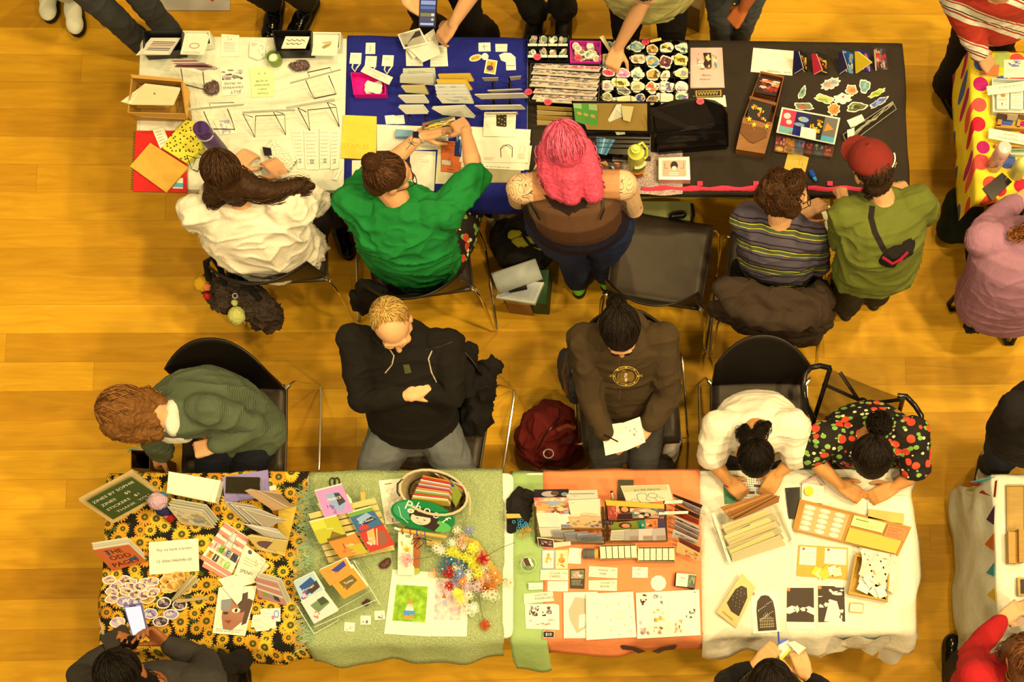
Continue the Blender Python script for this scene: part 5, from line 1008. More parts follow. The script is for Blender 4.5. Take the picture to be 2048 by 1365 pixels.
for j,(xa,ya,xb,yb) in enumerate(rws):
    for i in range(4):
        w4=(xb-xa)/4; x=xa+i*w4; y=ya+(yb-ya)*i/4+14
        q=C2((x+30,y-4),(x+w4+50,y+6),(x+w4+10,y+82),(x-15,y+66)); paper('sticker_packet','clear packet of sticker flakes, %s in the %s row from the back' %(('leftmost','second','third','rightmost')[i],ORD[j]),'packet',lean(q,.075,.085),th=.006,col='#e0c898',pr=[('b',.02,.02,.98,.8,['#9a7058','#6a5a4c','#c8a080','#8a8870','#d8b8a0'] if not (j ==0 and i>1) else ['#e87888','#f0a0a0','#c85060'],24,j*4+i)],group='sticker packets in rows')
tray('acrylic_tray','clear open tray holding the rows of sticker packets','tray',C_((72,430),(548,435),(540,690),(60,690)),.035,'#4a4034|gloss',floor_col='#1c1612')
tray('sticker_tray','large black compartment tray of loose die cut stickers','tray',C_((556,268),(1152,272),(1156,700),(556,700)),.05,'#15110e|gloss',cells=(6,5))
SC=[('white blue',165,260,60,70,('#b8b894','#8a8a74')),('pale oval',260,240,50,55,('#e0d098','#c8b880')),('teal scallop',625,285,135,85,('#88a48c','#5c8488','#b8bc8c')),('tan hat shaped',890,330,100,85,('#c8923c','#e8b860','#8a5c28')),('white stamp',1135,300,130,80,('#f0e4c0','#e0bc20','#5a4c34')),('mint lettered',1400,310,115,80,('#c8d8b0','#5c6050')),
      ('tan lettered',90,470,100,65,('#d8b060','#c09848')),('blue stone',85,600,60,65,('#5c8080','#8aa090')),('cream landscape',650,500,125,85,('#d8c090','#8a6c40','#b08c58')),('blue sun hat',900,540,110,105,('#5c94b0','#e8c040','#e09040')),('plum oval',1120,545,115,110,('#7a3438','#e0a070','#4c2c34')),('yellow bowl',1365,510,140,95,('#e8c450','#6a4c14')),
      ('red wedge',140,730,120,55,('#e84058','#c02840')),('pink jar',395,740,125,85,('#e888a0','#c85a80','#f0c0b0')),('cream jar',635,760,110,110,('#e0dcb4','#5a6470','#b0b890')),('gold portrait',905,765,115,100,('#c8a050','#e8a83c','#5a4834')),('red haired',1110,780,75,95,('#f0c8a0','#7a2c28','#e08870')),('striped oval',1400,745,125,85,('#f0c880','#e08838','#8a8c90')),
      ('floral',130,960,105,90,('#e0b8a0','#c86058','#8aa088')),('yellow lettered',340,900,165,85,('#ecd070','#7a5c1c')),('grey stone',400,1030,110,70,('#8a8468','#6a6450')),('cream shell',635,965,125,95,('#e0cc90','#b09c64')),('orange frog',880,980,105,100,('#f09060','#f0f0d8','#c85838')),('burst lettered',1115,965,145,95,('#f8f0d0','#6a5c70')),('rainbow star',1395,980,120,95,('#e8e4d0','#e09030','#6a78b0','#c8a8a0')),
      ('olive oval',120,1140,95,75,('#a8985c','#8a7c48')),('long cream strip',450,1180,230,55,('#f4dc90',)),('blue gold',690,1160,80,75,('#3c4c90','#c89830','#2c3c78')),('brown bun',890,1190,95,80,('#b08c58','#7a5c3c')),('mint white cat shaped',1110,1170,145,105,('#f0ecd0','#d8dcc0')),('rainbow edged',1395,1140,115,70,('#e8d8a0','#4a7cb0','#6a9a4c','#8a5ca0'))]
for i,(nm,x,y,rx,ry,cs) in enumerate(SC):
    for s_ in range(3):
        f=C3((x+rr.uniform(-12,12)*(2-s_),y+rr.uniform(-10,14)*(2-s_)))[0]; kk=i%4+2
        sticker(nm+' sticker '+('at the bottom of its pile','in the middle of its pile','on top of its pile')[s_]+' in the black sticker tray',*f,rx/8.53,ry/8.53,(i*37)%24-12+s_*5,cs if s_ ==2 else cs[:1],z=T+.026+.008*s_,k=kk,amp=.06+.05*(i%3),ph=i,sd=i,group='stickers in the black tray, '+nm,txt=(('Regrets',.5,'#6a5c70') if nm[:5]=='burst' else ('McCan',.5,'#7a5410') if nm =='yellow bowl' else ('FUCK YEAH',.3,'#4a4c44') if nm[:4]=='mint' and 'letter' in nm else ('Udaddy',.5,'#5a4414') if nm =='yellow lettered' else None) if s_ ==2 else None)
paper('name_strip','wavy cream lettered strip lying over the back left corner of the sticker tray','label',zz(C3((-10,120),(60,90),(190,330),(160,380)),[T+.055]*4),col='#f4dc94'); paper('name_strip','yellow lettered strip behind the sticker tray','label',zz(C3((850,175),(1040,130),(1050,175),(860,215)),[T+.055]*4),col='#f0cc70',pr=[('s',.1,.3,.9,.7,1,'#b08030')])
for i in range(3):paper('art_card','pink art print card beside the sticker tray, %s of three' %('bottom','middle','top')[i],'card',C_((1160+i*2,332-i*3),(1368+(2-i)*6,325),(1386+(2-i)*5,600-i),(1162,604-i*3)),z=T+.002+i*.003,th=.002,col='#f0b898|paper',pr=[('r',.42,.13,.68,.5,'#2c1c14'),('b',.2,.13,.45,.5,['#f0e4d0','#e08070','#e8c8a8'],8,2),('b',.5,.15,.85,.52,['#f0c060','#e8e0c8','#6a8a88','#d89050'],12,4),('b',.2,.4,.8,.55,['#8a4c28','#e0b070'],7,5),('t','Courage',.5,.70,.06,'#6a3428',180),('t','my favorite',.45,.80,.05,'#6a3428',180)] if i ==2 else (),group='pink art cards')
paper('gold_card','black card with gold scroll ornament','card',C_((1185,615),(1385,606),(1386,664),(1190,668)),z=T+.001,col='#241c14',pr=[('r',.06,.12,.94,.88,'#c89c3c'),('r',.1,.2,.9,.8,'#2c2014')]+[('l',[(.14+.1*k,.3),(.18+.1*k,.7),(.22+.1*k,.3)],.003,'#d8ac4c') for k in range(7)])
paper('white_card','white card peeking out below the gold ornament card','card',C_((1180,655),(1400,650),(1410,730),(1240,690)),col=WH)
# framed display and organiser
db=empty('display_case',P(*C_((670,950))[0],T),'black display case with a tan lid panel behind the pink haired vendor','case')
q=[P(*C_(p)[0],T+z) for p,z in (((350,695),.21),((890,700),.21),((890,905),.10),((440,895),.10))]; mb=MB(); mb.slab(q,.012,'#15110e|gloss'); lid=mb.build('lid',db)
mb=MB(); mb.slab([q[0]*.94+q[2]*.06+V((0,0,.004)),q[1]*.95+q[3]*.05+V((0,0,.004)),q[2]*.96+q[0]*.04+V((0,0,.004)),q[3]*.96+q[1]*.04+V((0,0,.004))],.002,'#a07c34|paper'); mb.build('panel',lid)
block('case',None,None,C_((440,912),(893,920),(890,1065),(520,1045)),T,.07,'#17120f|gloss',parent=db)
for k in range(3):MB().tube([P(*C_((460,945+k*30))[0],T+.074),P(*C_((885,952+k*30))[0],T+.074)],.0025,'#2c241c|gloss',6).build('wire',db)
paper('teal_print','teal and cream striped print lying in the black display case','print',zz(C_((520,932),(650,955),(590,1060),(522,1045)),[T+.075]*4),col='#4a7c8c',pr=[('r',.0,.0,.2,1,'#2c5868'),('r',.4,0,.5,1,'#8ab0a8'),('r',.7,0,.85,1,'#2c5868')])
paper('order_card','green printed sheet clipped to the tan display panel','sheet',zz(C_((362,705),(525,712),(530,870),(378,828)),(T+.22,T+.22,T+.13,T+.14)),col='#5c9838',pr=[('r',.0,.0,.35,.25,'#a8bc70'),('r',.65,0,1,.25,'#a8bc70')]+[('e',x,.5,.11,.08,'#c8a048') for x in (.22,.5,.8)])
paper('receipt','crumpled white receipt stuck on the display panel','receipt',zz(C_((658,715),(690,712),(728,960),(600,818)),(T+.22,T+.22,T+.12,T+.15)),col='#f0e4bc',pr=[('s',.2,.2,.8,.8,6,'#b0a480')]); paper('yellow_note','pale yellow note under the crumpled receipt','note',zz(C_((690,722),(776,728),(752,832),(705,820)),(T+.217,T+.217,T+.155,T+.16)),col='#d8c078')
ao=empty('organiser_stand',P(*C_((1160,900))[0],T),'tall black arched organiser stand beside the pink tin','organiser'); AR=((905,790),(925,745),(970,712),(1060,685),(1160,676),(1250,676),(1330,690),(1385,722),(1412,775))
mb=MB(); mb.slab([P(*C_(p)[0],T+.24-(p[1]>740)*.02) for p in AR]+[P(*C_(p)[0],T+.05) for p in ((1412,985),(945,1025))],.006,'#1c1610|gloss'); mb.build('back_panel',ao)
for y,y2 in ((905,870),(975,950)):mb=MB(); mb.slab([P(*C_(p)[0],T+z) for p,z in (((925,y-45),.14),((1405,y2-30),.14),((1408,y2),.15),((930,y),.15))],.004,'#0e0b09|gloss'); mb.build('shelf',ao)
for p,p2 in (((905,790),(945,1040)),((1412,775),(1416,1000))):MB().tube([P(*C_(p)[0],T+.24),P(*C_(p2)[0],T+.02)],.006,'#0e0b09|gloss').build('side_rail',ao)
block('base',None,None,C_((940,1005),(1412,980),(1414,1002),(946,1042)),T,.03,'#0e0b09|gloss',parent=ao)
for k in range(4):zr('%s tan card divider from the back under the packet rows' %ORD[k],C_((115,722+k*34),(355,738+k*32),(358,764+k*32),(118,752+k*34)),('#c8983c','#d8b468')[k%2],1,t_=.10,b_=.07,grp='tan card dividers')
mb=MB(); g=[[P(*C_((630+480*i/12-(j<3)*0,1040+290*j/8+6*math.sin(i*.9)*(j ==8)))[0],T+.003+.002*math.sin(i*2+j)) for i in range(13)] for j in range(9)]; mb.sheet(g,'towel2'); tag(mb.build('speckled_towel',None,'all'),'speckled pinkish towel under the yellow bottle','towel')
tb=block('tin','pink tin box with a dark dog illustration on its lid','tin',C_((946,1076),(1156,1070),(1162,1228),(946,1226)),T+.003,.05,'#eca07c|gloss',pr=[('r',.12,.14,.88,.86,'#e8a880'),('l',[(.2,.25),(.2,.5),(.3,.5)],.002,INK),('l',[(.8,.25),(.8,.5),(.7,.5)],.002,INK),('e',.5,.38,.12,.2,'#2c2018'),('e',.5,.5,.08,.1,'#e8c8a0'),('r',.35,.68,.62,.8,'#f0e4c8'),('l',[(.36,.74),(.6,.74)],.002,INK),('e',.84,.7,.05,.07,'#d8b440')])
c=P(*C_((790,1010))[0],T+.27); b0=V((c.x,c.y,T)); bt=empty('water_bottle',b0,'lemon yellow flask with carry loop and stickers','bottle')
mb=MB(); mb.lathe([(.036,0),(.040,.005),(.040,.17),(.036,.195),(0,.195)],b0,(0,0,1),'#d0c440|gloss'); by_=mb.build('body',bt,True); mb=MB()
for k,cc_ in enumerate(('#8a3c18','#c87828','#5c5c20','#e8d890')):mb.tube([b0+V((.0405*math.cos(t*.25-2.4+k*.2),.0405*math.sin(t*.25-2.4+k*.2),.03+k*.035)) for t in range(7)],.010,cc_,6)
mb.build('stickers',by_,True); MB().lathe([(.037,.195),(.039,.20),(.039,.222),(.026,.235),(.022,.258),(.014,.262),(.012,.27),(0,.27)],b0,(0,0,1),'#e8e050|gloss').build('cap',bt,True)
MB().tube([b0+V(p) for p in ((.012,.018,.262),(.03,.03,.262),(.052,.012,.235),(.050,-.010,.20),(.038,-.022,.195))],.006,'#d8d040|gloss',8).build('carry_loop',bt,True)
paper('smartphone','phone with painted case beside the yellow flask','phone',C_((590,1100),(700,1106),(706,1190),(625,1180)),z=T+.006,th=.009,col='#2a1410|gloss',pr=[('b',.08,.08,.92,.92,['#b8c8c0','#c83c28','#d89030','#5a2818'],10,3)])
mb=MB(); g=[]
for i in range(41):x=1283+i*12.4; g.append([P(x,373+2*math.sin(i*1.3),T+.010),P(x,379+1.5*math.sin(i*.9),T+.012),P(x,386+2*math.sin(i*1.1),T-.02)])
mb.sheet([list(r) for r in zip(*g)],'#e83c4c|fabric'); rs=mb.build('trim_strip',None,'all'); tag(rs,'crinkled red and yellow strip along the front edge of the black cloth','strip')
mb=MB(); mb.sheet([[P(1283+i*12.4,y+2*math.sin(i*.8+k),z) for i in range(41)] for k,(y,z) in enumerate(((385,T-.012),(390,T-.045),(397,T-.085)))],'#a89a20|fabric'); mb.build('yellow_border',rs,'all')
for x in (1400,1512,1660):mb=MB(); mb.slab([P(*p,T+.013) for p in rect(x,367,11,9,0)],.002,'#e83c4c|fabric'); mb.build('tab',rs)

# ===== right part of the black cloth =====
paper('sign','large white bank transfer sign at the back of the black cloth','sign',D_((500,326),(776,348),(766,516),(482,490)),col=WH,th=.002,pr=[('t','TRANSFER',.55,.90,.11,INK,180),('t','BANK',.88,.90,.10,INK,180),('s',.6,.45,.95,.7,3,'#c8bc98')])
BZ=[('black booklet with a yellow bird cover, leftmost',((248,130),(378,185),(390,462),(252,400)),'#2c2820',['#f0a020','#f8c838','#d86018'],((190,152),(252,156),(300,452),(186,462)),'#1c1c3c'),
      ('black booklet with a yellow bird cover and red pages',((490,150),(655,205),(658,480),(492,452)),'#2c2820',['#f0a020','#f8c838','#d86018'],((430,195),(492,190),(560,462),(455,470)),'#c82838'),
      ('blue booklet with pale floral cover',((848,130),(1004,185),(1008,465),(850,418)),'#1c58a0',['#c8d8c8','#e0c898','#7ab0d0','#a8a070'],((800,165),(852,168),(900,458),(804,468)),'#241c3c'),
      ('violet booklet with orange insect cover',((1060,128),(1222,190),(1240,440),(1090,400)),'#3c2c98',['#4a90b0','#f09030','#c850a0','#e8c0a0'],((1018,158),(1062,158),(1200,445),(1030,455)),'#e8c020'),
      ('red and grey abstract booklet, rightmost',((1290,105),(1430,110),(1500,400),(1320,412)),'#4a3c38',['#c83838','#8a7068','#e04828','#5c6068','#d8a878'],((1280,140),(1300,108),(1330,400),(1300,418)),'#c8a078')]
for i,(lb,q,c,cs,q2,c2) in enumerate(BZ):
    r=empty('booklet',P(*D2(q[3])[0],T),lb+', standing half open','booklet','illustrated booklets standing on the black cloth')
    for k in range(3):paper('page',None,None,zz(D2(*[(x+k*9,y+k*2) for x,y in q2]),(T+.12,T+.13,T+.004,T+.004)),th=.0012,col=(c2,WH,c2)[k],parent=r)
    paper('cover',None,None,zz(D2(*q),(T+.135,T+.12,T+.003,T+.008)),th=.0012,col=c,pr=[('b',.12,.2,.88,.7,cs,11,i+3),('l',[(.1,.75),(.4,.8),(.55,.86),(.9,.9)],.006,cs[1])] if i<2 else [('b',.05,.05,.95,.95,cs,20,i+3)],parent=r)
STK=[('grey and coral striped fish sticker',690,598,135,70,-22,('#b8a890','#e08860','#8a9080'),9),('green squid sticker',305,720,42,95,25,('#7a9470','#4c6a50'),3),('orange goldfish sticker',975,685,82,75,20,('#e89050','#d86c38'),5),('green manta ray sticker',1155,630,75,95,0,('#6a8c78','#8aa88c'),3),
       ('lime green caterpillar sticker',1322,725,125,38,-27,('#a8b030','#8a9428'),7),('pale green nudibranch sticker',605,805,135,58,14,('#b8bc58','#8a9c48'),4),('white and red ruffled sea creature sticker',855,800,120,70,-5,('#e8c8b0','#d86850','#f0e8d0'),6),('spotted brown cod sticker',325,905,135,52,5,('#7a7850','#4a4430','#c85838'),4),
       ('orange sunfish sticker with broad border',735,945,82,90,10,('#e88838','#d87028'),8),('dark green seaweed fish sticker',1045,915,140,65,-8,('#5a5c2c','#9aa04c','#3c3424'),3),('blue and tan sea slug sticker',1350,850,140,42,-30,('#4c5c8c','#8a7a94','#7a8cb0'),5)]
for i,(lb,x,y,rx,ry,a,cs,k) in enumerate(STK):sticker(lb+' on the black cloth',*D2((x,y))[0],rx/6.824,ry/6.824,a,cs,z=T+.0015*(i%3),k=k,amp=.13,ph=i*.8,sd=i+9,n=36,group='sea creature stickers')
wb=tray('wooden_box','long wooden box with carved clasp holding small zines','box',D_((550,484),(712,520),(632,850),(432,805)),.055,'#8a4c1c|wood',th=.008,floor_col='#6a3814|wood')
block('lid',None,None,D_((430,802),(634,850),(578,1050),(382,1018)),T,.058,'#a0642c|wood','#5c2410|wood',parent=wb)
mb=MB(); mb.slab([P(*D_(p)[0],T+.064) for p in ((425,840),(600,880),(590,935),(530,965),(500,978),(470,965),(412,905))],.006,'#7a4418|wood'); mb.build('clasp',wb); block('divider',None,None,D_((478,655),(658,700),(652,720),(472,672)),T,.056,'#8a4c1c|wood',parent=wb)
for i in range(4):paper('zine','red and black zine with illegible title in the back compartment of the wooden box','zine',zz(D_((545-i*3,515+i*4),(690,548+i*3),(655,662-i*2),(510,630)),(T+.045+i*.006,T+.045+i*.006,T+.05+i*.006,T+.05+i*.006)),th=.002,col='#2c1814',pr=[('b',.02,.05,.98,.7,['#d04828','#e87040','#8a1c18','#f0b080'],22,2),('s',.35,.6,.9,.85,3,'#c82838')] if i ==3 else (),group='zines in the back of the wooden box')
for i in range(3):paper('zine','black zine with a yellow bird in the front compartment of the wooden box','zine',zz(D_((485-i*3,682+i*2),(632,715+i*2),(590,842-i),(455,800)),[T+.05+i*.006]*4),th=.002,col='#1c1814',pr=[('b',.1,.15,.6,.8,['#f0a020','#f8c030','#d86818'],9,4),('b',.65,.4,.95,.95,['#f0a020','#d84818','#f0d040'],6,6)] if i ==2 else (),group='zines in the front of the wooden box')
for i,(x,y) in enumerate(((472,812),(505,850),(592,862))):
    cx,cy=D_((x,y))[0]; mb=MB(); mb.slab([P(cx+r*math.cos(t*.628-1.57),cy+r*math.sin(t*.628-1.57),T+.068) for t,r in ((t,6 if t%2 ==0 else 2.8) for t in range(10))],.003,'#f0b828|gloss'); o=mb.build('star_charm'); tag(o,'gold star charm on the wooden box, '+('upper left','middle','right')[i],'charm','gold star charms'); MB().tube([P(cx,cy,T+.067),P(cx-2,cy+6,T+.066),P(cx+2,cy+11,T+.066)],.001,'#c8a040|gloss',5).build('chain',o)
br=D_((695,732),(1094,806),(1056,985),(657,905)); paper('postcard_sheet','large sheet of bird and insect pictures leaning in a clear holder','print',zz(br,(T+.14,T+.14,T+.06,T+.06)),col=WH,th=.003,pr=[('r',.03,.05,.26,.70,'#d83848'),('r',.26,.05,.51,.70,'#241c50'),('r',.51,.05,.75,.95,'#2a2824'),('r',.75,.05,.97,.75,'#7a7060'),('r',.03,.7,.26,.95,'#78b8a8'),('r',.26,.7,.51,.95,'#1c2478'),('r',.75,.75,.97,.95,'#58a8c8'),
    ('e',.12,.28,.06,.12,'#e8c8d0'),('e',.17,.5,.05,.09,'#e8c8d0'),('e',.40,.3,.09,.1,'#8aa8a8'),('g',[(.3,.28),(.35,.22),(.36,.34)],'#e8a830'),('e',.35,.52,.09,.07,'#7a98a0'),('b',.53,.2,.73,.7,['#f0a020','#f8c030','#d86818','#f0b020'],12,3),('g',[(.77,.6),(.80,.25),(.93,.45)],'#e89030'),('b',.06,.75,.24,.92,['#d84830','#e8c040'],5,2)])
ah=empty('acrylic_holder',P(*D_((850,1000))[0],T),'clear acrylic holder full of picture cards below the large print','holder')
mb=MB(); mb.slab([P(*D_(p)[0],T+.045) for p in ((655,905),(1060,990),(1045,1085),(640,1030))],.003,'#ffffff|glass'); mb.build('front_panel',ah)
for i in range(6):paper('picture_card','dark picture card lying in the acrylic holder, '+('first','second','third','fourth','fifth','sixth')[i]+' from the left','card',[(x,y,T+.012+.004*(i%2)) for x,y in D_((658+i*66,925+i*13),(722+i*66,938+i*13),(708+i*66,1045+i*6),(642+i*66,1032+i*6))],th=.002,col=('#8a2c30','#b87830','#5a6878','#3c2018','#2c3438','#6a2820')[i],pr=[('b',.05,.05,.95,.5,[('#e0a080','#e88030','#d85848','#c83028','#b0a060','#e06040')[i],'#2c1c18'],9,i),('r',0,.55,1,.6,'#1a1410'),('e',.5,.8,.4,.14,('#c8a830','#7a5820','#6a4c28','#7a3018','#4a4a30','#8a4830')[i])])
paper('note','small white note in front of the bird picture sheet','note',zz(D_((828,864),(930,884),(925,955),(818,935)),[T+.155]*4),col=WH,pr=[('s',.2,.3,.8,.7,2,'#c8bc98')])
paper('card','white price card leaning at the clear tube box','card',D_((1138,822),(1240,780),(1266,828),(1165,872)),z=T+.002,col=WH,pr=[('s',.2,.3,.8,.7,2,'#d8ccac')]); paper('card','small rolled white label on the clear tube box','card',D_((1140,888),(1190,872),(1190,920),(1145,945)),z=T+.035,col='#ece4b4')
tb=empty('acrylic_box',P(*D_((1295,855))[0],T),'long clear tube box with tangled silver chains','box'); q=D_((1450,693),(1476,745),(1142,992),(1113,918)); mb=MB(); mb.slab([P(x,y,T+.028) for x,y in q],.027,'#ffffff|glass'); mb.build('case',tb)
for a,b in ((0,1),(1,2),(2,3),(3,0)):MB().tube([P(*q[a],T+.029),P(*q[b],T+.029)],.0014,'#b8ac84|gloss',5).build('edge',tb)
rr=random.Random(11)
for k in range(7):pts=[P(*D_((1160+i*42+rr.uniform(-8,8),935-i*33+rr.uniform(-14,14)))[0],T+.030+rr.uniform(0,.004)) for i in range(8)]; MB().tube(pts,.0016,'#a8986c|gloss',5).build('chain',tb,True)
paper('envelope','yellow envelope with small writing at the front of the black cloth','envelope',D_((742,1026),(880,1076),(836,1250),(704,1168)),z=T+.002,col='#dcb03c|paper',pr=[('l',[(.6,.2),(.65,.4)],.0015,'#8a6c20'),('l',[(.75,.25),(.8,.45)],.0015,'#8a6c20')])
for i,q in enumerate((((1110,1050),(1145,1028),(1160,1060),(1125,1080)),((1445,1095),(1480,1110),(1465,1150),(1440,1140)))):paper('note','yellow note corner sticking out %s of the red cap' %('left','right')[i],'note',D_(*q),z=T+.002,col='#e8c050')
c=P(*D_((905,1205))[0],T); mb=MB(); mb.caps([c+V((-.008,.018,.012)),c+V((0,0,.014))],[.013,.015],'#1c4c98|gloss'); sh=tag(mb.build('pencil_sharpener',None,True),'blue egg shaped pencil sharpener','sharpener'); MB().caps([c+V((.006,-.012,.012)),c+V((.012,-.022,.012))],[.011,.009],'#3c8cb0|gloss').build('shavings_cup',sh,True)
block('notebook','pale cream pad on the lap of the vendor in striped top','notebook',zz([(1642,399),(1680,428),(1646,497),(1626,470)],[.66]*4),0,.012,'#ecdc98|paper')
block('notebook','brown covered book under the cream pad','notebook',zz([(1606,412),(1642,404),(1640,470),(1615,465)],[.64]*4),0,.012,'#2c140c|paper')
# ===== polka dot table =====
def strip(lab,q,tx,z=T,rot=180,h=.34,nm='sign'):return paper(nm,lab,'sign',q,z=z,col=WH,pr=[('t',t,.5,v,h,'#7a6c50',rot) for t,v in tx])
paper('printed_sheet','white sheet with a blue crest at the right edge','sheet',I_((670,158),(900,158),(900,300),(672,304)),z=T+.001,col=WH,pr=[('b',.1,.05,.6,.4,['#6a6cb0','#8a88c0'],10,3),('s',.1,.55,.9,.9,4,'#c8c0b0')])
for i in range(4):paper('card','orange and cream card under the fingers on the polka dot cloth','card',zz(I_((500,215-i*2),(640,200+i),(628,285+i*3),(488,275+i*5)),[T+.004+.005*(3-i)]*4),th=.003,col=('#d87838','#e89850','#e8d0a0','#c8a878')[i],group='orange cards on the polka dot cloth')
tray('white_box','shallow white box of small booklets at the right edge','box',I_((578,308),(900,318),(900,588),(584,578)),.04,'#e8e0c4|paper')
for i in range(3):paper('booklet','white sudoku booklet, %s in the shallow box' %('left','middle','right')[i],'booklet',I_((615+i*112,360),(720+i*112,362),(715+i*112,555),(618+i*110,552)),z=T+.012,th=.012,col=WH,pr=[('t','I',.75,.82,.14,INK,180),('g',[(.35,.75),(.5,.75),(.425,.9)],'#d84828'),('t','Sudoku',.45,.63,.13,'#8a7050',180),('e',.5,.45,.2,.07,'#d8842c')] if i ==0 else [('s',.1,.1,.9,.9,8,'#b8a078')])
strip('long white strip with an upside down account number',zz(I_((534,372),(900,320),(900,400),(545,444)),[T+.05]*4),(('01-0142-0574501-00',.35),),h=.3)
strip('long white handwritten strip with a name and number',zz(I_((556,708),(900,770),(900,855),(548,790)),[T+.05]*4),(('Jake Perry',.28),('01-0142-0574501-00',.70)),rot=0,h=.3)
wr=empty('wooden_display',P(*I_((740,650))[0],T),'slatted wooden display rack on the polka dot cloth','rack')
for q in (((640,585),(900,600),(900,620),(630,610)),((620,680),(900,700),(900,720),(606,702)),((640,590),(670,592),(650,690),(615,690)),((790,600),(815,600),(800,700),(775,700)),((600,830),(900,850),(900,870),(604,850))):block('slat',None,None,I_(*q),T,.035,'#c88a34|wood',parent=wr)
for i in range(3):paper('card','dark edged card leaning in the slatted wooden display','card',lean(I_((620+i*90,590+i*5),(700+i*90,600+i*5),(685+i*90,650),(606+i*90,640)),.07,.03),col=('#5a4030','#c8b080','#8a6040')[i],group='cards in the slatted display')
tray('pencil_tray','oval cream tray with a green pen','tray',I_((715,875),(900,872),(900,925),(730,920)),.03,'#d8d0a0|gloss'); MB and tag(MB().tube([P(*I_((735,890))[0],T+.035),P(*I_((890,892))[0],T+.035)],.004,'#2c7a28|gloss').build('pen'),'green pen lying in the cream tray','pen')
c=P(*I_((680,865))[0],T+.23); b0=V((c.x,c.y,T)); bt=empty('water_bottle',b0,'pale pink bottle with brush lettering on the polka dot cloth','bottle')
MB().lathe([(.034,0),(.037,.005),(.037,.155),(.034,.17),(0,.17)],b0,(0,0,1),'#e8a484|gloss').build('body',bt,True); MB().lathe([(.036,.17),(.037,.175),(.036,.225),(.030,.235),(0,.238)],b0,(0,0,1),'#f0b898|gloss').build('cap',bt,True)
MB().tube([b0+V((-.038*math.cos(t*.2),-.038*math.sin(t*.2+.3),.03+.008*t+.012*(t%2))) for t in range(9)],.0015,INK,5).build('lettering',bt)
c=P(*I_((840,975))[0],T+.16); b0=V((c.x,c.y,T)); mb=MB(); mb.lathe([(.034,0),(.038,.005),(.038,.12),(.03,.15),(.02,.16),(0,.16)],b0,(0,0,1),'#d8cc60|gloss'); tag(mb.build('water_bottle',None,True),'yellow bottle with a drawn emblem at the right edge','bottle')
block('smartphone','black phone lying on the polka dot cloth','phone',I_((660,1066),(740,1138),(578,1290),(502,1192)),T,.009,'#181210|gloss','#c8b88c',pr=[('r',.05,.03,.95,.97,'#241c1a|gloss')])
# ===== bunting table =====
tray('wooden_tray','shallow wooden tray on the bunting table','tray',J_((467,412),(560,412),(560,640),(470,640)),.02,'#c09038|wood')
block('wooden_box','wooden box lying on the bunting table','box',J_((475,640),(526,640),(526,790),(478,790)),T,.06,'#c48c34|wood'); block('wooden_box','tall wooden crate at the frame edge on the bunting table','box',J_((526,625),(560,625),(560,785),(528,785)),T,.09,'#b8822c|wood'); block('framed_picture','small framed dark picture on the bunting table','frame',J_((520,860),(560,860),(560,948),(524,948)),T,.03,'#c8963c|wood',pr=[('r',.3,.1,.9,.9,'#241c1c')])
block('purple_cloth','lilac scarf end on the bunting table','cloth',J_((480,1000),(530,985),(545,1030),(490,1035)),T,.01,'#b89cb0|fabric'); block('gift_pack','brown glittery packet in the hands over the bunting table','packet',J_((470,1050),(560,1025),(560,1090),(490,1100)),.93,.03,'#a88460|paper')
BN=[('turquoise',((290,398),(410,375),(330,408)),'#58b0a0',.60),('red patterned',((420,388),(412,472),(332,450)),'#a82c24',.62),('purple patterned',((408,512),(404,605),(368,580)),'#4c3048',.60),('orange',((405,645),(402,730),(360,700)),'#e07020',.60),('teal patterned',((405,788),(406,855),(368,838)),'#3c9488',.60),('yellow',((410,910),(416,980),(372,942)),'#e0b030',.60),('lime green',((268,438),(335,418),(300,446)),'#b8b428',.55),('crimson',((268,395),(350,408),(320,418)),'#b82c28',.57)]
ct_=bvh(bpy.data.objects['bunting_table_cloth']); O_=V((0,0,H))
for nm,q,c,z in BN:
    pts=[]
    for x,y in J_(*q):
        dr=(P(x,y,0)-O_).normalized(); ht=ct_.ray_cast(O_,dr)[0]; pts.append((ht or P(x,y,z))-dr*.02)
    mb=MB(); mb.slab(pts,.002,c+'|fabric'); tag(mb.build('bunting_flag'),nm+' bunting flag hanging at the corner table','flag','bunting flags')
# ===== sunflower cloth =====
lb=E_((90,228),(430,45),(620,192),(300,372)); brd=block('letter_board','green felt letter board in a pale wooden frame','sign',zz(lb,(.98,.98,.80,.80)),0,.018,'#e0b868|wood'); 
qq=[P(x,y,z+.019) for x,y,z in zz(E_((135,228),(418,78),(582,192),(302,345)),(.98,.98,.80,.80))]; A1,B1,C1,D1=[p for p in qq]
g=MB(); g.slab(qq,.002,'#4c5a24|fabric'); n_=(B1-A1).cross(D1-A1).normalized(); n_=n_ if n_.z>0 else -n_; prints(g,qq,[('l',[(.02,.04+i*.04),(.98,.04+i*.04)],.0012,'#3c481c') for i in range(24)]); fb=g.build('felt',brd)
for it in (('t','ZINES BY SOPHIE',.50,.15,.13,'#f8f0d4'),('t','ZINES      $5',.42,.38,.13,'#f8f0d4'),('t','STICKERS   $1',.46,.60,.13,'#f8f0d4'),('t','THANK  YOU',.56,.82,.13,'#f8f0d4'),('e',.80,.95,.04,.05,'#f8f0d4')):g=MB(); prints(g,[p+n_*.003 for p in qq],[it]); g.build('lettering',brd)
bk=block('white_box','long cream cardboard box at the back of the sunflower cloth','box',E_((650,42),(978,100),(940,240),(638,178)),T,.05,WH,pr=[('l',[(.93,.02),(.88,.98)],.002,'#c8b88c')])
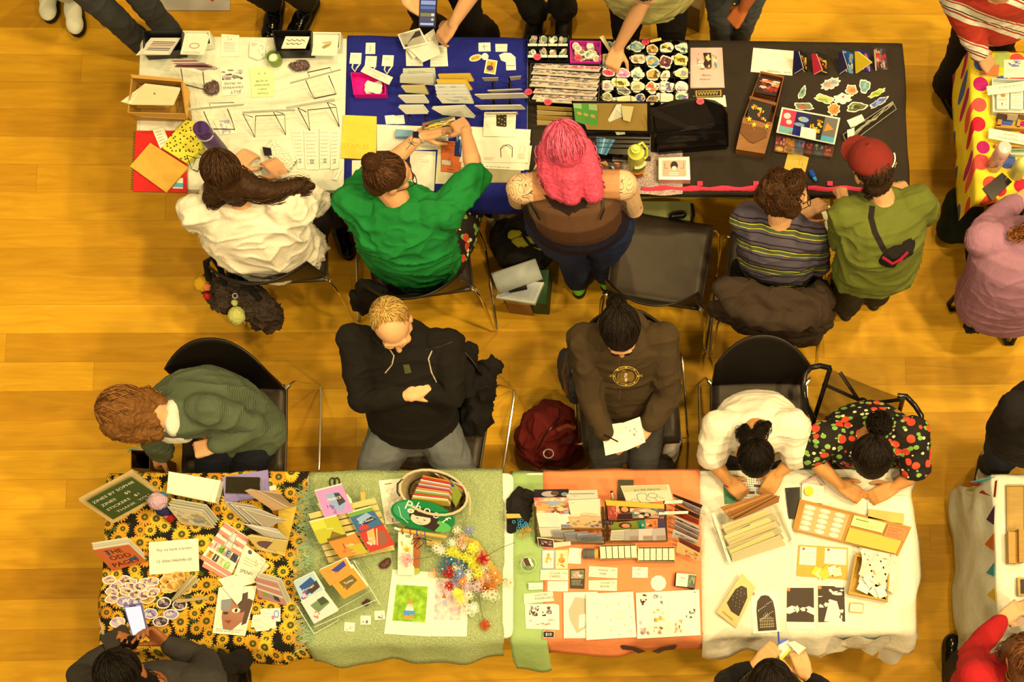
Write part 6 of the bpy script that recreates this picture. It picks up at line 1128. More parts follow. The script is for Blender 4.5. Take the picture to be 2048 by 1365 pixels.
paper('purple_book','lilac book with yellow line pattern under the phone','book',E_((985,78),(1272,32),(1282,200),(1005,238)),th=.012,col='#9a84a8|paper',side='#e8dcb8',pr=[('r',.04+.06*i,.1+.07*(i*7%5),.045+.06*i,.5+.08*(i*3%5),'#d8c070') for i in range(15)])
block('smartphone','dark phone lying on the lilac book','phone',E_((1012,76),(1222,80),(1220,182),(1006,178)),T+.014,.009,'#2c2410|gloss','#14100c')
paper('slip','small white slip beside the lilac book','slip',E_((1275,135),(1325,130),(1325,160),(1280,162)),col=WH)
# knitted doll
c=P(*E_((575,240))[0],.86); c=V((c.x,c.y,T+.05)); dl=empty('knitted_doll',V((c.x,c.y,T)),'small knitted doll in a pink and white hat with red shoes','doll')
g=MB(); g.ell(c+V((0,.01,.055)),(.042,.040,.042),'x'); organic('hat',g,'#d8a8a0|knit',dl,.004,2,.006,40.); g=MB(); g.ell(c+V((.012,.036,.05)),(.03,.015,.02),'x'); organic('hat_band',g,'#2c7c8c|knit',dl,.004,2,.004,40.)
g=MB(); g.ell(c+V((.008,-.02,0)),(.036,.034,.04),'x'); organic('body',g,'#2c2c50|knit',dl,.004,2,.005,40.)
for dx,dy in ((.030,-.055),(.05,-.03),(.04,-.005)):g=MB(); g.ell(c+V((dx,dy,-.025)),(.016,.022,.018),'x'); organic('shoe',g,'#b01c1c|knit',dl,.004,2,.004,40.)
g=MB(); g.ell(c+V((.015,-.048,-.005)),.012,'#e86850|knit'); g.build('ball',dl,True)
def book(name,label,q,zs,th,col,pr,edge='#e8d8a8',cat='zine',group=None,n=3,dy=2.5,dx=1.5):
    r=empty(name,P(q[3][0],q[3][1],T),label,cat,group)
    for k in range(n,0,-1):paper('page',None,None,zz([(x+dx*k,y-dy*k) for x,y in q],[z+.004*k*0 for z in zs]),th=th,col=edge if k%2 else '#d8c494',parent=r)
    paper('cover',None,None,zz(q,zs),th=th,col=col,pr=pr,parent=r); return r
book('zine','pale watercolour covered zine standing beside the knitted doll',E_((640,262),(860,300),(948,400),(730,372)),(T+.13,T+.13,T+.01,T+.01),.002,'#e8d098',[('b',.1,.15,.95,.9,['#8a9ca0','#d8b060','#b8a878','#c8a060','#f0dca8'],18,3),('l',[(.1,.1),(.4,.3),(.5,.6),(.8,.7)],.002,INK)],dy=5,dx=3)
book('zine','orange zine titled the odd pages in black brush letters',E_((175,540),(400,505),(520,610),(300,668)),(T+.12,T+.12,T+.01,T+.01),.002,'#c8602c',[('b',.1,.1,.9,.8,['#4c5460','#5c5c5c'],4,2),('t','THE',.48,.2,.28,'#1c1410'),('t','ODD',.52,.48,.28,'#1c1410'),('t','PAGES',.5,.80,.28,'#1c1410')],dy=5,dx=-1)
paper('sign','white bank transfer sign with account number on the sunflower cloth','sign',zz(E_((526,488),(836,462),(842,668),(530,692)),(T+.03,T+.03,T+.006,T+.006)),th=.002,col='#faf2d4',pr=[('t','Pay via bank transfer:',.52,.27,.125,'#4a4438'),('t','12-3066-0460046-00',.50,.62,.125,'#4a4438')])
iz=E_((1005,360),(1155,462),(1035,705),(848,590)); q=iz
paper('zine','zine with red patterned cover and ransom letter title about identity','zine',zz(q,[T+.012]*4),th=.006,col='#f4e4bc',side='#e8d8b0',pr=[('r',0,y,1,y+.10,'#e08468') for y in (.02,.20,.38,.56,.9)]+[('g',[(.42,.08),(.60,.08),(.66,.45),(.38,.45)],'#d8c8a4'),('l',[(.42,.45),(.44,.12),(.52,.05),(.6,.12),(.64,.45)],.0015,INK),('t','FRAGMENTED',.5,.30,.07,'#5a2818')]+[('r',.08+i*.23,.48,.27+i*.23,.66,('#e8b8a0','#8ab040','#9a9c94','#3c4448')[i]) for i in range(4)]+[('t','IdEN'[i],.175+i*.23,.57,.19,('#b84830','#2c3c14','#2c2c28','#1c2428')[i]) for i in range(4)]+[('r',.10+i*.2,.72,.26+i*.2,.88,('#d89838','#4a3c30','#d8c888','#90b848')[i]) for i in range(4)]+[('t','TITY'[i],.18+i*.2,.80,.17,('#8a3c20','#e8dcb8','#8aa040','#e8f0a8')[i]) for i in range(4)])
paper('zine','second red patterned zine peeking out below the identity zine','zine',E_((880,590),(1035,690),(1010,720),(860,640)),z=T+.004,th=.005,col='#e08468',pr=[('r',0,.3,1,.5,'#f4e4bc')])
for i,q in enumerate((((1150,530),(1285,635),(1215,705),(1095,690)),((1130,500),(1262,600),(1190,720),(1060,690)))):paper('zine',('undermost spend zine with green print','cream zine titled spend on top of its twin')[i],'zine',E_(*q),z=T+.004+.008*i,th=.005,col=('#dcc890','#ecd8a8')[i],pr=[('t','SPEND',.5,.82,.17,'#1c1410'),('e',.3,.12,.09,.07,'#5a4858'),('s',.2,.3,.8,.6,3,'#e0a860'),('b',.6,.05,.95,.5,['#b8b070','#c8b888'],6,3)] if i else [('b',.1,.1,.9,.9,['#b8b070','#c8b888'],6,5)])
# fan of standing zines
yb=E2((1290,370),(1450,365),(1290,1050),(960,1000)); paper('board','yellow card stand behind the fanned spend zines','stand',zz(E2((1210,380),(1455,365),(1290,1052),(1180,1000)),(T+.05,T+.05,T+.02,T+.02)),th=.003,col='#d8ac38|paper')
rr=random.Random(21)
for k in range(9):paper('zine','grey spend zine fanned open in the middle of the yellow stand','zine',zz(E2((440+k*36,300+k*14-8),(800+k*48,330+k*26),(1345-k*4,575-k*2),(740+k*40,590+k*10)),(T+.15,T+.15,T+.06+.008*k,T+.05+.006*k)),th=.0015,col=('#b8a078','#d8c49c','#8a7c60','#e8dcb4')[k%4],pr=[('r',.06,.4,.3,.9,'#8a6c68'),('t','SPEND',.45,.35,.2,'#2c2018')] if k ==0 else (),group='spend zines fanned in the middle')
for k in range(6):paper('zine','brown zine fanned at the back of the yellow stand','zine',zz(E2((745+k*14,150-k*5),(1200+k*10,160+k*10),(1370+k*3,375-k*3),(1105-k*12+30,425-k*26)),(T+.16,T+.15,T+.09+.006*k,T+.07+.006*k)),th=.0015,col=('#c89c68','#b08c60','#e0c898','#a88458')[k%4],group='zines fanned at the back')
for k in range(6):paper('zine','cream and mauve zine fanned in front of the yellow stand','zine',zz(E2((720+k*26,600+k*8),(1180+k*14,670+k*14),(1340-k*3,830-k*4),(1100+k*10,820-k*6)),(T+.12,T+.11,T+.05+.005*k,T+.04+.005*k)),th=.0015,col=('#d8bca0','#e8d8b0','#b89888','#f0e4c0')[k%4],group='zines fanned at the front')
for k in range(4):paper('zine','yellow spend zine with dark oval lowest in the fan','zine',zz(E2((770+k*20,770-k*8),(1330,830+k*6),(1285-k*4,1035-k*8),(930+k*30,960-k*12)),(T+.07,T+.07,T+.012+.005*k,T+.012+.005*k)),th=.002,col=('#d8b458','#e8d090','#c8a860')[k%3],pr=[('e',.5,.5,.36,.3,'#6a4c48')] if k ==0 else (),group='yellow zines lowest in the fan')
# sticker heaps
rr=random.Random(31)
for i in range(16):x,y=E_((300+(i%5)*62+rr.uniform(-22,22),735+(i//5)*38+rr.uniform(-14,14)))[0]; sticker('mauve and brown sticker loose in the heap left of the sign',x,y,14,9,rr.uniform(-30,30),('#c8a08c','#5a3440','#8a6878','#e0b870'),z=T+.0015*i,k=4,amp=.08,ph=i,sd=i,group='mauve stickers heaped on the sunflower cloth')
for i in range(9):x,y=E_((660+rr.uniform(-45,90),735+rr.uniform(-40,45)))[0]; sticker('amber lace pattern sticker heaped below the sign',x,y,15,11,rr.uniform(-40,40),('#d89c40','#e8b860','#b87828'),z=T+.0015*i,k=5,amp=.08,ph=i,sd=i+4,group='amber stickers heaped below the sign',border='#ecc878')
for i,(x,y,cs) in enumerate(((370,860,0),(440,860,0),(330,990,1),(520,840,2),(620,868,3),(720,880,3),(535,935,0),(665,940,0),(600,985,3))):sticker(('purple bear print','pink round','amber lace','black lettered')[cs]+' sticker near the phone, '+('far left','left of centre','lowest left','above the phone','upper middle','far right','right of the phone','lower right','lowest middle')[i],*E_((x,y))[0],15.5,11,(i*31)%30-12,(('#a890b0','#7a6080','#d8c8b0'),('#d8b0b0','#a890b0','#f0d8c8'),('#d89c40','#b87828'),('#3c2c30','#c8a890','#8a7078'))[cs],z=T+.003+.0015*i,k=2,amp=.05,ph=i,sd=i)
for k in range(4):paper('zine','thin folded zine standing among the stickers','zine',zz(E_((790+k*16,690+k*8),(800+k*14,700+k*8),(670+k*8,862-k*4),(660+k*8,855-k*4)),(T+.12,T+.12,T+.01,T+.01)),th=.004,col=('#c8a868','#e0c890')[k%2],group='folded zines among the stickers')
paper('zine','thin folded zine lying flat among the stickers','zine',zz(E_((690,850),(890,828),(905,842),(700,870)),[T+.03]*4),th=.006,col='#b89868')
paper('zine','white zine with a collaged face cover, front','zine',zz(E_((965,770),(1205,760),(1130,1075),(925,1058)),[T+.012]*4),z=0,th=.004,col='#f4e8c0',pr=[('g',[(.18,.3),(.62,.22),(.92,.35),(.85,.7),(.55,.92),(.3,.9),(.2,.65)],'#a86c48'),('g',[(.12,.28),(.42,.25),(.4,.5),(.15,.5)],'#8a8478'),('g',[(.5,.2),(.8,.12),(.9,.5),(.7,.55)],'#5a4030'),('e',.58,.5,.12,.05,'#e8d0a8'),('e',.58,.5,.04,.04,'#2c1c14'),('e',.3,.56,.08,.03,'#4a3020'),('g',[(.3,.72),(.5,.70),(.45,.78)],'#8a3c30'),('g',[(.85,.25),(1.,.3),(.95,.75),(.82,.8)],'#5a3c2c'),('s',.1,.88,.9,.96,2,'#a89878')])
for i,q in enumerate((((960,720),(1060,690),(1160,740),(1000,770)),((1030,700),(1165,690),(1200,740),(1060,780)),((985,765),(1120,760),(1110,850),(1080,880)))):paper('paper_slip','white slip on top of the face zine, '+('left','right','lower')[i],'slip',E_(*q),z=T+.018+.003*i,col='#faf0cc')
book('zine','thin zine with red patterned cover standing right of the face zine',E_((1195,710),(1330,745),(1390,905),(1215,830)),(T+.12,T+.12,T+.01,T+.01),.002,'#d89078',[('r',0,.2,1,.3,'#f0dcb0'),('r',0,.5,1,.6,'#f0dcb0'),('r',.2,.6,.35,.8,'#8ab040'),('r',.4,.6,.55,.8,'#9a9c94'),('r',.6,.6,.8,.8,'#3c4448')],dy=3,dx=3)
for i,q in enumerate((((1180,945),(1320,930),(1325,1030),(1165,1022)),((1225,905),(1352,900),(1352,985),(1232,985)),((1170,985),(1300,1000),(1280,1040),(1200,1048)))):paper('business_card','small white card %s with purple logo on the sunflower cloth' %('underneath','on top','in front')[i],'card',E_(*q),z=T+.001+(0,.002,.004)[i],col='#faf2d4',pr=[('s',.1,.3,.6,.7,3,'#a8a0b0')]+([('e',.8,.45,.14,.3,'#7a88b0'),('e',.8,.45,.09,.2,'#e8d0b0'),('e',.62,.7,.08,.15,'#c87088')] if i ==1 else []))
block('smartphone','phone with glowing white screen held over the stickers','phone',zz(E_((366,885),(478,872),(524,1075),(425,1090)),(1.19,1.19,1.14,1.14)),0,.010,'#6a6088|gloss',pr=[('r',.06,.06,.94,.96,'#ffffff|screen'),('r',.06,.03,.94,.07,'#a8a0c0|screen'),('r',.3,.03,.7,.06,'#141018')])
cm=empty('camera',P(*E_((330,1090))[0],1.12),'black compact camera hanging in front of the visitor at the lower left','camera'); c=P(*E_((325,1090))[0],1.13)
MB().box(c,(.10,.07,.05),'#14110e|plastic',Matrix.Rotation(.5,3,'Z')).build('body',cm); MB().lathe([(.028,0),(.03,.01),(.03,.05),(.026,.052),(0,.046)],c+V((.03,-.01,.0)),(.9,-.2,.3),'#100e0c|gloss').build('lens',cm,True)
paper('card','pale patterned card held at the lower left beside the camera','card',zz(E_((212,965),(225,990),(275,1140),(248,1145)),(1.12,1.12,1.10,1.10)),th=.002,col='#c8a088')

# ===== green towel =====
mb=MB()
for dx in (-14,16):
    q=F_((270+dx*1.0,120))[0]; mb.tube([P(q[0]+7*math.cos(t*.6)*.8,q[1]+9*math.sin(t*.6),T+.006) for t in range(11)],.0028,'#1c1814|plastic',6,closed=True)
mb.tube([P(*F_((262,140))[0],T+.006),P(*F_((285,205))[0],T+.004)],.0035,'#b8b0a0|gloss',5); tag(mb.build('scissors',None,True),'pair of scissors with black handles on the green towel','scissors')
pr_=empty('pallet_stand',P(*F_((390,460))[0],T),'pale wooden pallet stand propping up travel cards','stand')
for k in range(8):
    t0,t1=k/8,(k+.82)/8; L=lambda t:(90+145*t,335+345*t); R_=lambda t:(545+140*t,225+365*t); z=T+.11-.085*t0
    paper('slat',None,None,zz(F_(L(t0),R_(t0),R_(t1),L(t1)),[z]*4),th=.008,col='#e8c468|wood',parent=pr_)
paper('peg',None,None,zz(F_((445,185),(478,180),(485,265),(455,275)),(T+.13,T+.13,T+.10,T+.10)),th=.008,col='#e0b850|wood',parent=pr_)
for p in (((160,345),(300,660)),((480,245),(620,600))):MB().tube([P(*F_(p[0])[0],T+.095),P(*F_(p[1])[0],T+.008)],.007,'#c89c40|wood',6).build('support',pr_)
cards=[('pink gradient travel card with lavender on the pallet stand',((137,182),(322,135),(395,320),(205,362)),'#c884a8',[('g',[(.3,.2),(.75,.2),(.9,.6),(.7,.9),(.4,.8)],'#8a98b0'),('g',[(.6,.22),(.78,.25),(.9,.6),(.62,.7)],'#3c3038'),('b',.15,.55,.45,.95,['#8a70a0','#7a5c90'],8,2),('t','FRANCE',.55,.42,.13,WH)]),
         ('yellow green travel card, left on the pallet stand',((100,395),(285,350),(355,490),(170,540)),'#b4a824',[('r',0,0,.5,.4,'#c8bc38'),('g',[(.4,.9),(.6,.6),(.95,.95)],'#7a6018'),('l',[(.45,.45),(.7,.5)],.003,'#e0d878'),('r',.3,.88,1,1,'#5c4c14')]),
         ('blue and green travel card with a city view on the pallet stand',((360,335),(520,290),(600,405),(430,465)),'#2c5c78',[('r',0,0,1,.2,'#6a9430'),('g',[(.2,.35),(.7,.2),(.9,.6),(.3,.75)],'#8aa0b0'),('g',[(.3,.6),(.8,.45),(.9,.65),(.35,.78)],'#1c2c3c'),('e',.3,.85,.2,.13,'#b83030'),('t','New Zealand',.5,.6,.12,WH)]),
         ('orange and olive travel card at the front of the pallet stand',((228,525),(410,468),(497,600),(310,640)),'#d87c28',[('r',.5,.5,1,1,'#b89c28'),('b',.2,.6,.6,.95,['#c85838','#8a8c30','#d86c48'],8,4),('t','India',.6,.45,.18,WH),('l',[(.4,.3),(.36,.6)],.003,'#5a3414')]),
         ('red travel card with white blossom on the pallet stand',((430,460),(600,405),(682,545),(510,600)),'#b83020',[('g',[(.3,.1),(.6,.05),(.4,.7),(.15,.6)],'#d8a050'),('g',[(.6,.2),(.9,.3),(.85,.8),(.5,.9)],'#8a5038'),('b',.05,.4,.4,.75,['#f0d8d0','#e8b8a8'],7,3),('l',[(.7,.1),(.4,.8)],.004,'#e8c070')])]
for i,(lb,q,c,pr) in enumerate(cards):book('travel_card',lb,F_(*q),[T+.142-.008*i]*2+[T+.132-.008*i]*2,.0025,c,pr,n=2,dy=1.2,dx=-.8,cat='card',group='travel cards on the pallet stand')
for k in range(3):paper('card_sleeve','white card sleeve behind the pink travel card','card',zz(F_((150+k*60,265-k*8),(360+k*10,200+k*12),(395+k*8,300+k*10),(200+k*50,355-k*4)),[T+.10+k*.002]*4),col='#f0e8cc',th=.002,group='sleeves behind the pink travel card')
ac=empty('acrylic_holder',P(*F_((300,900))[0],T),'clear acrylic holder of square travel cards at the lower left of the towel','holder')
mb=MB(); mb.slab([P(*F_(p)[0],T+z) for p,z in (((10,960),.03),((400,655),.10),((580,955),.03),((130,1155),.01))],.002,'#ffffff|glass'); mb.build('plate',ac)
for a,b in (((400,655,.11),(580,955,.05)),((10,960,.05),(130,1155,.02)),((130,1110,.04),(560,920,.04)),((285,990,.02),(520,860,.02)),((400,655,.11),(440,680,.06)),((130,1155,.02),(300,1060,.02))):MB().tube([P(*F_(a[:2])[0],T+a[2]),P(*F_(b[:2])[0],T+b[2])],.0016,'#e8e4b8|gloss',5).build('edge',ac)
c2=[('orange travel card with blue shape behind another in the clear holder',((162,722),(345,640),(390,715),(240,830)),'#d88830',[('g',[(.35,.3),(.9,.1),(.9,.5),(.5,.6)],'#2c3878'),('b',.2,.3,.5,.6,['#d85040'],4,2)]),
      ('orange travel card with olive landscape in the clear holder',((215,775),(385,688),(495,835),(335,918)),'#e08c28',[('g',[(.25,.35),(.8,.3),(.85,.6),(.3,.75)],'#6a5420'),('b',.15,.4,.5,.7,['#a8a838','#8a5c28'],6,3),('t','Turkey',.55,.5,.12,WH)]),
      ('white and blue travel card at the left of the clear holder',((-12,800),(122,735),(198,862),(50,945)),'#a8b8c0',[('g',[(.15,.3),(.8,.15),(.95,.7),(.3,.8)],'#1c4878'),('g',[(.4,.6),(.95,.4),(.95,.75),(.5,.85)],'#3c2c20'),('b',0,.6,.35,1,['#7a5080','#b04060'],7,3),('t','Portugal',.5,.55,.14,WH)]),
      ('beige travel card with a green photo shape, lowest in the clear holder',((38,935),(190,862),(292,1000),(130,1088)),'#d8c8a8',[('g',[(.25,.3),(.85,.2),(.95,.55),(.35,.7)],'#6a7c48'),('g',[(.6,.22),(.88,.2),(.95,.5),(.6,.5)],'#3c4428'),('b',.1,.6,.4,.9,['#c84838','#d87060'],6,3)])]
for i,(lb,q,c,pr) in enumerate(c2):book('travel_card',lb,F_(*q),[T+.115-.012*i]*2+[T+.10-.012*i]*2,.0025,c,pr,n=2,dy=1.5,dx=1.2,cat='card',group='travel cards in the clear holder')
for lb,x,y,r in (('small dark purple crystal lying in the clear holder',480,948,.012),('wire wrapped brown stone on the towel',608,685,.018)):g=MB(); c=P(*F_((x,y))[0],T+.014); g.ell(c,(r*1.3,r,r*.8),'x'); g.ell(c+V((r*.8,r*.8,0)),(r,r,r*.7),'x'); tag(organic('stone',g,'#5a3028|gloss',None,.003,1,.004,60.),lb,'stone')
for i,(x,y,c) in enumerate(((372,1108,'#e89838'),(482,1062,'#5a5860'),(578,1028,'#8a6040'))):paper('square_sticker','small white square sticker with a %s drawing on the towel' %('orange','grey','brown')[i],'sticker',rect(*F_((x,y))[0],21,18,(4,0,-6)[i]),z=T+.002,col=WH,pr=[('b',.2,.3,.8,.9,[c,'#d8c0a0','#6a5848'],7,i)],group='square stickers on the towel')
paper('drawing_sheet','white sheet with orange line drawing behind the oval sign','sheet',F_((570,108),(760,90),(800,390),(618,408)),z=T+.002,col='#f8ecc8',pr=[('l',[(.2,.1),(.45,.09)],.004,'#a84828'),('l',[(.2,.25),(.5,.2),(.35,.35),(.2,.25)],.0012,'#c87858'),('l',[(.3,.5),(.15,.75),(.3,.8),(.5,.45),(.3,.5)],.0012,'#c87858'),('l',[(.5,.45),(.75,.4),(.85,.7),(.6,.8)],.0012,'#c87858'),('t','ESSE',.45,.92,.12,'#6a2c20')])
paper('art_print','white sheet with a garden gnome lying in green grass','print',F_((665,715),(955,735),(928,1175),(608,1155)),z=T+.003,col='#fcf6dc',pr=[('r',.14,.23,.86,.79,'grasspic'),('g',[(.42,.52),(.50,.42),(.56,.52)],'#e08828'),('e',.49,.55,.07,.035,'#e8b890'),('e',.49,.60,.09,.05,'#f0e8d8'),('g',[(.36,.62),(.62,.62),(.60,.70),(.38,.70)],'#4c88b8'),('e',.43,.73,.07,.035,'#e09030'),('e',.55,.71,.06,.03,'#d88828')])
paper('art_print','white sheet with a faint pink picture beside the gnome print','print',F_((945,770),(1190,780),(1172,1175),(930,1172)),z=T+.002,col='#fcf6dc',pr=[('r',.06,.05,.80,.72,'palepic'),('g',[(.25,.35),(.32,.25),(.38,.35)],'#c86848'),('e',.34,.42,.06,.04,'#a8a8b0')])
# basket of envelopes
bc=P(*F_((945,200))[0],T); bk_=empty('fabric_basket',bc,'woven oval basket packed with coloured zines on the green towel','basket')
rim=[P(*F_((945+235*math.cos(t*.262)*math.cos(.25)-148*math.sin(t*.262)*math.sin(.25),190+235*math.cos(t*.262)*math.sin(.25)+148*math.sin(t*.262)*math.cos(.25)))[0],T+.12) for t in range(24)]; cc=sum(rim,V((0,0,0)))/24
g=[]
for k in range(5):g.append([V((cc.x+(p.x-cc.x)*(.86+.035*k),cc.y+(p.y-cc.y)*(.86+.035*k),T+.004+.029*k)) for p in rim+rim[:1]])
o=MB().sheet(g,'#c8a868|fabric').build('wall',bk_,'all'); s=o.modifiers.new('t','SOLIDIFY'); s.thickness=.006
MB().tube(rim,.0065,'#d8bc80|fabric',8,closed=True).build('rim',bk_,True); mb=MB(); mb.slab([V((cc.x+(p.x-cc.x)*.85,cc.y+(p.y-cc.y)*.85,T+.006)) for p in rim],.004,'#8a6c3c|fabric'); mb.build('bottom',bk_)
MB().tube([P(*F_(p)[0],T+z) for p,z in (((745,90),.12),((700,130),.13),((698,185),.12),((715,215),.11))],.004,'#3c3024|fabric').build('handle',bk_,True); MB().tube([P(*F_(p)[0],T+z) for p,z in (((1180,185),.12),((1195,240),.11),((1190,345),.06))],.005,'#d8c080|fabric').build('handle',bk_,True)
EC=('#e08030','#c83028','#e8d8b8','#d86838','#c8bca8','#b83c48','#e89838','#d8d0c0','#8a9838','#e04830','#f0e4c8','#b89c28')
for i in range(12):
    t=i/11; paper('zine',('orange','red','cream','rust','grey','crimson','amber','pale grey','olive','scarlet','white','mustard')[i]+' zine standing in the oval basket','zine',zz(F_((870-t*75,78+t*150),(1060-t*20,118+t*135),(1085-t*25,150+t*135),(880-t*75,105+t*155)),(T+.15-.02*t,T+.14-.02*t,T+.11-.02*t,T+.12-.02*t)),th=.005,col=EC[i]+'|paper')
for i in range(6):paper('zine','coloured zine filed crosswise at the right of the oval basket, '+('first','second','third','fourth','fifth','sixth')[i],'zine',zz(F_((955+i*22,62+i*8),(1150-i*3,150+i*12),(1140-i*8,215+i*16),(1060+i*2,150+i*18)),(T+.145,T+.13,T+.06,T+.08)),th=.003,col=('#e8d0b0','#c83828','#8a9c30','#d88838','#3c5878','#a8b038')[i]+'|paper')
q=[F_((872+225*math.cos(t*.262)*math.cos(.22)-100*math.sin(t*.262)*math.sin(.22),348+225*math.cos(t*.262)*math.sin(.22)+100*math.sin(t*.262)*math.cos(.22)))[0] for t in range(24)]
mb=MB(); mb.slab([P(x,y,T+.13-.06*(y-1000)/60) for x,y in q],.004,'#1c7838|gloss'); sg=mb.build('oval_sign'); tag(sg,'green oval painted sign with a black haired face and puffy lettering','sign')
g=MB(); qq=[P(x,y,T+.135-.06*(y-1000)/60) for x,y in F_((670,205),(1125,305),(1075,490),(620,392))]
prints(g,qq,[('e',.25,.45,.2,.32,'#2c8c50'),('e',.75,.75,.2,.2,'#58a848'),('e',.52,.55,.22,.30,'#2c1c14'),('g',[(.55,.5),(.78,.7),(.72,.95),(.5,.85)],'#2c1c14'),('e',.48,.62,.15,.22,'#e8c090'),('g',[(.33,.5),(.45,.36),(.6,.42),(.62,.52),(.4,.55)],'#2c1c14'),('e',.31,.42,.05,.08,'#f0dcb0'),('e',.31,.42,.02,.03,'#e09030'),('e',.43,.62,.02,.015,'#2c1c14'),('e',.54,.64,.02,.015,'#2c1c14'),('l',[(.45,.74),(.49,.77),(.53,.75)],.0015,'#a84838'),('l',[(.12,.35),(.2,.7),(.32,.85)],.003,'#c8d8a0')]); g.build('painted_face',sg)
for i,ch_ in enumerate('Phoof'):
    g=MB(); u=.26+i*.145; v=.24-.09*math.sin(i/4*3.14)+i*.055; prints(g,[p+V((0,0,.002)) for p in qq],[('t',ch_,u,v+.02,.46,'#f0dcb0',-8-i*7)]); g.build('letter',sg)
# hanging zine
hg=empty('hanging_zine',P(*F_((800,600))[0],T),'folded illustrated zine tied to a wooden dowel','zine'); MB().tube([P(*F_(p)[0],T+.10) for p in ((720,445),(1035,495))],.009,'#e0b048|wood',10).build('dowel',hg,True); MB().tube([P(*F_(p)[0],T+.10) for p in ((680,432),(722,447))],.006,'#f0e4c8|gloss',8).build('dowel_tip',hg,True)
paper('page',None,None,zz(F_((705,458),(805,470),(815,755),(700,752)),(T+.09,T+.09,T+.03,T+.03)),th=.002,col='#f4e8c4',pr=[('b',.05,.05,.95,.45,['#e8b038','#c89c30','#8a9c50','#e0d078'],8,3),('b',.2,.5,.9,.85,['#f0b8a8','#e8a090'],5,3)],parent=hg); paper('page',None,None,zz(F_((812,480),(858,490),(852,745),(803,748)),(T+.10,T+.10,T+.03,T+.03)),th=.002,col='#b0622c',pr=[('r',0,.85,1,1,'#a8b038')],parent=hg)
for x,c in ((735,'#8a4830'),(790,'#c83028'),(835,'#3c4c9c'),(865,'#e07868'),(890,'#6a5cb0')):q=F_((x,445+(x-735)*.12))[0]; cn=P(q[0],q[1]+3,T+.10); MB().tube([cn+V((0,.013*math.cos(t*.6),.013*math.sin(t*.6))) for t in range(11)],.0022,c+'|fabric',5,closed=True).build('thread',hg,True)
MB().tube([P(*F_(p)[0],T+.115) for p in ((855,498),(800,510),(795,545),(850,500),(880,535),(835,575),(815,560),(852,500),(935,522))],.002,'#2c1c14|fabric',6).build('bow',hg,True)
paper('wood_block','small wooden block beside the dowel','block',F_((895,500),(1000,520),(1000,560),(900,552)),z=T+.01,th=.02,col='#e0b850|wood')
# beaded flowers
def flower(lb,x,y,z,r,c,cc_='#e8c040',npet=6,tilt=(0,0,1),stem=None,kind=0,sd=0):
    rr=random.Random(sd); c0=P(*F_((x,y))[0],T+z); n=V(tilt).normalized(); u=n.orthogonal().normalized(); w_=n.cross(u); rt=empty('beaded_flower',c0,lb,'flower','wire and bead flowers')
    mb=MB()
    for k in range(npet):
        a=6.283*k/npet+sd; d=u*math.cos(a)+w_*math.sin(a); e=n.cross(d); L=r*rr.uniform(.85,1.1); wd=L*(.30 if npet>6 else .42)
        for s_ in ((1.,.62) if kind ==0 else (1.,.8,.6,.4,.2)):mb.tube([c0+d*(L*.55*(1-math.cos(t*.785)))*s_*.98+e*wd*math.sin(t*.785)*s_+n*(.004+.25*L*math.sin(t*.39)*.6) for t in range(9)],.0013 if kind ==0 else .0018,c+'|gloss',4,closed=True)
    mb.build('petals',rt); MB().ell(c0+n*.006,(.005,.005,.004),cc_+'|gloss',None,8,6).build('centre',rt,True)
    if stem:MB().tube([c0-n*.002]+[P(*F_(p[:2])[0],T+p[2]) for p in stem],.0013,'#4c4c20',5).build('stem',rt,True)
bo=tag(MB().slab([P(*F_(p)[0],T+z) for p,z in (((1140,480),.03),((1250,520),.03),((1425,790),.02),((1320,900),.02),((1180,760),.02))],.012,'#e0b040|wood').build('flower_board'),'yellow wooden board under the beaded flowers','board')
FL=[('white','#f4f0dc'),('yellow','#f0d838'),('blue','#3c6878'),('cream','#e8dca8'),('peach','#e8a070'),('slate','#7a84a0'),('orange','#e08838'),('deep red','#a81c1c'),('pale pink','#e8b8a8'),('black','#2c2824')]
PT=[(1110,450,0),(1190,450,5),(1080,530,3),(1130,550,4),(965,570,3),(1000,590,0),(1060,600,1),(1105,620,1),(1165,600,9),(1215,570,1),(1230,600,3),(1180,640,1),(1140,500,4),(1030,660,2),(1070,650,2),(1010,710,2),(1120,670,2),(1150,690,2),(1105,705,0),(1050,735,7),(1185,765,0),(1215,660,1),(1240,700,1),(1130,745,5),(955,740,4),(1260,750,1),(1320,765,4),(1290,700,3),(1350,830,6),(1380,790,6),(1300,840,7),(1245,835,8),(1180,830,8),(1055,825,7),(1090,785,5),(1110,880,1),(1130,920,1),(1185,890,0),(1220,980,0),(1300,890,3),(1270,800,4),(1370,740,6),(1195,720,3),(1085,590,1),(1155,560,3),(1235,640,1),(1345,890,3),(1150,800,6)]
rr=random.Random(41)
for i,(x,y,c) in enumerate(PT):flower('%s beaded wire flower in the bunch beside the gnome print' %FL[c][0],x,y,.035+rr.uniform(0,.05),rr.uniform(.020,.031),FL[c][1],('#e8c040','#c86828','#f0e0a0')[i%3],(5,6,8)[i%3],(rr.uniform(-.5,.5),rr.uniform(-.5,.3),1),sd=i,kind=int(c in (1,7) and i%2),stem=[(x+rr.uniform(-40,40),y+rr.uniform(20,60),.02)])
flower('large red beaded flower on a long wire at the right of the bunch',1282,638,.11,.034,'#a81820','#8a1018',5,(.1,-.2,1),[(1330,610,.10),(1400,570,.07),(1505,530,.06)],1,3); flower('pale pink spidery beaded flower on a long wire over the hanging zine',770,645,.10,.030,'#e89888','#d87058',9,(-.2,-.1,1),[(860,640,.09),(960,620,.07)],0,5)
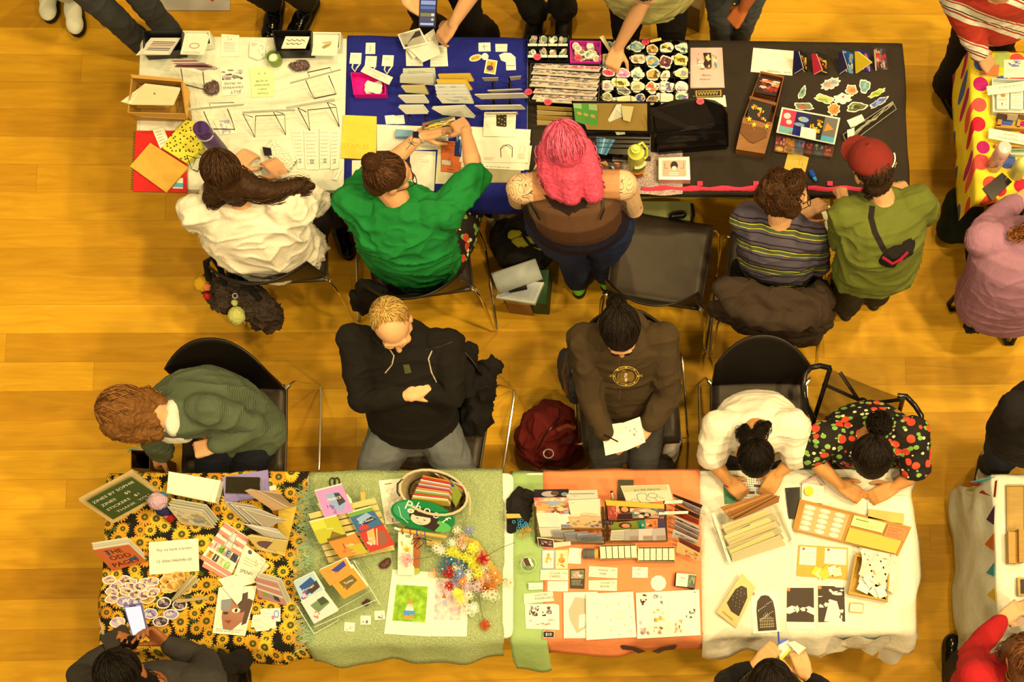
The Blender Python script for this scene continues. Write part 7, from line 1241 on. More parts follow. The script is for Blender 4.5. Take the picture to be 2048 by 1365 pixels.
flower('orange red beaded flower lying alone below the bunch',1298,1090,.02,.028,'#c04818','#8a3010',4,(.2,-.3,1),[(1285,1060,.03),(1270,980,.04),(1252,890,.05)],1,7); flower('cream beaded flower hanging over the right table edge',1465,805,.03,.022,'#e8d8a0','#c88a30',6,(.6,-.1,.6),[(1440,780,.04),(1400,790,.04)],0,8); flower('white beaded flower with wide petals below the bunch',1205,985,.04,.034,'#f4ecd0','#e8c040',5,(.1,-.3,1),[(1190,920,.05)],1,9)
# ===== coral cloth =====
def gq(f,*p):return f(*p)
tag(organic('x',MB().ell(P(*G_((130,300))[0],T+.02),(.055,.10,.03),'x').ell(P(*G_((90,400))[0],T+.01),(.03,.05,.02),'x').ell(P(*G_((190,220))[0],T+.03),(.05,.03,.03),'x'),'#1c1814|fabric',None,.006,2,.02,12.),'black cloth bag bunched at the left of the card racks','cloth').name='cloth_bag'
fg=empty('beaded_display',P(*G_((150,400))[0],T),'small wooden display with blue and gold bead cascade at the table seam','display'); block('wood_top',None,None,G_((35,335),(132,335),(148,362),(50,366)),T+.05,.02,'#e0b048|wood',parent=fg)
for i in range(26):c=P(*G_((110+rr.uniform(-20,70)+i*1.5,385+i*4+rr.uniform(-14,10)))[0],T+.06-.0015*i); MB().tube([c+V((.007*math.cos(t*1.05),.007*math.sin(t*1.05),.003*(t%2))) for t in range(6)],.0018,('#3c88a0','#58a0b0','#c89038','#d8a848')[(i>12)*2+i%2]+'|gloss',4,closed=True).build('bead_loop',fg)
def wrack(lab,x0,x1,ys):
    r=empty('card_rack',P(*G_(((x0+x1)/2,ys[-1]))[0],T),lab,'rack','wooden card racks on the coral cloth')
    for x in (x0,x1):MB().tube([P(*G_((x-12,ys[0]-40))[0],T+.14),P(*G_((x,ys[-1]))[0],T+.01)],.006,'#5a3c18|wood',6).build('post',r)
    for y,z in zip(ys,(.10,.07,.045,.02)):MB().tube([P(*G_((x0,y))[0],T+z),P(*G_((x1,y))[0],T+z)],.005,'#8a5c20|wood',6).build('shelf',r)
    return r
wrack('wooden card rack on the left of the coral cloth',250,712,(330,436,500,535)); wrack('wooden card rack on the right of the coral cloth',735,1135,(290,378,440,522))
def stand_card(nm,lb,q,t_,b_,col,pr=(),cat='card',group='cards in the wooden racks',th=.002):return paper(nm,lb,cat,lean(q,t_,b_),th=th,col=col,pr=pr,group=group)
for i,(lb,q,t_,b_,c,pr) in enumerate([
    ('dark print of a pale sleeping creature at the back of the left rack',G2((70,95),(705,85),(700,225),(75,235)),.19,.15,'#2c2028',[('e',.45,.55,.24,.38,'#c8b098'),('e',.6,.45,.12,.3,'#6a4c38'),('e',.88,.6,.1,.25,'#8a9888')]),
    ('cream print with pencil lettering at the back of the left rack',G2((630,112),(1222,100),(1240,280),(690,285)),.18,.14,'#dccca0',[('l',[(.1+.04*k,.3+.06*(k%2)) for k in range(21)],.003,'#6a5c48'),('s',.2,.5,.35,.6,1,'#6a5c48')]),
    ('colourful painted print in the second row of the left rack',G2((65,240),(690,238),(705,535),(120,545)),.165,.11,'art7',[('b',0,.2,1,.95,['#e8a050','#b88878','#98a0a0','#d88050','#f0c878','#8a5c50'],30,3),('e',.6,.9,.14,.12,'#7a3c28')]),
    ('cream landscape print in the second row of the left rack',G2((690,290),(1275,262),(1292,600),(745,575)),.16,.10,'#ecd8a4',[('s',.08,.12,.2,.2,1,'#8a7c60'),('e',.6,.85,.3,.12,'#f0c088')])]):stand_card('art_print',lb,q,t_,b_,c,pr,'print')
for i in range(5):stand_card('postcard',('plain cream','cream and mauve','cream and dark brush','sepia landscape','orange and grey landscape')[i]+' postcard in the third row of the left rack',G2((110+i*195,518+i*20),(530+i*190,516+i*20),(555+i*190,790),(168+i*190,790)),.12-.002*i,.07,('#e8d8a8','#e4d4ac','#e8dcb0','#d8a868','#e0b070')[i],[[('s',.2,.3,.5,.35,1,'#c8b890')],[('r',.55,.7,1,.95,'#8a7c80'),('e',.55,.35,.08,.1,'#5c4038')],[('g',[(.3,.6),(.6,.45),(.65,.55),(.4,.65)],'#5c4038')],[('b',0,.2,1,1,['#c88850','#e0b878','#a89060'],12,3)],[('b',.4,.3,1,.9,['#6a5c58','#c8a080','#8a7068'],14,5)]][i])
for i in range(4):stand_card('postcard',('cream','grey striped','grey etched','pewter lettered')[i]+' postcard in the lowest row of the left rack',G2((160+i*230,795+i*45),(565+i*245,790+i*32),(600+i*240,1030),(200+i*235,960+i*28)),.09,.04,('#e8d8a8','#a89c88','#9c9080','#8a8078')[i],[('s',.05,.2,.95,.9,7,'#5c5448')] if i else ())
for i in range(3):stand_card('postcard','etched postcard stacked at the right of the lowest row',G2((860+i*12,900+i*20),(1300+i*4,890+i*20),(1345,1050),(920,1050)),.085-.003*i,.04,('#b8ac90','#a09480','#7c7468')[i],[('s',.05,.2,.95,.9,6,'#4c4840')] if i ==2 else ())
stand_card('postcard','dark red figure postcard leaning at the front left of the left rack',G2((130,962),(430,1000),(440,1160),(155,1130)),.06,.01,'#f0e4c0',[('r',.04,.06,.96,.94,'#4a2420'),('b',.1,.2,.9,.9,['#b03828','#7a5c50','#c89880'],12,3)]); stand_card('name_card','blank cream name card in front of the left rack',G2((425,1060),(740,1040),(745,1110),(435,1150)),.04,.01,'#f4e8bc')
g=MB(); g.ell(P(*G_((722,394))[0],T+.13),(.018,.012,.008),'x'); g.ell(P(*G_((755,396))[0],T+.13),(.014,.012,.008),'x'); tag(organic('clip',g,'#2c2820|gloss',None,.003,1),'dark metal clip joining the two card racks','clip')
paper('dark_folder','dark folder standing behind the fifteen dollar sign','folder',zz(G_((806,102),(912,104),(905,240),(800,240)),(T+.02,T+.02,T+.005,T+.005)),th=.01,col='#4a4428|paper')
tag(MB().tube([P(*G_((762,185))[0],T+.006),P(*G_((773,240))[0],T+.006)],.005,'#e8e0d0|gloss',8).tube([P(*G_((760,180))[0],T+.006),P(*G_((764,192))[0],T+.006)],.0055,'#1c1814',8).build('marker_pen',None,True),'short white marker pen behind the right card rack','pen')
stand_card('yellow_board','yellow backing board of the right rack',G3((90,350),(1095,425),(1095,500),(110,440)),.17,.15,'#e0b438',cat='board')
for i,(lb,q,t_,b_,c,pr) in enumerate([
    ('postcard of a red faced figure in the second row of the right rack',G3((115,415),(530,430),(560,690),(150,690)),.155,.10,'#a0442c',[('b',0,.05,.5,.95,['#e07050','#e8a068','#c85840'],9,3),('g',[(.45,.1),(.98,.1),(.9,.5),(.6,.55)],'#3c2418'),('e',.72,.3,.15,.17,'#e08c50'),('g',[(.4,.6),(1,.55),(1,.95),(.35,.95)],'#3c2018')]),
    ('postcard of a dark haired sleeper in the second row of the right rack',G3((510,490),(990,480),(1010,650),(520,660)),.15,.10,'#c88c60',[('b',0,0,1,.95,['#e0b088','#6a9080','#d8c078','#4c7868','#e8d0a0'],16,3),('e',.5,.7,.22,.28,'#241c18')]),
    ('mauve postcard at the end of the second row of the right rack',G3((985,490),(1095,500),(1105,630),(1000,645)),.15,.10,'#7a5c68',[]),
    ('green postcard with a round face in the third row of the right rack',G3((170,745),(700,700),(770,835),(190,850)),.12,.08,'#8a8c2c',[('e',.45,.45,.2,.42,'#4c2818'),('e',.47,.5,.13,.3,'#e8905c'),('r',.85,0,1,1,'#2c7c4c')]),
    ('orange postcard in the third row of the right rack',G3((765,680),(985,672),(985,825),(775,835)),.12,.08,'#e07c38',[('b',.1,.1,.9,.9,['#a84828','#f0b080','#6a2c1c'],6,2)]),
    ('dark violet postcard in the third row of the right rack',G3((980,665),(1100,670),(1115,820),(985,825)),.12,.08,'#4a3848',[]),
    ('teal postcard in the third row of the right rack',G3((680,700),(770,695),(775,838),(700,840)),.121,.08,'#2c8068',[('g',[(.2,.6),(.5,.3),(.8,.7)],'#c8c858')])]):stand_card('postcard',lb,q,t_,b_,c,pr)
for i in range(4):stand_card('postcard',('sketch covered','grey mauve','sand coloured','pale lilac')[i]+' postcard in the front row of the right rack',G3((190+i*235,870-i*10),(510+i*200,850-i*8),(515+i*205,1030),(175+i*240,1040)),.09,.04,('#d8c89c','#b8a488','#d8c0a0','#c0a890')[i],[('s',.05,.1,.95,.9,5,'#8a7c60')] if i ==0 else [('r',.3,.6,1,.95,'#a88c70')])
sg=paper('sign','large sign with fifteen dollars per person and a line drawn couple','sign',lean(G3((350,108),(1175,88),(1245,350),(470,430)),.21,.14),th=.002,col='#e0cf98',pr=[('r',.02,.03,.95,.33,'#c8b878'),('t','$15 PER PERSON',.52,.26,.15,'#4a4230'),('l',[(.30,.95),(.26,.75),(.27,.5),(.36,.42),(.46,.46),(.48,.62),(.43,.8),(.52,.92)],.0018,INK),('l',[(.50,.62),(.52,.5),(.62,.46),(.70,.58),(.68,.72),(.58,.76),(.5,.66)],.0018,INK),('l',[(.62,.76),(.66,.95)],.0016,INK),('l',[(.70,.7),(.82,.85)],.0014,INK),('l',[(.10,.78),(.2,.7),(.28,.8)],.0012,INK)])
for i,q in enumerate((G3((1110,355),(1410,350),(1405,400),(1095,415)),G3((1010,545),(1510,535),(1500,580),(1000,600)))):paper('label_strip','narrow cream label above the %s fanned postcards' %('upper','lower')[i],'label',zz(q,[T+.16-.03*i]*4),col='#ddd0a0',pr=[('s',.3,.3,.8,.7,1,'#7a6c48')])
FN=[(1240,245,1750,440,1720,500,1250,290,'#3c2820'),(1250,300,1720,500,1700,605,1400,420,'#b8a090'),(1290,425,1700,610,1690,680,1270,480,'#4c4028'),(1275,500,1690,690,1680,780,1265,600,'#a84028'),(1265,625,1690,830,1690,880,1260,690,'#d8c8a8'),(1280,695,1700,885,1690,960,1270,760,'#c8b898'),(1270,770,1680,970,1670,1040,1255,840,'#b09c8c'),(1250,855,1670,1050,1650,1120,1225,980,'#e0d0a8'),(1340,985,1710,1160,1700,1250,1350,1060,'#8a4030'),(1325,1065,1720,1270,1700,1400,1290,1240,'#e8b868')]
for i,f in enumerate(FN):paper('postcard',('dark','mauve and grey','olive brown','red','cream with dark oval','cream landscape','grey','cream with a dark mound','dark red','yellow with a robed figure')[i]+' postcard in the diagonal fan at the cloth seam','card',zz(G3((f[0],f[1]),(f[2],f[3]),(f[4],f[5]),(f[6],f[7])),(T+.11,T+.11,T+.05,T+.05)),th=.002,col=f[8],pr=[('b',.1,.2,.9,.95,[('#6a4838','#8a6c70','#5c4c30','#5c2c20','#4c4430','#8a7850','#7c6c60','#4a3c24','#b86048','#d86838')[i],f[8]],7,i)],group='postcards in the diagonal fan')
# small goods
for i,(x,c) in enumerate(((240,'#9aa098'),(390,'#e0bc68'))):q=G4((x,112+i*2),(x+148-(i*4),110+i),(x+140,326),(x,326)); paper('sticker_card',('grey','gold')[i]+' bordered sticker card with a seated figure','card',q,z=T+.001,th=.002,col=c,pr=[('r',.08,.05,.92,.95,('#c8d0b0','#e8cc88')[i]),('e',.5,.55,.28,.16,('#d8a030','#c88838')[i]),('e',.5,.3,.12,.12,'#c89448'),('b',.2,.5,.8,.9,[('#b8c8a8','#c8682c')[i],'#e8dcb0'],8,i)])
for i in range(3):paper('business_card','white business card piled beside the sticker cards','card',G4((560-i*8,88+i*3),(688-i*6,100+i*3),(672-i*8,268+i*2),(530-i*2,258+i*3)),z=T+.002*(3-i),col=WH,pr=[('s',.3,.5,.7,.58,1,'#a89c80')] if i ==0 else (),group='business cards beside the sticker cards')
for i in range(4):
    a,b=G4((685+i*42,150),(722+i*42,150)); c=P(a[0]+3,a[1]+1,T+.025); d=(P(b[0],b[1],T+.025)-P(a[0],a[1],T+.025)).normalized(); L=.017
    o=MB().lathe([(.012,0),(.024,0),(.024,L),(.012,L)],c,d,('#5c5850','#6a5c44','#5c6058','#d89830')[i]+'|gloss',20).build('tape_roll',None,True); tag(o,('slate','bronze','grey green','amber')[i]+' patterned washi tape roll standing on edge','tape','washi tape rolls')
for k,(q,n,nm) in enumerate(((((880,62),(1290,50),(1300,205),(888,222)),6,'left'),(((1303,82),(1712,80),(1718,245),(1303,240)),6,'right'))):
    bx_=tray('display_box','kraft display box of six tape boxes, %s of two' %nm,'box',G4(*q),.045,'#c8a058|paper',th=.003)
    for i in range(n):
        u0,u1=i/n+.012,(i+1)/n-.012; q0,q1,q2,q3=q; f=lambda u,v:(q0[0]+(q1[0]-q0[0])*u+(q3[0]-q0[0])*v,q0[1]+(q1[1]-q0[1])*u+(q3[1]-q0[1])*v)
        block('tape_box','small %s tape box, %s in the %s kraft display box' %(('amber printed','amber printed, outlined animal')[k],('first','second','third','fourth','fifth','sixth')[i],nm),'box',G4(f(u0,.10),f(u1,.10),f(u1,.92),f(u0,.92)),T+.004,.046,'#f4dc9c','#c88c28',pr=[('s',.15,.08,.85,.2,2,'#e09048'),('e',.5,.6,.26,.2,'#ecca80' if k ==0 else '#c8ac78'),('e',.5,.6,.18,.14,'#f4dc9c'),('s',.3,.84,.7,.9,1,'#d8a058')])
def sgn(lb,q,tx,col='#ddd2a0'):paper('sign',lb,'sign',G4(*q),z=T+.003,col=col,pr=[('t',t,u,v,h,'#5a5844') for t,u,v,h in tx])
sgn('cream sign for sticker cards',((228,332),(532,332),(532,452),(222,448)),(('STICKER',.53,.36,.26),('CARDS',.53,.66,.32),('5 FOR',.86,.34,.16))); sgn('cream sign for washi tape',((765,292),(1080,312),(1076,430),(758,412)),(('WASHI',.50,.32,.28),('TAPE',.50,.66,.30),('2 FOR',.84,.28,.15))); sgn('cream sign for the sticker book',((758,452),(1075,445),(1072,570),(758,560)),(('STICKER',.58,.28,.26),('BOOK',.58,.62,.32),('1 FOR',.86,.26,.14))); sgn('cream sign for the custom poker deck',((38,600),(362,572),(378,680),(42,714)),(('CUSTOM',.58,.28,.30),('POKER DECK',.70,.62,.30)))
sgn('white handwritten note about card payment',((1243,302),(1416,306),(1414,424),(1240,422)),(('CARD',.42,.24,.26),('35¢',.35,.62,.24)),WH); paper('note','white note with faint handwriting under the sticker cards sign','note',G4((308,460),(530,460),(530,575),(305,570)),z=T+.001,col=WH,pr=[('s',.1,.15,.9,.8,3,'#c8bc98')])
paper('playing_card','dark framed trading card on the coral cloth','card',G4((553,326),(720,322),(712,544),(553,540)),z=T+.001,th=.004,col='#3c3420',pr=[('r',.08,.08,.92,.5,'#8a8458'),('e',.45,.32,.22,.16,'#c88870'),('b',.1,.1,.9,.5,['#d8d0b0','#5c5c38','#b8a078'],8,3),('s',.12,.55,.88,.85,4,'#c8b888')])
mb=MB(); mb.slab([P(*G4((1531+88*math.cos(t*.628),482+88*math.sin(t*.628)))[0],T+.004) for t in range(10)],.004,'#f4ecc4'); o=mb.build('round_label'); tag(o,'pale ten sided coaster on the coral cloth','coaster')
tk=block('card_tin','dark tin holding a cream and photo card deck','tin',G4((1722,362),(1952,395),(1932,552),(1702,512)),T,.03,'#2c1408|gloss'); paper('card_deck','cream card with a landscape photo on the dark tin','card',G4((1732,368),(1950,390),(1930,535),(1722,510)),z=T+.031,th=.006,col='#f0dca8',pr=[('r',.62,.05,1,1,'#5c6048'),('b',.65,.1,.98,.95,['#3c3c2c','#a88858','#8a9a40'],8,3),('t','STEAM',.32,.35,.14,INK),('s',.2,.5,.5,.65,2,'#8a7c5c')])
for i in range(2):paper('poker_deck','white card pack beside the custom deck sign, %s one' %('upper','lower')[i],'box',G4((92,478+i*38),(252,476+i*38),(256,520+i*30),(95,526+i*32)),z=T+.012*(1-i),th=.012,col=WH,side='#e0c8a8',pr=[('s',.2,.4,.8,.6,1,'#8a7c68')])
for i in range(4):paper('poster_card','white card showing two inked creatures, %s of the pile' %('undermost','second','third','topmost')[i],'card',G4((62+i*2-(3-i)*3,712),(408-i*5+(3-i)*8,712+(3-i)*4),(436-i*8,1000-i*14),(66-(3-i)*2,985-i*8)),z=T+.002*i,th=.002,col=WH,pr=[('b',.1,.05,.42,.55,['#5a4438','#8a7468','#e8dcc0','#3c2c24'],14,3),('b',.52,.05,.85,.55,['#5a4438','#8a7468','#e8dcc0','#3c2c24'],14,6),('t','20',.14,.76,.14,'#5a5044'),('t','NPC',.82,.74,.14,'#5a5044'),('b',.25,.85,.8,.97,['#6a5448','#b8a088','#d87848'],9,3)] if i ==3 else ())
mb=MB(); q=G4((250,1010),(275,1004),(290,1014),(350,1010),(372,1006),(388,1020),(378,1045),(384,1080),(360,1092),(300,1088),(262,1096),(248,1078),(255,1045)); mb.slab([P(x,y,T+.012) for x,y in q],.006,'#d8b898'); prints(mb,[P(x,y,T+.0125) for x,y in G4((258,1014),(378,1016),(376,1086),(256,1086))],[('r',.02,.05,.98,.95,'#241c18'),('t','$10',.5,.5,.62,'#f0e8d8')]); tag(mb.build('chalk_sign'),'small black price sign with scalloped edge reading ten dollars','sign')
def spiral(o,q0,q1,n,z=T+.006):
    mb=MB()
    for i in range(n):x,y=q0[0]+(q1[0]-q0[0])*i/(n-1),q0[1]+(q1[1]-q0[1])*i/(n-1); c=P(x,y,z); mb.tube([c+V((.004*math.cos(t*.9),0,.004*math.sin(t*.9))) for t in range(7)],.0008,'#d8b080|gloss',4,closed=True)
    mb.build('spiral_binding',o)['kind']='stuff'
a=paper('sketchbook','spiral book open at a grey shaded portrait, leftmost of three','book',G4((480,585),(860,578),(800,1092),(485,1092)),z=T+.001,th=.008,col='#faf0cc',pr=[('g',[(.35,.1),(.7,.15),(.95,.5),(.7,.8),(.45,.9),(.2,.6),(.15,.4)],'#b8a878'),('g',[(.5,.5),(.8,.45),(.7,.75),(.5,.8)],'#ece0b4')]); spiral(a,*G4((483,600),(486,1085)),34)
a=paper('sketchbook','spiral book of clear glossy sticker sheets, middle of three','book',G4((728,600),(1252,575),(1290,1080),(735,1112)),z=T+.010,th=.008,col='#f8eec6|gloss',pr=[('r',.36,.01,1,.99,'#f0e0b0'),('e',.68,.5,.1,.11,'#d8c890'),('e',.68,.5,.075,.08,'#efe0b4')]+[('e',x,y,.018,.02,'#c8b47c') for x,y in ((.45,.3),(.9,.1),(.68,.25),(.9,.32),(.5,.6),(.92,.55),(.78,.72),(.5,.82),(.66,.92),(.9,.85),(.23,.52))]); spiral(a,*G4((725,615),(730,1100)),34,T+.016)
a=paper('sketchbook','open book with animal stickers, rightmost of three','book',G4((1282,590),(1982,552),(2000,1058),(1298,1098)),z=T+.001,th=.008,col='#fcf4d4',pr=[('l',[(.5,.01),(.5,.99)],.0012,'#d8c898'),('b',.05,.04,.17,.30,['#2c2420','#3c302c'],6,3),('e',.12,.2,.03,.025,'#c84828'),('b',.26,.05,.42,.28,['#a8a090','#c8b8a0','#7c7468'],8,4),('b',.26,.36,.44,.66,['#d89c38','#e8b858','#8a5c28'],9,5),('b',.04,.62,.20,.94,['#c8a098','#8a7070','#b89070'],9,6),('b',.26,.76,.44,.94,['#a87c50','#6a4838','#c89868'],8,7),('b',.56,.64,.74,.92,['#e0c898','#c8985c','#f0dcb0','#8a6038'],9,8),('b',.78,.42,.93,.62,['#5c5448','#8a8070','#f4ecd0'],8,9),('s',.91,.03,.96,.08,1,INK)]); spiral(a,*G4((1632,585),(1650,1075)),34)
cup=P(*G_((205,690))[0],T); g=empty('glass_cup',cup,'short drinking glass holding a round sticker stack at the green cloth','cup'); MB().lathe([(.030,0),(.031,.004),(.034,.07),(.032,.07),(.029,.006),(0,.006)],cup,(0,0,1),'#ffffff|glass',28).build('glass',g,True); MB().tube([cup+V((.034*math.cos(t*.314),.034*math.sin(t*.314),.07)) for t in range(20)],.0012,'#d8dcb0|gloss',5,closed=True).build('rim',g,True)
paper('sticker','dark and white round ended sticker standing in the glass','sticker',zz(blob(*G_((190,665))[0],15,9,35,2,.02,16),[T+.06]*16)[:16][::4],th=.002,col='#f0e4c4',pr=[('r',0,0,.3,1,'#f0e4c4'),('r',.3,0,.95,1,'#4a2c24')])
# ===== cream cloth =====
ev=empty('paper_organiser',P(*H_((400,430))[0],T),'cream scalloped file box of kraft envelopes on the cream cloth','box')
for i,q in enumerate((((115,290),(560,150),(640,420),(225,590)),)):paper('base',None,None,H_(*q),th=.01,col='#e8d49c',parent=ev)
for s_,q in enumerate((((110,255,.09),(130,250,.09),(240,580,.04),(222,590,.04)),((555,170,.09),(575,165,.09),(665,440,.04),(645,450,.04)))):paper('side',None,None,[(p[0],p[1],T+q[k][2]) for k,p in enumerate(H_(*[x[:2] for x in q]))],th=.004,col='#ecdca8',parent=ev)
for k in range(5):paper('envelope','kraft brown envelope filed at the back of the scalloped file box','envelope',zz(H_((165+k*22,215+k*22),(470+k*22,122+k*4),(555-k*1,150+k*8),(235+k*6,292+k*2)),(T+.16,T+.16,T+.12,T+.12)),th=.002,col=('#a8682c','#c08440')[k%2],pr=[('l',[(.02,.9),(.1,.1)],.002,'#8a5420')],group='kraft brown envelopes in the file box')
for k in range(9):t=k/8; paper('envelope','cream card envelope, %s from the back of the file box' %('first','second','third','fourth','fifth','sixth','seventh','eighth','ninth')[k],'envelope',zz(H_((175+t*45+(k%3)*10,335+t*190),(500+t*60-(k%2)*40,215+t*185),(560+t*40-(k%2)*30,290+t*170),(205+t*40,400+t*175)),(T+.13-.05*t,T+.13-.05*t,T+.08-.05*t,T+.08-.05*t)),th=.003,col=('#d8c080','#e0c070','#c8b078','#e8cc78')[k%4],pr=[('g',[(.1,.2),(.5,.05),(.45,.3),(.15,.5)],'#4a4438')] if k ==2 else (),group='cream envelopes in the file box')
block('smartphone','black phone with camera lenses beside the envelope box','phone',H_((594,88),(690,82),(690,290),(616,290)),T,.009,'#181412|gloss',pr=[('e',.12,.08,.04,.03,'#4a4440')])
zb=empty('zip_bag',P(*H_((770,120))[0],T),'clear pink zip bag with a yellow tape roll inside','bag'); block('film',None,None,H_((705,50),(850,75),(840,190),(700,175)),T,.02,'#ecd8a0|gloss',parent=zb); MB().lathe([(.008,0),(.022,0),(.022,.02),(.008,.02)],P(*H_((745,112))[0],T+.015),(.1,0,1),'#d8b820|gloss').build('tape_roll',zb,True)
MB().tube([P(*H_(p)[0],T+.022) for p in ((705,60),(760,30),(800,5),(850,75))],.004,'#e8a090|gloss',6).build('pink_edge',zb,True)
dp=block('display_board','long kraft board of round seals, a label and an orange card','board',H_((690,160),(1425,345),(1335,535),(640,365)),T+.012,.014,'#b87c28|paper')
g=MB(); qd=[P(x,y,T+.0275) for x,y in H_((690,160),(1425,345),(1335,535),(640,365))]; it=[('r',.05,.10,.455,.95,'#cc9c58')]+[('e',.105+.135*c+.0*r,.19+.165*r,.048,.075,'#e8c898') for r in range(5) for c in range(3)]+[('e',.105+.135*c,.19+.165*r,.030,.045,'#f0d8b0') for r in range(5) for c in range(3)]
it +=[('r',.49,.08,.78,.42,'#e8cc78'),('s',.52,.14,.65,.24,1,INK),('s',.52,.28,.75,.38,2,'#c8a858'),('r',.49,.50,.97,.96,'#d8a838'),('r',.80,.10,.985,.52,'#e87838'),('s',.82,.16,.96,.22,1,'#8a2c10'),('s',.82,.24,.92,.30,1,'#3c1408'),('s',.82,.32,.96,.48,4,'#b04818')]; prints(g,qd,it); g.build('mounted_cards',dp)
cb=paper('display_board','square kraft board with two white cards and folded paper stars','board',H_((684,462),(1008,482),(1000,690),(670,665)),z=T+.001,th=.008,col='#d8a034|paper',pr=[('r',.03,.05,.36,.63,WH),('r',.53,.05,.97,.55,WH),('e',.10,.12,.03,.04,'#d84828'),('e',.60,.10,.03,.04,'#d84828'),('s',.08,.25,.32,.55,4,'#d8c8a0')])
for i,(x,y,c) in enumerate(((800,640,'#e0c030'),(825,650,'#e8d878'),(865,630,'#c8a820'),(855,655,'#d8b828'),(905,630,'#dcc8b8'),(935,640,'#e8d890'))):paper('folded_paper',('yellow','pale yellow','gold','mustard','lilac grey','cream')[i]+' folded paper square on the kraft board','paper',rect(*H_((x,y))[0],17,17,35+i*9),z=T+.011+.002*i,th=.002,col=c,pr=[('e',.5,.5,.1,.1,'#5c5018')] if i ==2 else (),group='folded paper squares')
wk=tray('wicker_basket','rectangular wicker basket draped with crochet lace','basket',H_((1062,520),(1140,545),(1270,835),(1010,780)),.05,'#c8902c|paper',th=.008)
qb=[P(*H_(p)[0],T+.052) for p in ((1062,520),(1280,560),(1265,832),(1008,782))]
for k in range(3):MB().tube([p+V((.002*k,0,-.004-.014*k)) for p in qb],.0055,'#d8a03c|wood',8,closed=True).build('wicker_band',wk,True)
for i,(x,y) in enumerate(((1120,690),(1110,745),(1190,775),(1150,700),(1225,770))):block('wrapped_soap','white wrapped block in the wicker basket','packet',rect(*H_((x,y))[0],24,17,12+i*14),T+.012+.007*i,.018,'#f8ecc0',group='white blocks in the basket')
g=[]
for j in range(13):
    r=[]
    for i in range(17):u,v=i/16,j/12; x,y=1085+u*235-v*10+20*math.sin(v*3),480+v*175+u*130*(.4+v*.6); r.append(P(*H_((x,y))[0],T+.062+.012*math.sin(i*.9+j*.7)-.03*u*v))
    g.append(r)
mb=MB()
for j in range(12):
    for i in range(16):
        if (i*7+j*3)%13:mb.flat([g[j][i],g[j+1][i],g[j+1][i+1],g[j][i+1]],'#f8ecc0|fabric')
for j in range(0,13):mb.tube(g[j],.0018,'#fcf2cc|fabric',4)
for i in range(0,17):mb.tube([g[j][i] for j in range(13)],.0018,'#fcf2cc|fabric',4)
o=mb.build('crochet_lace'); tag(o,'cream crochet lace cloth lying over the wicker basket','lace')
paper('name_card','small kraft framed name card near the wicker basket','card',zz(H_((1020,842),(1110,850),(1105,912),(1013,905)),[T+.012]*4),th=.003,col='#c89444',pr=[('r',.06,.1,.94,.9,'#f0dca0'),('s',.2,.4,.8,.7,2,'#a88c50')])
DK='#3c2a1c'
paper('art_print','kraft print of a dark arched night scene standing askew','print',zz(H_((310,650),(398,745),(268,1010),(140,905)),(T+.05,T+.03,T+.006,T+.03)),th=.004,col='#dcb464',pr=[('g',[(.15,.70),(.15,.35),(.3,.2),(.6,.15),(.85,.3),(.9,.75),(.5,.78)],DK)]+[('e',.2+.6*((i*37)%17)/17,.25+.4*((i*23)%13)/13,.012,.008,'#e8cc88') for i in range(16)]+[('s',.2,.85,.8,.95,1,'#b08c40')])
arch=[(.19,.95),(.17,.45),(.22,.25),(.36,.13),(.5,.11),(.64,.13),(.78,.25),(.83,.45),(.85,.95)]
paper('art_print','white print of a dark arched window with gold line work','print',H_((365,762),(548,762),(568,1035),(380,1048)),th=.003,col='#faf0c8',pr=[('g',arch,DK)]+[('e',.22+.56*((i*29)%19)/19,.22+.5*((i*17)%23)/23,.014,.010,'#f0dca0') for i in range(22)]+[('l',[(x,.88),(x,.50+.8*abs(x-.51))],.0012,'#e8cc88') for x in (.3,.36,.42,.48,.54,.6,.66,.72)]+[('l',[(.25,y),(.78,y)],.001,'#e8cc88') for y in (.66,.72,.8,.86)]+[('e',.1,.08,.05,.035,'#e07848')])
paper('art_print','white print of two hands joining puzzle pieces on black','print',H_((600,742),(785,742),(788,1018),(598,1015)),th=.003,col='#faf0c8',pr=[('r',.02,.01,.98,.83,DK),('r',.02,.01,.14,.09,'#d87838'),('g',[(.02,.50),(.2,.44),(.36,.47),(.28,.53),(.32,.58),(.12,.64),(.02,.62)],'#f8ecc4'),('g',[(.98,.50),(.8,.45),(.68,.48),(.76,.53),(.72,.58),(.9,.64),(.98,.66)],'#f8ecc4'),('r',.32,.48,.46,.57,'#f8ecc4'),('e',.39,.46,.03,.025,'#f8ecc4'),('e',.39,.585,.03,.025,'#f8ecc4'),('r',.54,.48,.67,.57,'#f8ecc4'),('e',.52,.52,.03,.02,'#f8ecc4')])
paper('art_print','white print of pale flowers and a hand on black','print',H_((800,722),(985,728),(1000,995),(800,1000)),th=.003,col='#faf0c8',pr=[('g',[(.04,.03),(.98,.03),(.95,.9),(.05,.9)],DK),('r',.05,.03,.17,.11,'#d87838'),('b',.35,.02,.95,.25,['#f8ecc4'],8,3),('b',.05,.28,.5,.55,['#f8ecc4'],7,5),('g',[(.45,.35),(.7,.4),(.8,.7),(.7,.92),(.25,.88),(.35,.6)],'#f8ecc4'),('b',.6,.6,.98,.95,['#f8ecc4'],6,8)])
for i in range(3):paper('paper_stack','white paper stack at the right end behind the kraft board, %s layer' %('lowest','middle','top')[i],'sheet',H_((1130+i*6,130),(1380+i*10,140),(1420-i*4,320-i*12),(1135,260)),z=T+.004*i,th=.004,col=WH); 
block('kraft_packet','flat yellow kraft packet behind the long kraft board','packet',H_((1142,225),(1378,258),(1372,325),(1138,285)),T+.014,.012,'#dcb050|paper')
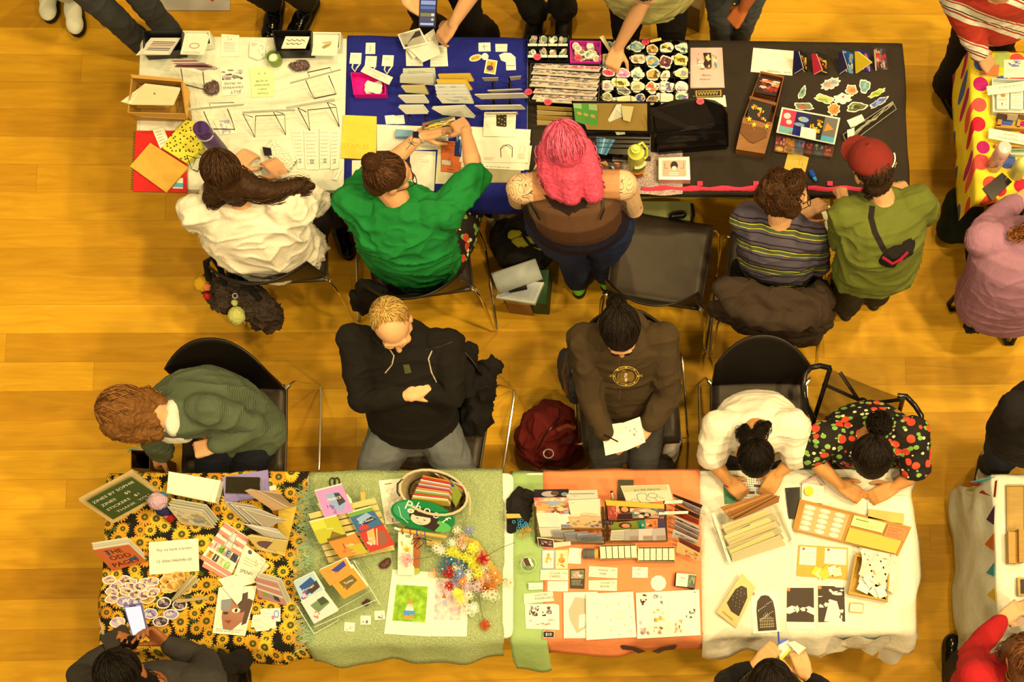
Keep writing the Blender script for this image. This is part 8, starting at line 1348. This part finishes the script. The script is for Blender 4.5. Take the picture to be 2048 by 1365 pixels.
paper('puzzle_sheet','crossword sheet under the hands of the vendor in the cream T-shirt','sheet',H_((265,0),(440,20),(430,160),(315,170)),z=T+.002,col='#f0e4d0',pr=[('r',.03,.05,.97,.95,'#e8dcd0')]+[('l',[(.03+i*.094,.05),(.03+i*.094,.95)],.0012,'#3c2c30') for i in range(11)]+[('l',[(.03,.05+i*.1),(.97,.05+i*.1)],.0012,'#3c2c30') for i in range(10)]+[('r',.03+.094*((i*7)%10),.05+.1*((i*3)%9),.124+.094*((i*7)%10),.15+.1*((i*3)%9),'#3c2c30') for i in range(9)])
paper('green_cloth','dark green cloth patch under the writing hand on the cream cloth','cloth',H_((185,60),(300,90),(305,185),(195,195)),z=T+.001,col='#5c8c58|fabric')
tag(MB().tube([P(*H_((195,70))[0],T+.075),P(*H_((318,132))[0],T+.012)],.004,'#c82018|gloss',8).build('pen',None,True),'red pen held in the hand over the crossword','pen')
z_=1.10
p_=empty('folded_zine',P(*H_((620,1130))[0],z_),'small open zine in the hands of the dark haired reader at the bottom edge','zine')
paper('page',None,None,zz(H_((545,1095),(605,1075),(640,1140),(560,1235)),(z_,z_,z_-.02,z_-.02)),th=.002,col='#e8e0d8',pr=[('r',0,0,1,.2,'#5868a8'),('r',0,.8,1,1,'#d8c838')],parent=p_); paper('page',None,None,zz(H_((608,1105),(655,1095),(730,1140),(680,1185)),(z_+.02,z_+.02,z_,z_)),th=.002,col='#ecdca8',parent=p_)
tag(MB().tube([P(*H_((548,1035))[0],1.13),P(*H_((552,1110))[0],1.10)],.004,'#4858a0|gloss',8).build('pen',None,True),'blue pen pointing up from the reading hands at the bottom edge','pen')
sb=empty('sketchbook',P(1250,875,.76),'small white open sketchbook on the lap of the hooded person','book')
paper('page',None,None,[(1202,852,.752),(1244,846,.758),(1252,902,.742),(1211,912,.738)],th=.005,col='#f8f0cc',parent=sb); paper('page',None,None,[(1244,847,.760),(1280,834,.756),(1291,885,.738),(1252,902,.742)],th=.005,col='#faf2d0',pr=[('b',.1,.15,.4,.4,['#8a8474'],3,2),('b',.4,.35,.7,.65,['#b8b094','#8a8474'],5,3),('b',.6,.7,.9,.9,['#a89c80'],3,4)],parent=sb)
tag(MB().tube([P(1208,870,.80),P(1236,884,.765)],.0035,'#181410|gloss',8).build('pen',None,True),'black pen in the hand drawing in the small sketchbook','pen')
# ===== on the floor, on the chairs =====
def lump(name,lb,cat,mat,el,fold=.02,fs=8.,vox=.008,group=None,parent=None,sm=3):
    g=MB()
    for e in el:g.ell(P(*e[:3]),e[3:6],'x')
    o=organic(name,g,mat,parent,vox,sm,fold,fs); return o if parent else tag(o,lb,cat,group)
def straps(o,nm,paths,r,m):
    for p in paths:MB().tube([P(*q) for q in p],r,m,8).build(nm,o,True)
o=lump('backpack','black backpack open on the floor behind the pink haired vendor, yellow cloth inside','bag','#14110e|fabric',[(1050,500,.14,.16,.13,.13),(1015,480,.12,.09,.12,.1),(1085,470,.14,.1,.12,.11),(1050,450,.18,.12,.04,.05)])
lump('cloth','','','#a89820|fabric',[(1050,483,.28,.075,.030,.02),(1085,492,.27,.05,.025,.02),(1030,470,.27,.04,.03,.02)],.012,20.,.005,parent=o); lump('tissue','','','#e8dcc0|fabric',[(1070,463,.28,.045,.02,.02)],.012,24.,.005,parent=o)
straps(o,'strap',[[(1000,470,.25),(1020,440,.27),(1060,432,.27),(1100,440,.26)],[(1045,470,.30),(1060,490,.30),(1095,498,.29)]],.008,'#100d0b|fabric')
c=P(990,440,.0); o=MB().lathe([(.035,0),(.04,.01),(.045,.14),(.04,.145),(0,.145)],c,(0,0,1),'#e8e0c8|gloss').build('tumbler',None,True); tag(o,'white cup with black lid on the floor beside the backpack','cup'); MB().lathe([(.046,.145),(.047,.16),(.03,.168),(0,.168)],c,(0,0,1),'#14110e|gloss').build('lid',o,True)
block('cardboard_box','brown cardboard box on the floor under the blue cloth edge','box',[(990,395),(1075,395),(1075,440),(995,440)],0,.16,'#7a5c34|paper')
fr=block('framed_picture','white picture frame resting on a carton by the backpack','frame',[(1003,560),(1088,565),(1070,608),(992,596)],.20,.03,'#e8dcc0',pr=[('r',.06,.10,.94,.90,'#d0c8b0'),('r',.2,.2,.8,.8,'#c0b8a0')]); block('carton','green carton standing under the white picture frame','box',[(1066,540),(1098,540),(1092,608),(1062,606)],0,.20,'#2c5428|paper'); block('carton','brown carton block under the white picture frame','box',[(1000,575),(1062,580),(1060,612),(1012,606)],0,.19,'#a86c34|paper')
g=MB(); cs=[P(990+88*t,568-30*t+0,.26) for t in (0,1)]; d_=(cs[1]-cs[0]); u=V((0,0,1)); n_=d_.normalized().cross(u)
rows=[[cs[0].lerp(cs[1],i/10)+u*(.045*math.sin(a))+n_*(.055*math.cos(a)) for a in [-1.2+k*.34 for k in range(14)]] for i in range(11)]; g.sheet(rows,'#d8d0b8|paper'); o=g.build('rolled_poster',None,'all'); o.modifiers.new('s','SOLIDIFY').thickness=.002; tag(o,'loosely rolled white poster lying on the picture frame','poster')
g=MB(); g.lathe([(.022,0),(.022,.09)],P(1018,578,.235),(1,.2,0),'#1c1814',16); tag(g.build('paper_tube',None,True),'dark ended roll inside the white poster roll','tube')
o=lump('backpack','dark red backpack with key charm standing on the floor','bag','#6a1410|fabric',[(1100,850,.17,.14,.12,.15),(1085,890,.13,.13,.12,.12),(1125,900,.12,.10,.10,.11),(1110,830,.22,.09,.05,.10),(1060,880,.12,.08,.09,.10)],.022,7.)
straps(o,'zip',[[(1118,815,.33),(1120,835,.34),(1090,870,.32),(1075,900,.28)],[(1085,920,.26),(1130,925,.24),(1155,900,.22)]],.004,'#1c1210|gloss'); straps(o,'handle',[[(1115,860,.36),(1135,852,.37),(1150,856,.35)]],.012,'#7a3418|fabric')
g=MB(); 
for k in range(3):g.tube([P(1097+10*math.cos(t*.5+k),908+9*math.sin(t*.5+k),.29+.004*k) for t in range(13)],.003,'#b8a088|gloss',6)
g.build('key_ring',o,True); block('patch',None,None,[(1133,874),(1145,876),(1143,888),(1130,886)],.325,.004,'#3c1814|fabric',parent=o)
o=block('sketchpad','spiral sketchpad with handwriting on a carton below the red backpack','book',G_((165,40),(370,70),(330,132),(140,118)),.42,.02,WH,pr=[('t','Sketch',.42,.4,.16,INK,80),('s',.6,.15,.95,.8,3,INK)]); block('carton','yellow edged cardboard carton under the spiral sketchpad','box',G_((130,58),(445,60),(440,130),(130,132)),0,.41,'#a88420|paper')
for k in range(14):x,y=G_((178+k*14,32+k*2.6))[0]; c=P(x,y,.45); MB().tube([c+V((0,.008*math.cos(t),.008*math.sin(t))) for t in range(6)],.0015,'#1c1814',4,closed=True).build('binding_ring',o)
o=lump('shoulder_bag','grey canvas shoulder bag with leather trim hanging on the chair of the hooded person','bag','#3c3830|fabric',[(1140,745,.42,.045,.13,.16),(1130,735,.36,.04,.10,.13),(1150,775,.40,.05,.08,.15)],.012,8.); straps(o,'leather_strap',[[(1150,720,.60),(1158,695,.66),(1165,672,.78)],[(1135,715,.56),(1128,745,.57),(1135,790,.50)]],.010,'#5c3418|gloss'); straps(o,'zip_edge',[[(1140,722,.585),(1147,750,.59),(1155,785,.56)]],.005,'#b88c50|gloss')
o=lump('fluffy_pouch','black and grey tweed handbag with charms hanging on the chair at the left','bag','fluff',[(455,590,.40,.09,.09,.13),(500,610,.36,.10,.09,.13),(530,630,.30,.08,.08,.12),(430,575,.44,.06,.06,.10)],.03,14.,.007)
straps(o,'handle',[[(418,560,.58),(412,525,.66),(425,515,.70),(440,535,.64),(450,570,.55)],[(450,560,.56),(475,548,.60),(500,575,.52),(520,600,.46)]],.015,'#14110f|fabric')
for lb,x,y,z,c,r in (('yellow fluffy charm',402,568,.56,'#d89c18|fabric',.035),('orange bead charm',414,574,.57,'#e07838|gloss',.018),('red bead charm',414,592,.55,'#a81c14|gloss',.018),('pale lime pompom',473,632,.48,'#d8cc60|fabric',.040),('pale lime small bead',469,606,.50,'#d0c460|fabric',.016)):g=MB(); g.ell(P(x,y,z),(r,r*1.15,r),'x'); organic('charm',g,c,o,.005,2,.006,50.)['label']=lb
MB().tube([P(470+5*math.cos(t*.6),592+5*math.sin(t*.6),.55) for t in range(11)],.0022,'#d8d0b8|gloss',6,closed=True).build('ring',o,True)
lump('coat','brown wool coat draped over the back of the chair beside the empty one','coat','#3c2a1a|fabric',[(1475,613,.84,.08,.06,.06),(1510,630,.85,.09,.06,.06),(1548,640,.85,.09,.06,.06),(1588,641,.84,.09,.06,.06),(1622,628,.82,.08,.06,.07),(1465,582,.86,.10,.07,.06),(1510,596,.87,.13,.07,.06),(1560,604,.87,.13,.07,.06),(1610,606,.84,.12,.08,.06),(1635,600,.74,.07,.08,.12),(1455,620,.60,.09,.05,.16),(1520,640,.52,.13,.05,.20),(1590,650,.50,.13,.05,.22),(1630,640,.55,.08,.06,.20),(1600,672,.36,.10,.05,.15)],.035,5.)
lump('jacket','black jacket bundled behind the back of the vendor in the striped top','jacket','#14110f|fabric',[(1490,545,.58,.08,.06,.06),(1530,555,.58,.10,.05,.05),(1615,570,.60,.07,.06,.07),(1640,590,.5,.06,.07,.08)],.025,8.)
lump('coat','black coat hanging over the side of the chair of the crossed arms man','coat','#100d0b|fabric',[(935,740,.72,.05,.14,.07),(965,770,.62,.06,.10,.10),(955,820,.50,.07,.12,.14),(940,850,.42,.06,.08,.14),(985,735,.66,.06,.05,.05),(950,790,.55,.06,.12,.12)],.03,7.)
lump('jacket','black jacket hanging from the chair of the vendor in green','jacket','#100e0c|fabric',[(738,585,.55,.06,.05,.12),(725,605,.42,.05,.05,.14),(760,590,.50,.06,.04,.12)],.02,8.)
sc_=block('suitcase','sage green suitcase under the black cloth behind the empty chair','suitcase',[(1283,403),(1382,403),(1380,446),(1290,446)],.02,.40,'#8a8444|gloss'); MB().caps([P(1345,432,.44),P(1366,430,.44)],.018,'#14110f|gloss').build('wheel',sc_,True); MB().tube([P(1384,408,.43),P(1387,430,.43),P(1382,448,.42)],.008,'#14110f|gloss').build('handle',sc_,True)
lump('green_bundle','dark green cloth bundle on the floor at the polka dot table','bag','#10180e|fabric',[(1925,430,.12,.12,.16,.13),(1905,455,.10,.09,.09,.10),(1935,395,.12,.08,.09,.12)],.006,5.,.01)
o=lump('sling_bag','black and red sling bag worn across the back of the person in the red cap','bag','#16110e|fabric',[(1790,505,1.23,.065,.05,.045),(1808,490,1.23,.05,.06,.04),(1778,520,1.21,.05,.035,.04)],.008,14.,.005); straps(o,'red_trim',[[(1765,515,1.27),(1785,528,1.27),(1800,520,1.28),(1815,505,1.27)],[(1800,525,1.27),(1806,512,1.28)]],.007,'#9c1428|fabric'); straps(o,'leaf_charm',[[(1815,480,1.25),(1820,486,1.24)],[(1818,495,1.24),(1824,500,1.22)]],.010,'#7a8c3c|fabric')
deco(V5s,'shoulder_strap',[('l',[(1745,412),(1742,435),(1750,465),(1768,500),(1778,512)],11,'#241c18|fabric')],lift=.004)
deco(v5['root'],'forearm_tattoo',[('g',[(1680,425),(1690,420),(1692,445),(1686,460),(1678,450)],'#8a6450')],lift=.0015)
lump('black_bag','black bag hanging at the side of the phone photographer at the lower left','bag','#100e0c|fabric',[(450,1330,.90,.05,.05,.10),(480,1320,.85,.04,.05,.09),(440,1355,.80,.07,.06,.12)],.02,10.)
wbn=tray('waste_bin','wooden box lined with green paper beside the sunflower table','box',[(262,900),(300,902),(300,940),(262,938)],.35,'#6a4418|wood',z=.01); MB().tube([P(255,905,.38),P(262,898,.39),P(280,896,.38),P(298,900,.38)],.006,'#a8b070|fabric').build('paper_liner',wbn,True)
paper('floor_board','pale grey board on the floor at the top left','board',[(250,-40),(460,-40),(460,21),(270,20)],z=.002,th=.004,col='#b8a480',pr=[('e',.82,.66,.02,.05,'#c83020')])
block('shopping_box','brown box corner on the floor at the top edge','box',[(1360,-20),(1412,-30),(1400,20),(1362,2)],0,.25,'#8a6430|paper')
# black stool of the person in lilac
st=empty('folding_stool',P(2010,560,0),'black tube folding chair under the person in the lilac sweater','chair')
for pts in ([(1975,447,.55),(1950,450,.56),(1937,462,.55),(1934,490,.52),(1937,530,.46),(1936,560,.40),(1915,588,.12),(1897,608,.02),(1900,620,.015),(1935,617,.015)],[(1995,640,.30),(2005,670,.06),(2012,688,.02),(2024,688,.02),(2035,665,.1),(2050,630,.35)]):MB().tube([P(*p) for p in pts],.0135,'#16130f|gloss',10).build('tube_frame',st,True)
mb=MB(); mb.slab([P(1940,460,.46),P(2070,470,.46),P(2060,640,.46),P(1945,640,.46)],.01,'#16130f|fabric'); mb.build('seat',st)
lump('jacket','black jacket spread on the chair of the person in lilac','jacket','#14110f|fabric',[(1975,610,.48,.10,.10,.05),(1960,650,.40,.07,.04,.10),(2000,635,.42,.10,.05,.09)],.03,8.)

# tell apart things that read alike, by where they lie among their likes
from collections import defaultdict
dd=defaultdict(list)
for o in sc.objects:
    if not o.parent and o.get('label'):dd[o['label']].append(o)
for lb,os_ in dd.items():
    if 1<len(os_)<=12 and len(lb.split())<=13:
        xs=[o.location.x for o in os_]; ys=[o.location.y for o in os_]; zs=[o.location.z for o in os_]; sx,sy,sz=(max(q)-min(q) for q in (xs,ys,zs))
        if max(sx,sy)<.012 and sz>.003:key,wd=(lambda o:o.location.z),('from below')
        elif sx >=sy:key,wd=(lambda o:o.location.x),'from left'
        else:key,wd=(lambda o:-o.location.y),'from the back'
        if wd =='from the back' and len(lb.split())>12:wd='from back'
        for i,o in enumerate(sorted(os_,key=key)):o['label']=lb+', '+ORD[i]+' '+wd
